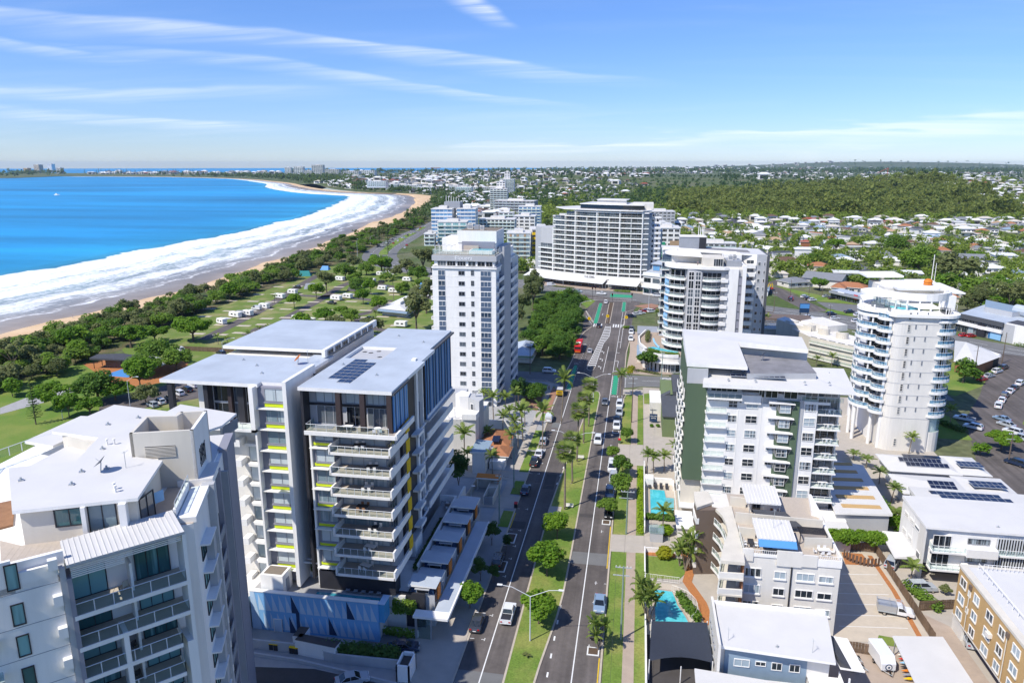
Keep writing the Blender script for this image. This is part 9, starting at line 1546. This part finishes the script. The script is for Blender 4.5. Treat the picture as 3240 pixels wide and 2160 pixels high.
for i,(d,x,y,hilltop)in enumerate(near_h):
 co=rnd.choices(list(RCOL),(7,4.2,2.6,1.6,1.2,2.0,1.4,.5,3.2))[0]if not hilltop else rnd.choices(list(RCOL),(7,3,1,.3,1,2,.5,.1,2))[0];st_=rnd.choices(('hip','ell','two','gable','flat'),(4,3,3,2,2)if not hilltop else(1,0,4,1,6))[0];z=hz(x,y);u,v,_=proj(x,y,z+3);s=rnd.uniform(.82,1.12)
 o=house_proto(st_,co)((x,y,z),R(rnd.choice((0,90,180,270))-6+rnd.uniform(-6,6)if not hilltop else rnd.uniform(-20,20)),(s,s,s*rnd.uniform(.95,1.2)),'%s with a %s roof %s'%({'hip':'single-storey hipped house','ell':'L-shaped house','two':'two-storey house','gable':'gabled house','flat':'flat-roofed modern house'}[st_],CN[co],ZN(u,v)),'houses of the suburb' if not hilltop else 'houses on the hilltop')
 # far houses and far vegetation: one mass each
def far_block(L,name,big=False):
 V=[];F=[];MI=[];mats=['roof_white','roof_grey','roof_brown','roof_cream','offwhite','roof_dark','roof_red','white','glass_dark']
 for x,y,z,s,k in L:
  a=rnd.uniform(-.4,.4);c,q=math.cos(a),math.sin(a);w,d,h=6.2*s,5*s,(3.0 if k<.6 else 5.6)*s;b=len(V);rot=lambda u,v:(x+u*c-v*q,y+u*q+v*c)
  for zz_ in(z-3,z+h):V+=[(*rot(u,v),zz_)for u,v in((-w,-d),(w,-d),(w,d),(-w,d))]
  V+=[(*rot(u*1.1,v*1.1),z+h)for u,v in((-w,-d),(w,-d),(w,d),(-w,d))]+[(*rot(-w*.4,0),z+h+1.9*s),(*rot(w*.4,0),z+h+1.9*s)]
  wc=rnd.choice((4,7,3));F+=[(b,b+1,b+5,b+4),(b+1,b+2,b+6,b+5),(b+2,b+3,b+7,b+6),(b+3,b,b+4,b+7)];MI+=[wc]*4
  rc=rnd.choices((0,1,2,3,5,6),(9,3,1.5,3,1.5,.8))[0];F+=[(b+8,b+9,b+13,b+12),(b+9,b+10,b+13),(b+10,b+11,b+12,b+13),(b+11,b+8,b+12)];MI+=[rc]*4
  e=len(V);V+=[(*rot(-w*.7,-d-.05),z+.9),(*rot(w*.7,-d-.05),z+.9),(*rot(w*.7,-d-.05),z+h*.8),(*rot(-w*.7,-d-.05),z+h*.8)];F.append((e,e+1,e+2,e+3));MI.append(8)
 me=bpy.data.meshes.new(name);me.from_pydata(V,[],F)
 for m in mats:me.materials.append(MATS[m])
 me.polygons.foreach_set('material_index',MI);me.update();tag(link(name,me),kind='stuff')
FH=[(x,y,hz(x,y),rnd.uniform(.9,1.15),rnd.random())for d,x,y,_ in far_h]
def scatter_px(n,x0,x1,y0,y1,test=None):
 o=[]
 while len(o)<n:
  u,v=rnd.uniform(x0,x1),rnd.uniform(y0,y1);z=0
  p=at(u,v,0)
  for _ in range(6):z=hz(p[0],p[1]);p=at(u,v,min(z,62))if v>523 else p
  if p[0]<coast_x(p[1])+25 or p[1]>14000:continue
  if test and not test(p[0],p[1],u,v):continue
  o.append((p[0],p[1],hz(p[0],p[1])))
 return o
for(n,a,b,c,d_,s0,s1)in((420,1250,2050,545,585,1.1,1.8),(300,1300,1950,585,640,1.0,1.35),(520,900,2250,536,548,1.6,3.2),(240,1900,2700,531,540,2.5,4.5),(150,2350,3240,545,575,1.3,2.2),(160,1420,1700,640,690,1.0,1.4),(200,2000,3240,534,552,1.6,2.6),(330,1000,1450,555,600,1.2,2.0)):
 FH+=[(x,y,z,rnd.uniform(s0,s1),rnd.random())for x,y,z in scatter_px(n,a,b,c,d_,lambda X,Y,u,v:not(inpoly(X,Y,[(60,1060),(520,1080),(760,1650),(160,1700)])))]
far_block(FH,'far_houses')
HB=[(x,y,1.5,rnd.uniform(1.3,3),rnd.random())for x,y in[(rnd.uniform(-4300,-2400),0)for _ in range(0)]]
def far_trees(L,name,mat,nq,per=1.0):
 """a wood or garden greenery too far off to tell tree from tree: many crowns, each of leaf clumps, as one object"""
 protos=[leaf_cloud(clumps(9,3.0,4.6,3.0,1.7),nq,.66*math.sqrt(110/nq)*per,1.1)for _ in range(6)];A=[]
 for x,y,z,s in L:
  Q=protos[rnd.randrange(6)];a=rnd.random()*6.28;c,q=math.cos(a),math.sin(a);Rm=np.array([[c,-q,0],[q,c,0],[0,0,rnd.uniform(.85,1.3)]]);A.append((Q@Rm.T)*s+np.array([x,y,z-.3*s]))
 tag(link(name,quads_mesh(name,np.concatenate(A),[mat])),kind='stuff')
FP_=[(40,1070),(130,1052),(330,1045),(505,1075),(560,1250),(620,1500),(640,1720),(420,1820),(60,1750)]
L=[]
for gy in np.arange(1045,1830,9.5):
 for gx in np.arange(20,700,9.5):
  x,y=gx+rnd.uniform(-4,4),gy+rnd.uniform(-4,4)
  if inpoly(x,y,FP_):L.append((x,y,hz(x,y),rnd.uniform(.9,1.9)*(1.5 if rnd.random()<.12 else 1)*(1+.35*math.sin(x*.03)*math.sin(y*.025))))
far_trees(L,'forest','leaf_forest',84)
L=[]
for x,y,z in scatter_px(2300,1600,3240,690,1000,lambda X,Y,u,v:(Y>425 or X>150)and np.min(np.hypot(HW[:,0]-X,HW[:,1]-Y))>19 and np.min(np.hypot(RP_[:,0]-X,RP_[:,1]-Y))>6.5 and not inpoly(X,Y,[(60,360),(160,330),(170,420),(80,470)])and not any(math.hypot(X-a,Y-b)<r for a,b,r in OBST)):L.append((x,y,z,rnd.uniform(.55,1.25)))
hx=np.array([(h[1],h[2])for h in cand]+HPOS);L=[t for t in L if np.min(np.hypot(hx[:,0]-t[0],hx[:,1]-t[1]))>6.6]
L.sort(key=lambda t:t[1]);near_t,rest_t=L[:130],L[130:]
for x,y,z,s in near_t:
 u,v,d=proj(x,y,3);s=s*1.1
 if rnd.random()<.32:o=rnd.choice(TREES['tallpalm' if rnd.random()<.4 else 'palm'])((x,y,z),rnd.random()*6,(1.3,1.3,1.1),'garden palm in the suburb, '+('front' if v>850 else 'farther back')+', '+ZU(u),'garden palms of the suburb')
 else:k=rnd.choices(('suburb','gum','umbrella','park'),(5,1.2,1,1))[0];s*=(1 if k=='suburb' else .75);treew(k,x,y,s*1.25,('leafy garden tree' if k=='suburb' else 'tall olive gum' if k=='gum' else 'spreading green tree')+' in the suburb, '+('front' if v>850 else 'farther back')+', '+ZU(u),'garden trees of the suburb')
far_trees(rest_t,'suburb_trees','leaf_garden',90);
for k,x,y,w,l in(('coast',3014,905,150,'very large olive tree standing above the suburb right of the round tower'),('park',2903,862,120,'large dark tree left of the very large olive one'),('umbrella',2644,797,72,'bright tree in the middle of the suburb front'),('park',2577,842,60,'dark round tree before the blue-grey pyramid roof'),('umbrella',2593,918,66,'bright flat tree beside the grey-roofed house'),('umbrella',3130,832,44,'bright ball-like tree at the right of the suburb'),('umbrella',3085,828,60,'yellow-green tree near the bright ball tree'),('park',2830,800,80,'dark tree group behind the broad grey roof'),('gum',3190,1010,100,'gum tree with pale limbs at the right edge'),('park',3120,940,90,'dark tree right of the olive giant'),('coast',3060,985,60,'olive shrubby tree by the parked white car'),('umbrella',2960,955,60,'bright shrub tree behind the round tower crown')):tree(k,x,y,w,l)
L=[(x,y,z,rnd.uniform(.8,1.4))for x,y,z in scatter_px(1800,1600,3240,596,700,lambda X,Y,u,v:not inpoly(X,Y,FP_)and not any(math.hypot(X-a,Y-b)<r for a,b,r in OBST))];L=[t for t in L if np.min(np.hypot(hx[:,0]-t[0],hx[:,1]-t[1]))>6.5];far_trees(L,'garden_trees','leaf_garden',60)
L=[(x,y,z,rnd.uniform(.9,1.7))for x,y,z in scatter_px(2100,1180,2300,546,660,lambda X,Y,u,v:not inpoly(X,Y,FP_)and not any(math.hypot(X-a,Y-b)<r for a,b,r in OBST))];L+=[(x,y,z,rnd.uniform(1.2,2.2))for x,y,z in scatter_px(900,2280,3240,540,600,lambda X,Y,u,v:not inpoly(X,Y,FP_))];far_trees(L,'ridge_trees','leaf_far',40)
L=[(x,y,z,rnd.uniform(2.5,5))for x,y,z in scatter_px(1900,900,3240,533,552)];far_trees(L,'plain_woods','leaf_far',26)
L=[(x+rnd.uniform(6,60),y,0,rnd.uniform(.8,1.5))for y in np.arange(900,1720,3.2)for x in[coast_x(y)]];L+=[(coast_x(y)+rnd.uniform(14,150),y,hz(coast_x(y)+60,y),rnd.uniform(1,2.0))for y in np.arange(1740,2500,2.2)];L+=[(coast_x(y)+rnd.uniform(40,500),y,0,rnd.uniform(2,3.4))for y in np.arange(2500,3860,2.6)];far_trees(L,'shore_woods','leaf_far',40)
L=[]
while len(L)<700:
 x,y=rnd.uniform(-7000,-3200),rnd.uniform(3250,5200)
 if inpoly(x,y,[(-3260,3440),(-3700,3290),(-5200,3060),(-7000,3300),(-7000,5100),(-4400,5100),(-3420,4050)]):L.append((x,y,1,rnd.uniform(2.6,4.2)))
far_trees(L,'headland_woods','leaf_far',26)
for i,(x,y,w,h)in enumerate(((75,548,20,12),(109,548,24,20),(152,546,20,20),(179,550,20,14))):
 p=at(x,y);s=depth(p)/FPX;block('headland_tower',('low tan tower at the left end of the far headland','broad tan tower second on the far headland','white tower third on the far headland','grey tower at the right of the far headland group')[i],p[0],p[1],-12,w*s,w*s*.6,h*s*1.3,9,('tan','beige','white','midgrey')[i],'glass_dark',balc=False,cols=4,cat='apartment tower',group='towers on the far headland')
for i in range(46):x=rnd.uniform(240,640);p=at(x,551+rnd.uniform(-3,2));treew('pine',p[0],p[1],rnd.uniform(2.2,3.6),'norfolk pine in the row along the far shore','pines on the far shore')
FH=[(*at(rnd.uniform(270,900),549+rnd.uniform(-5,3))[:2],0,rnd.uniform(2,3.4),rnd.random())for _ in range(230)];FH=[f for f in FH if f[0]>coast_x(f[1])+60];far_block(FH,'shore_houses')
for i,(x,y,w,t,l)in enumerate(((912,562,20,530,'white tower left in the headland group'),(945,563,30,528,'broad white block in the headland group'),(1004,556,36,522,'tallest pale tower on the headland'),(1050,561,44,536,'long white block right of the tallest headland tower'),(975,564,26,540,'low white block between the headland towers'),(1110,566,50,542,'white flats stepping down the headland slope'),(1160,560,50,540,'white flats on the headland ridge'),(1120,578,52,556,'white beachfront flats below the headland ridge'),(1190,590,60,574,'cream beachfront flats with balconies'),(1270,602,60,585,'brown and white beachfront flats'),(1345,606,50,592,'low beachfront flats near the beach bend'),(1240,598,40,582,'white gabled beachfront flats'),(1310,600,40,586,'pale beachfront flats beside the brown ones'),(1440,600,40,590,'white low flats right of the pine cluster'),(1560,605,70,594,'long low white hotel behind the stepped tower'),(1480,605,60,595,'white roofed block near the beach road'))):
 p=at(x,y);z=hz(p[0],p[1]);p=at(x,y,z);s=depth(p)/FPX;block('headland_block',l,p[0]-w*s/2,p[1],6,w*s,w*s*.6,max(9,hgt(x,y,t,z)),max(3,int((y-t)/4)),rnd.choice(('white','white','offwhite','cream')),'glass_dark',cols=max(4,int(w/6)),group='blocks on the headland',z0=z)
 # a ship on the horizon, the crane on the hill, small boat
B=thing('cargo_ship','small dark cargo ship on the sea horizon','ship',(-3200,11500,-.4));m=MB();m.prism([(-3270,11500),(-3250,11485),(-3120,11485),(-3110,11500),(-3120,11515),(-3250,11515)],-.4,14,'roof_red');part('hull',m,B);m=MB();m.box(-3265,-3245,11490,11510,14,34,'offwhite');part('bridge',m,B)
B=thing('motor_boat','tiny white boat on the blue bay','boat',(*at(180,617)[:2],-.4));x,y=B.location.x,B.location.y;m=MB();m.prism([(x-6,y-2),(x+3,y-2),(x+7,y),(x+3,y+2),(x-6,y+2)],-.4,1.4,'white');part('hull',m,B);m=MB();m.box(x-3,x+1,y-1.3,y+1.3,1.4,3.6,'white');part('cabin',m,B)
x,y=560,1860;z=hz(x,y);B=thing('tower_crane','red tower crane standing on the hilltop','crane',(x,y,z));m=MB();m.tube([(x,y,z),(x,y,z+24)],.45,'red',4);part('mast',m,B);m=MB();m.tube([(x,y,z+23),(x-22,y,z+12)],.3,'red',4);part('jib',m,B)
# -- air: one even pale volume round the place, the sky outside it
hm=bpy.data.materials.new('haze');hm.use_nodes=True;n,l=nodes_of(hm);n.remove(n['Principled BSDF']);pv=n.new('ShaderNodeVolumePrincipled');pv.inputs['Color'].default_value=(.62,.80,1,1);pv.inputs['Density'].default_value=3.2e-5;pv.inputs['Anisotropy'].default_value=.2;l.new(pv.outputs[0],n['Material Output'].inputs['Volume'])
MATS['haze']=hm;m=MB();m.box(-14500,21000,-1500,16500,-5,112,'haze');o=struct('haze',m,'stuff')
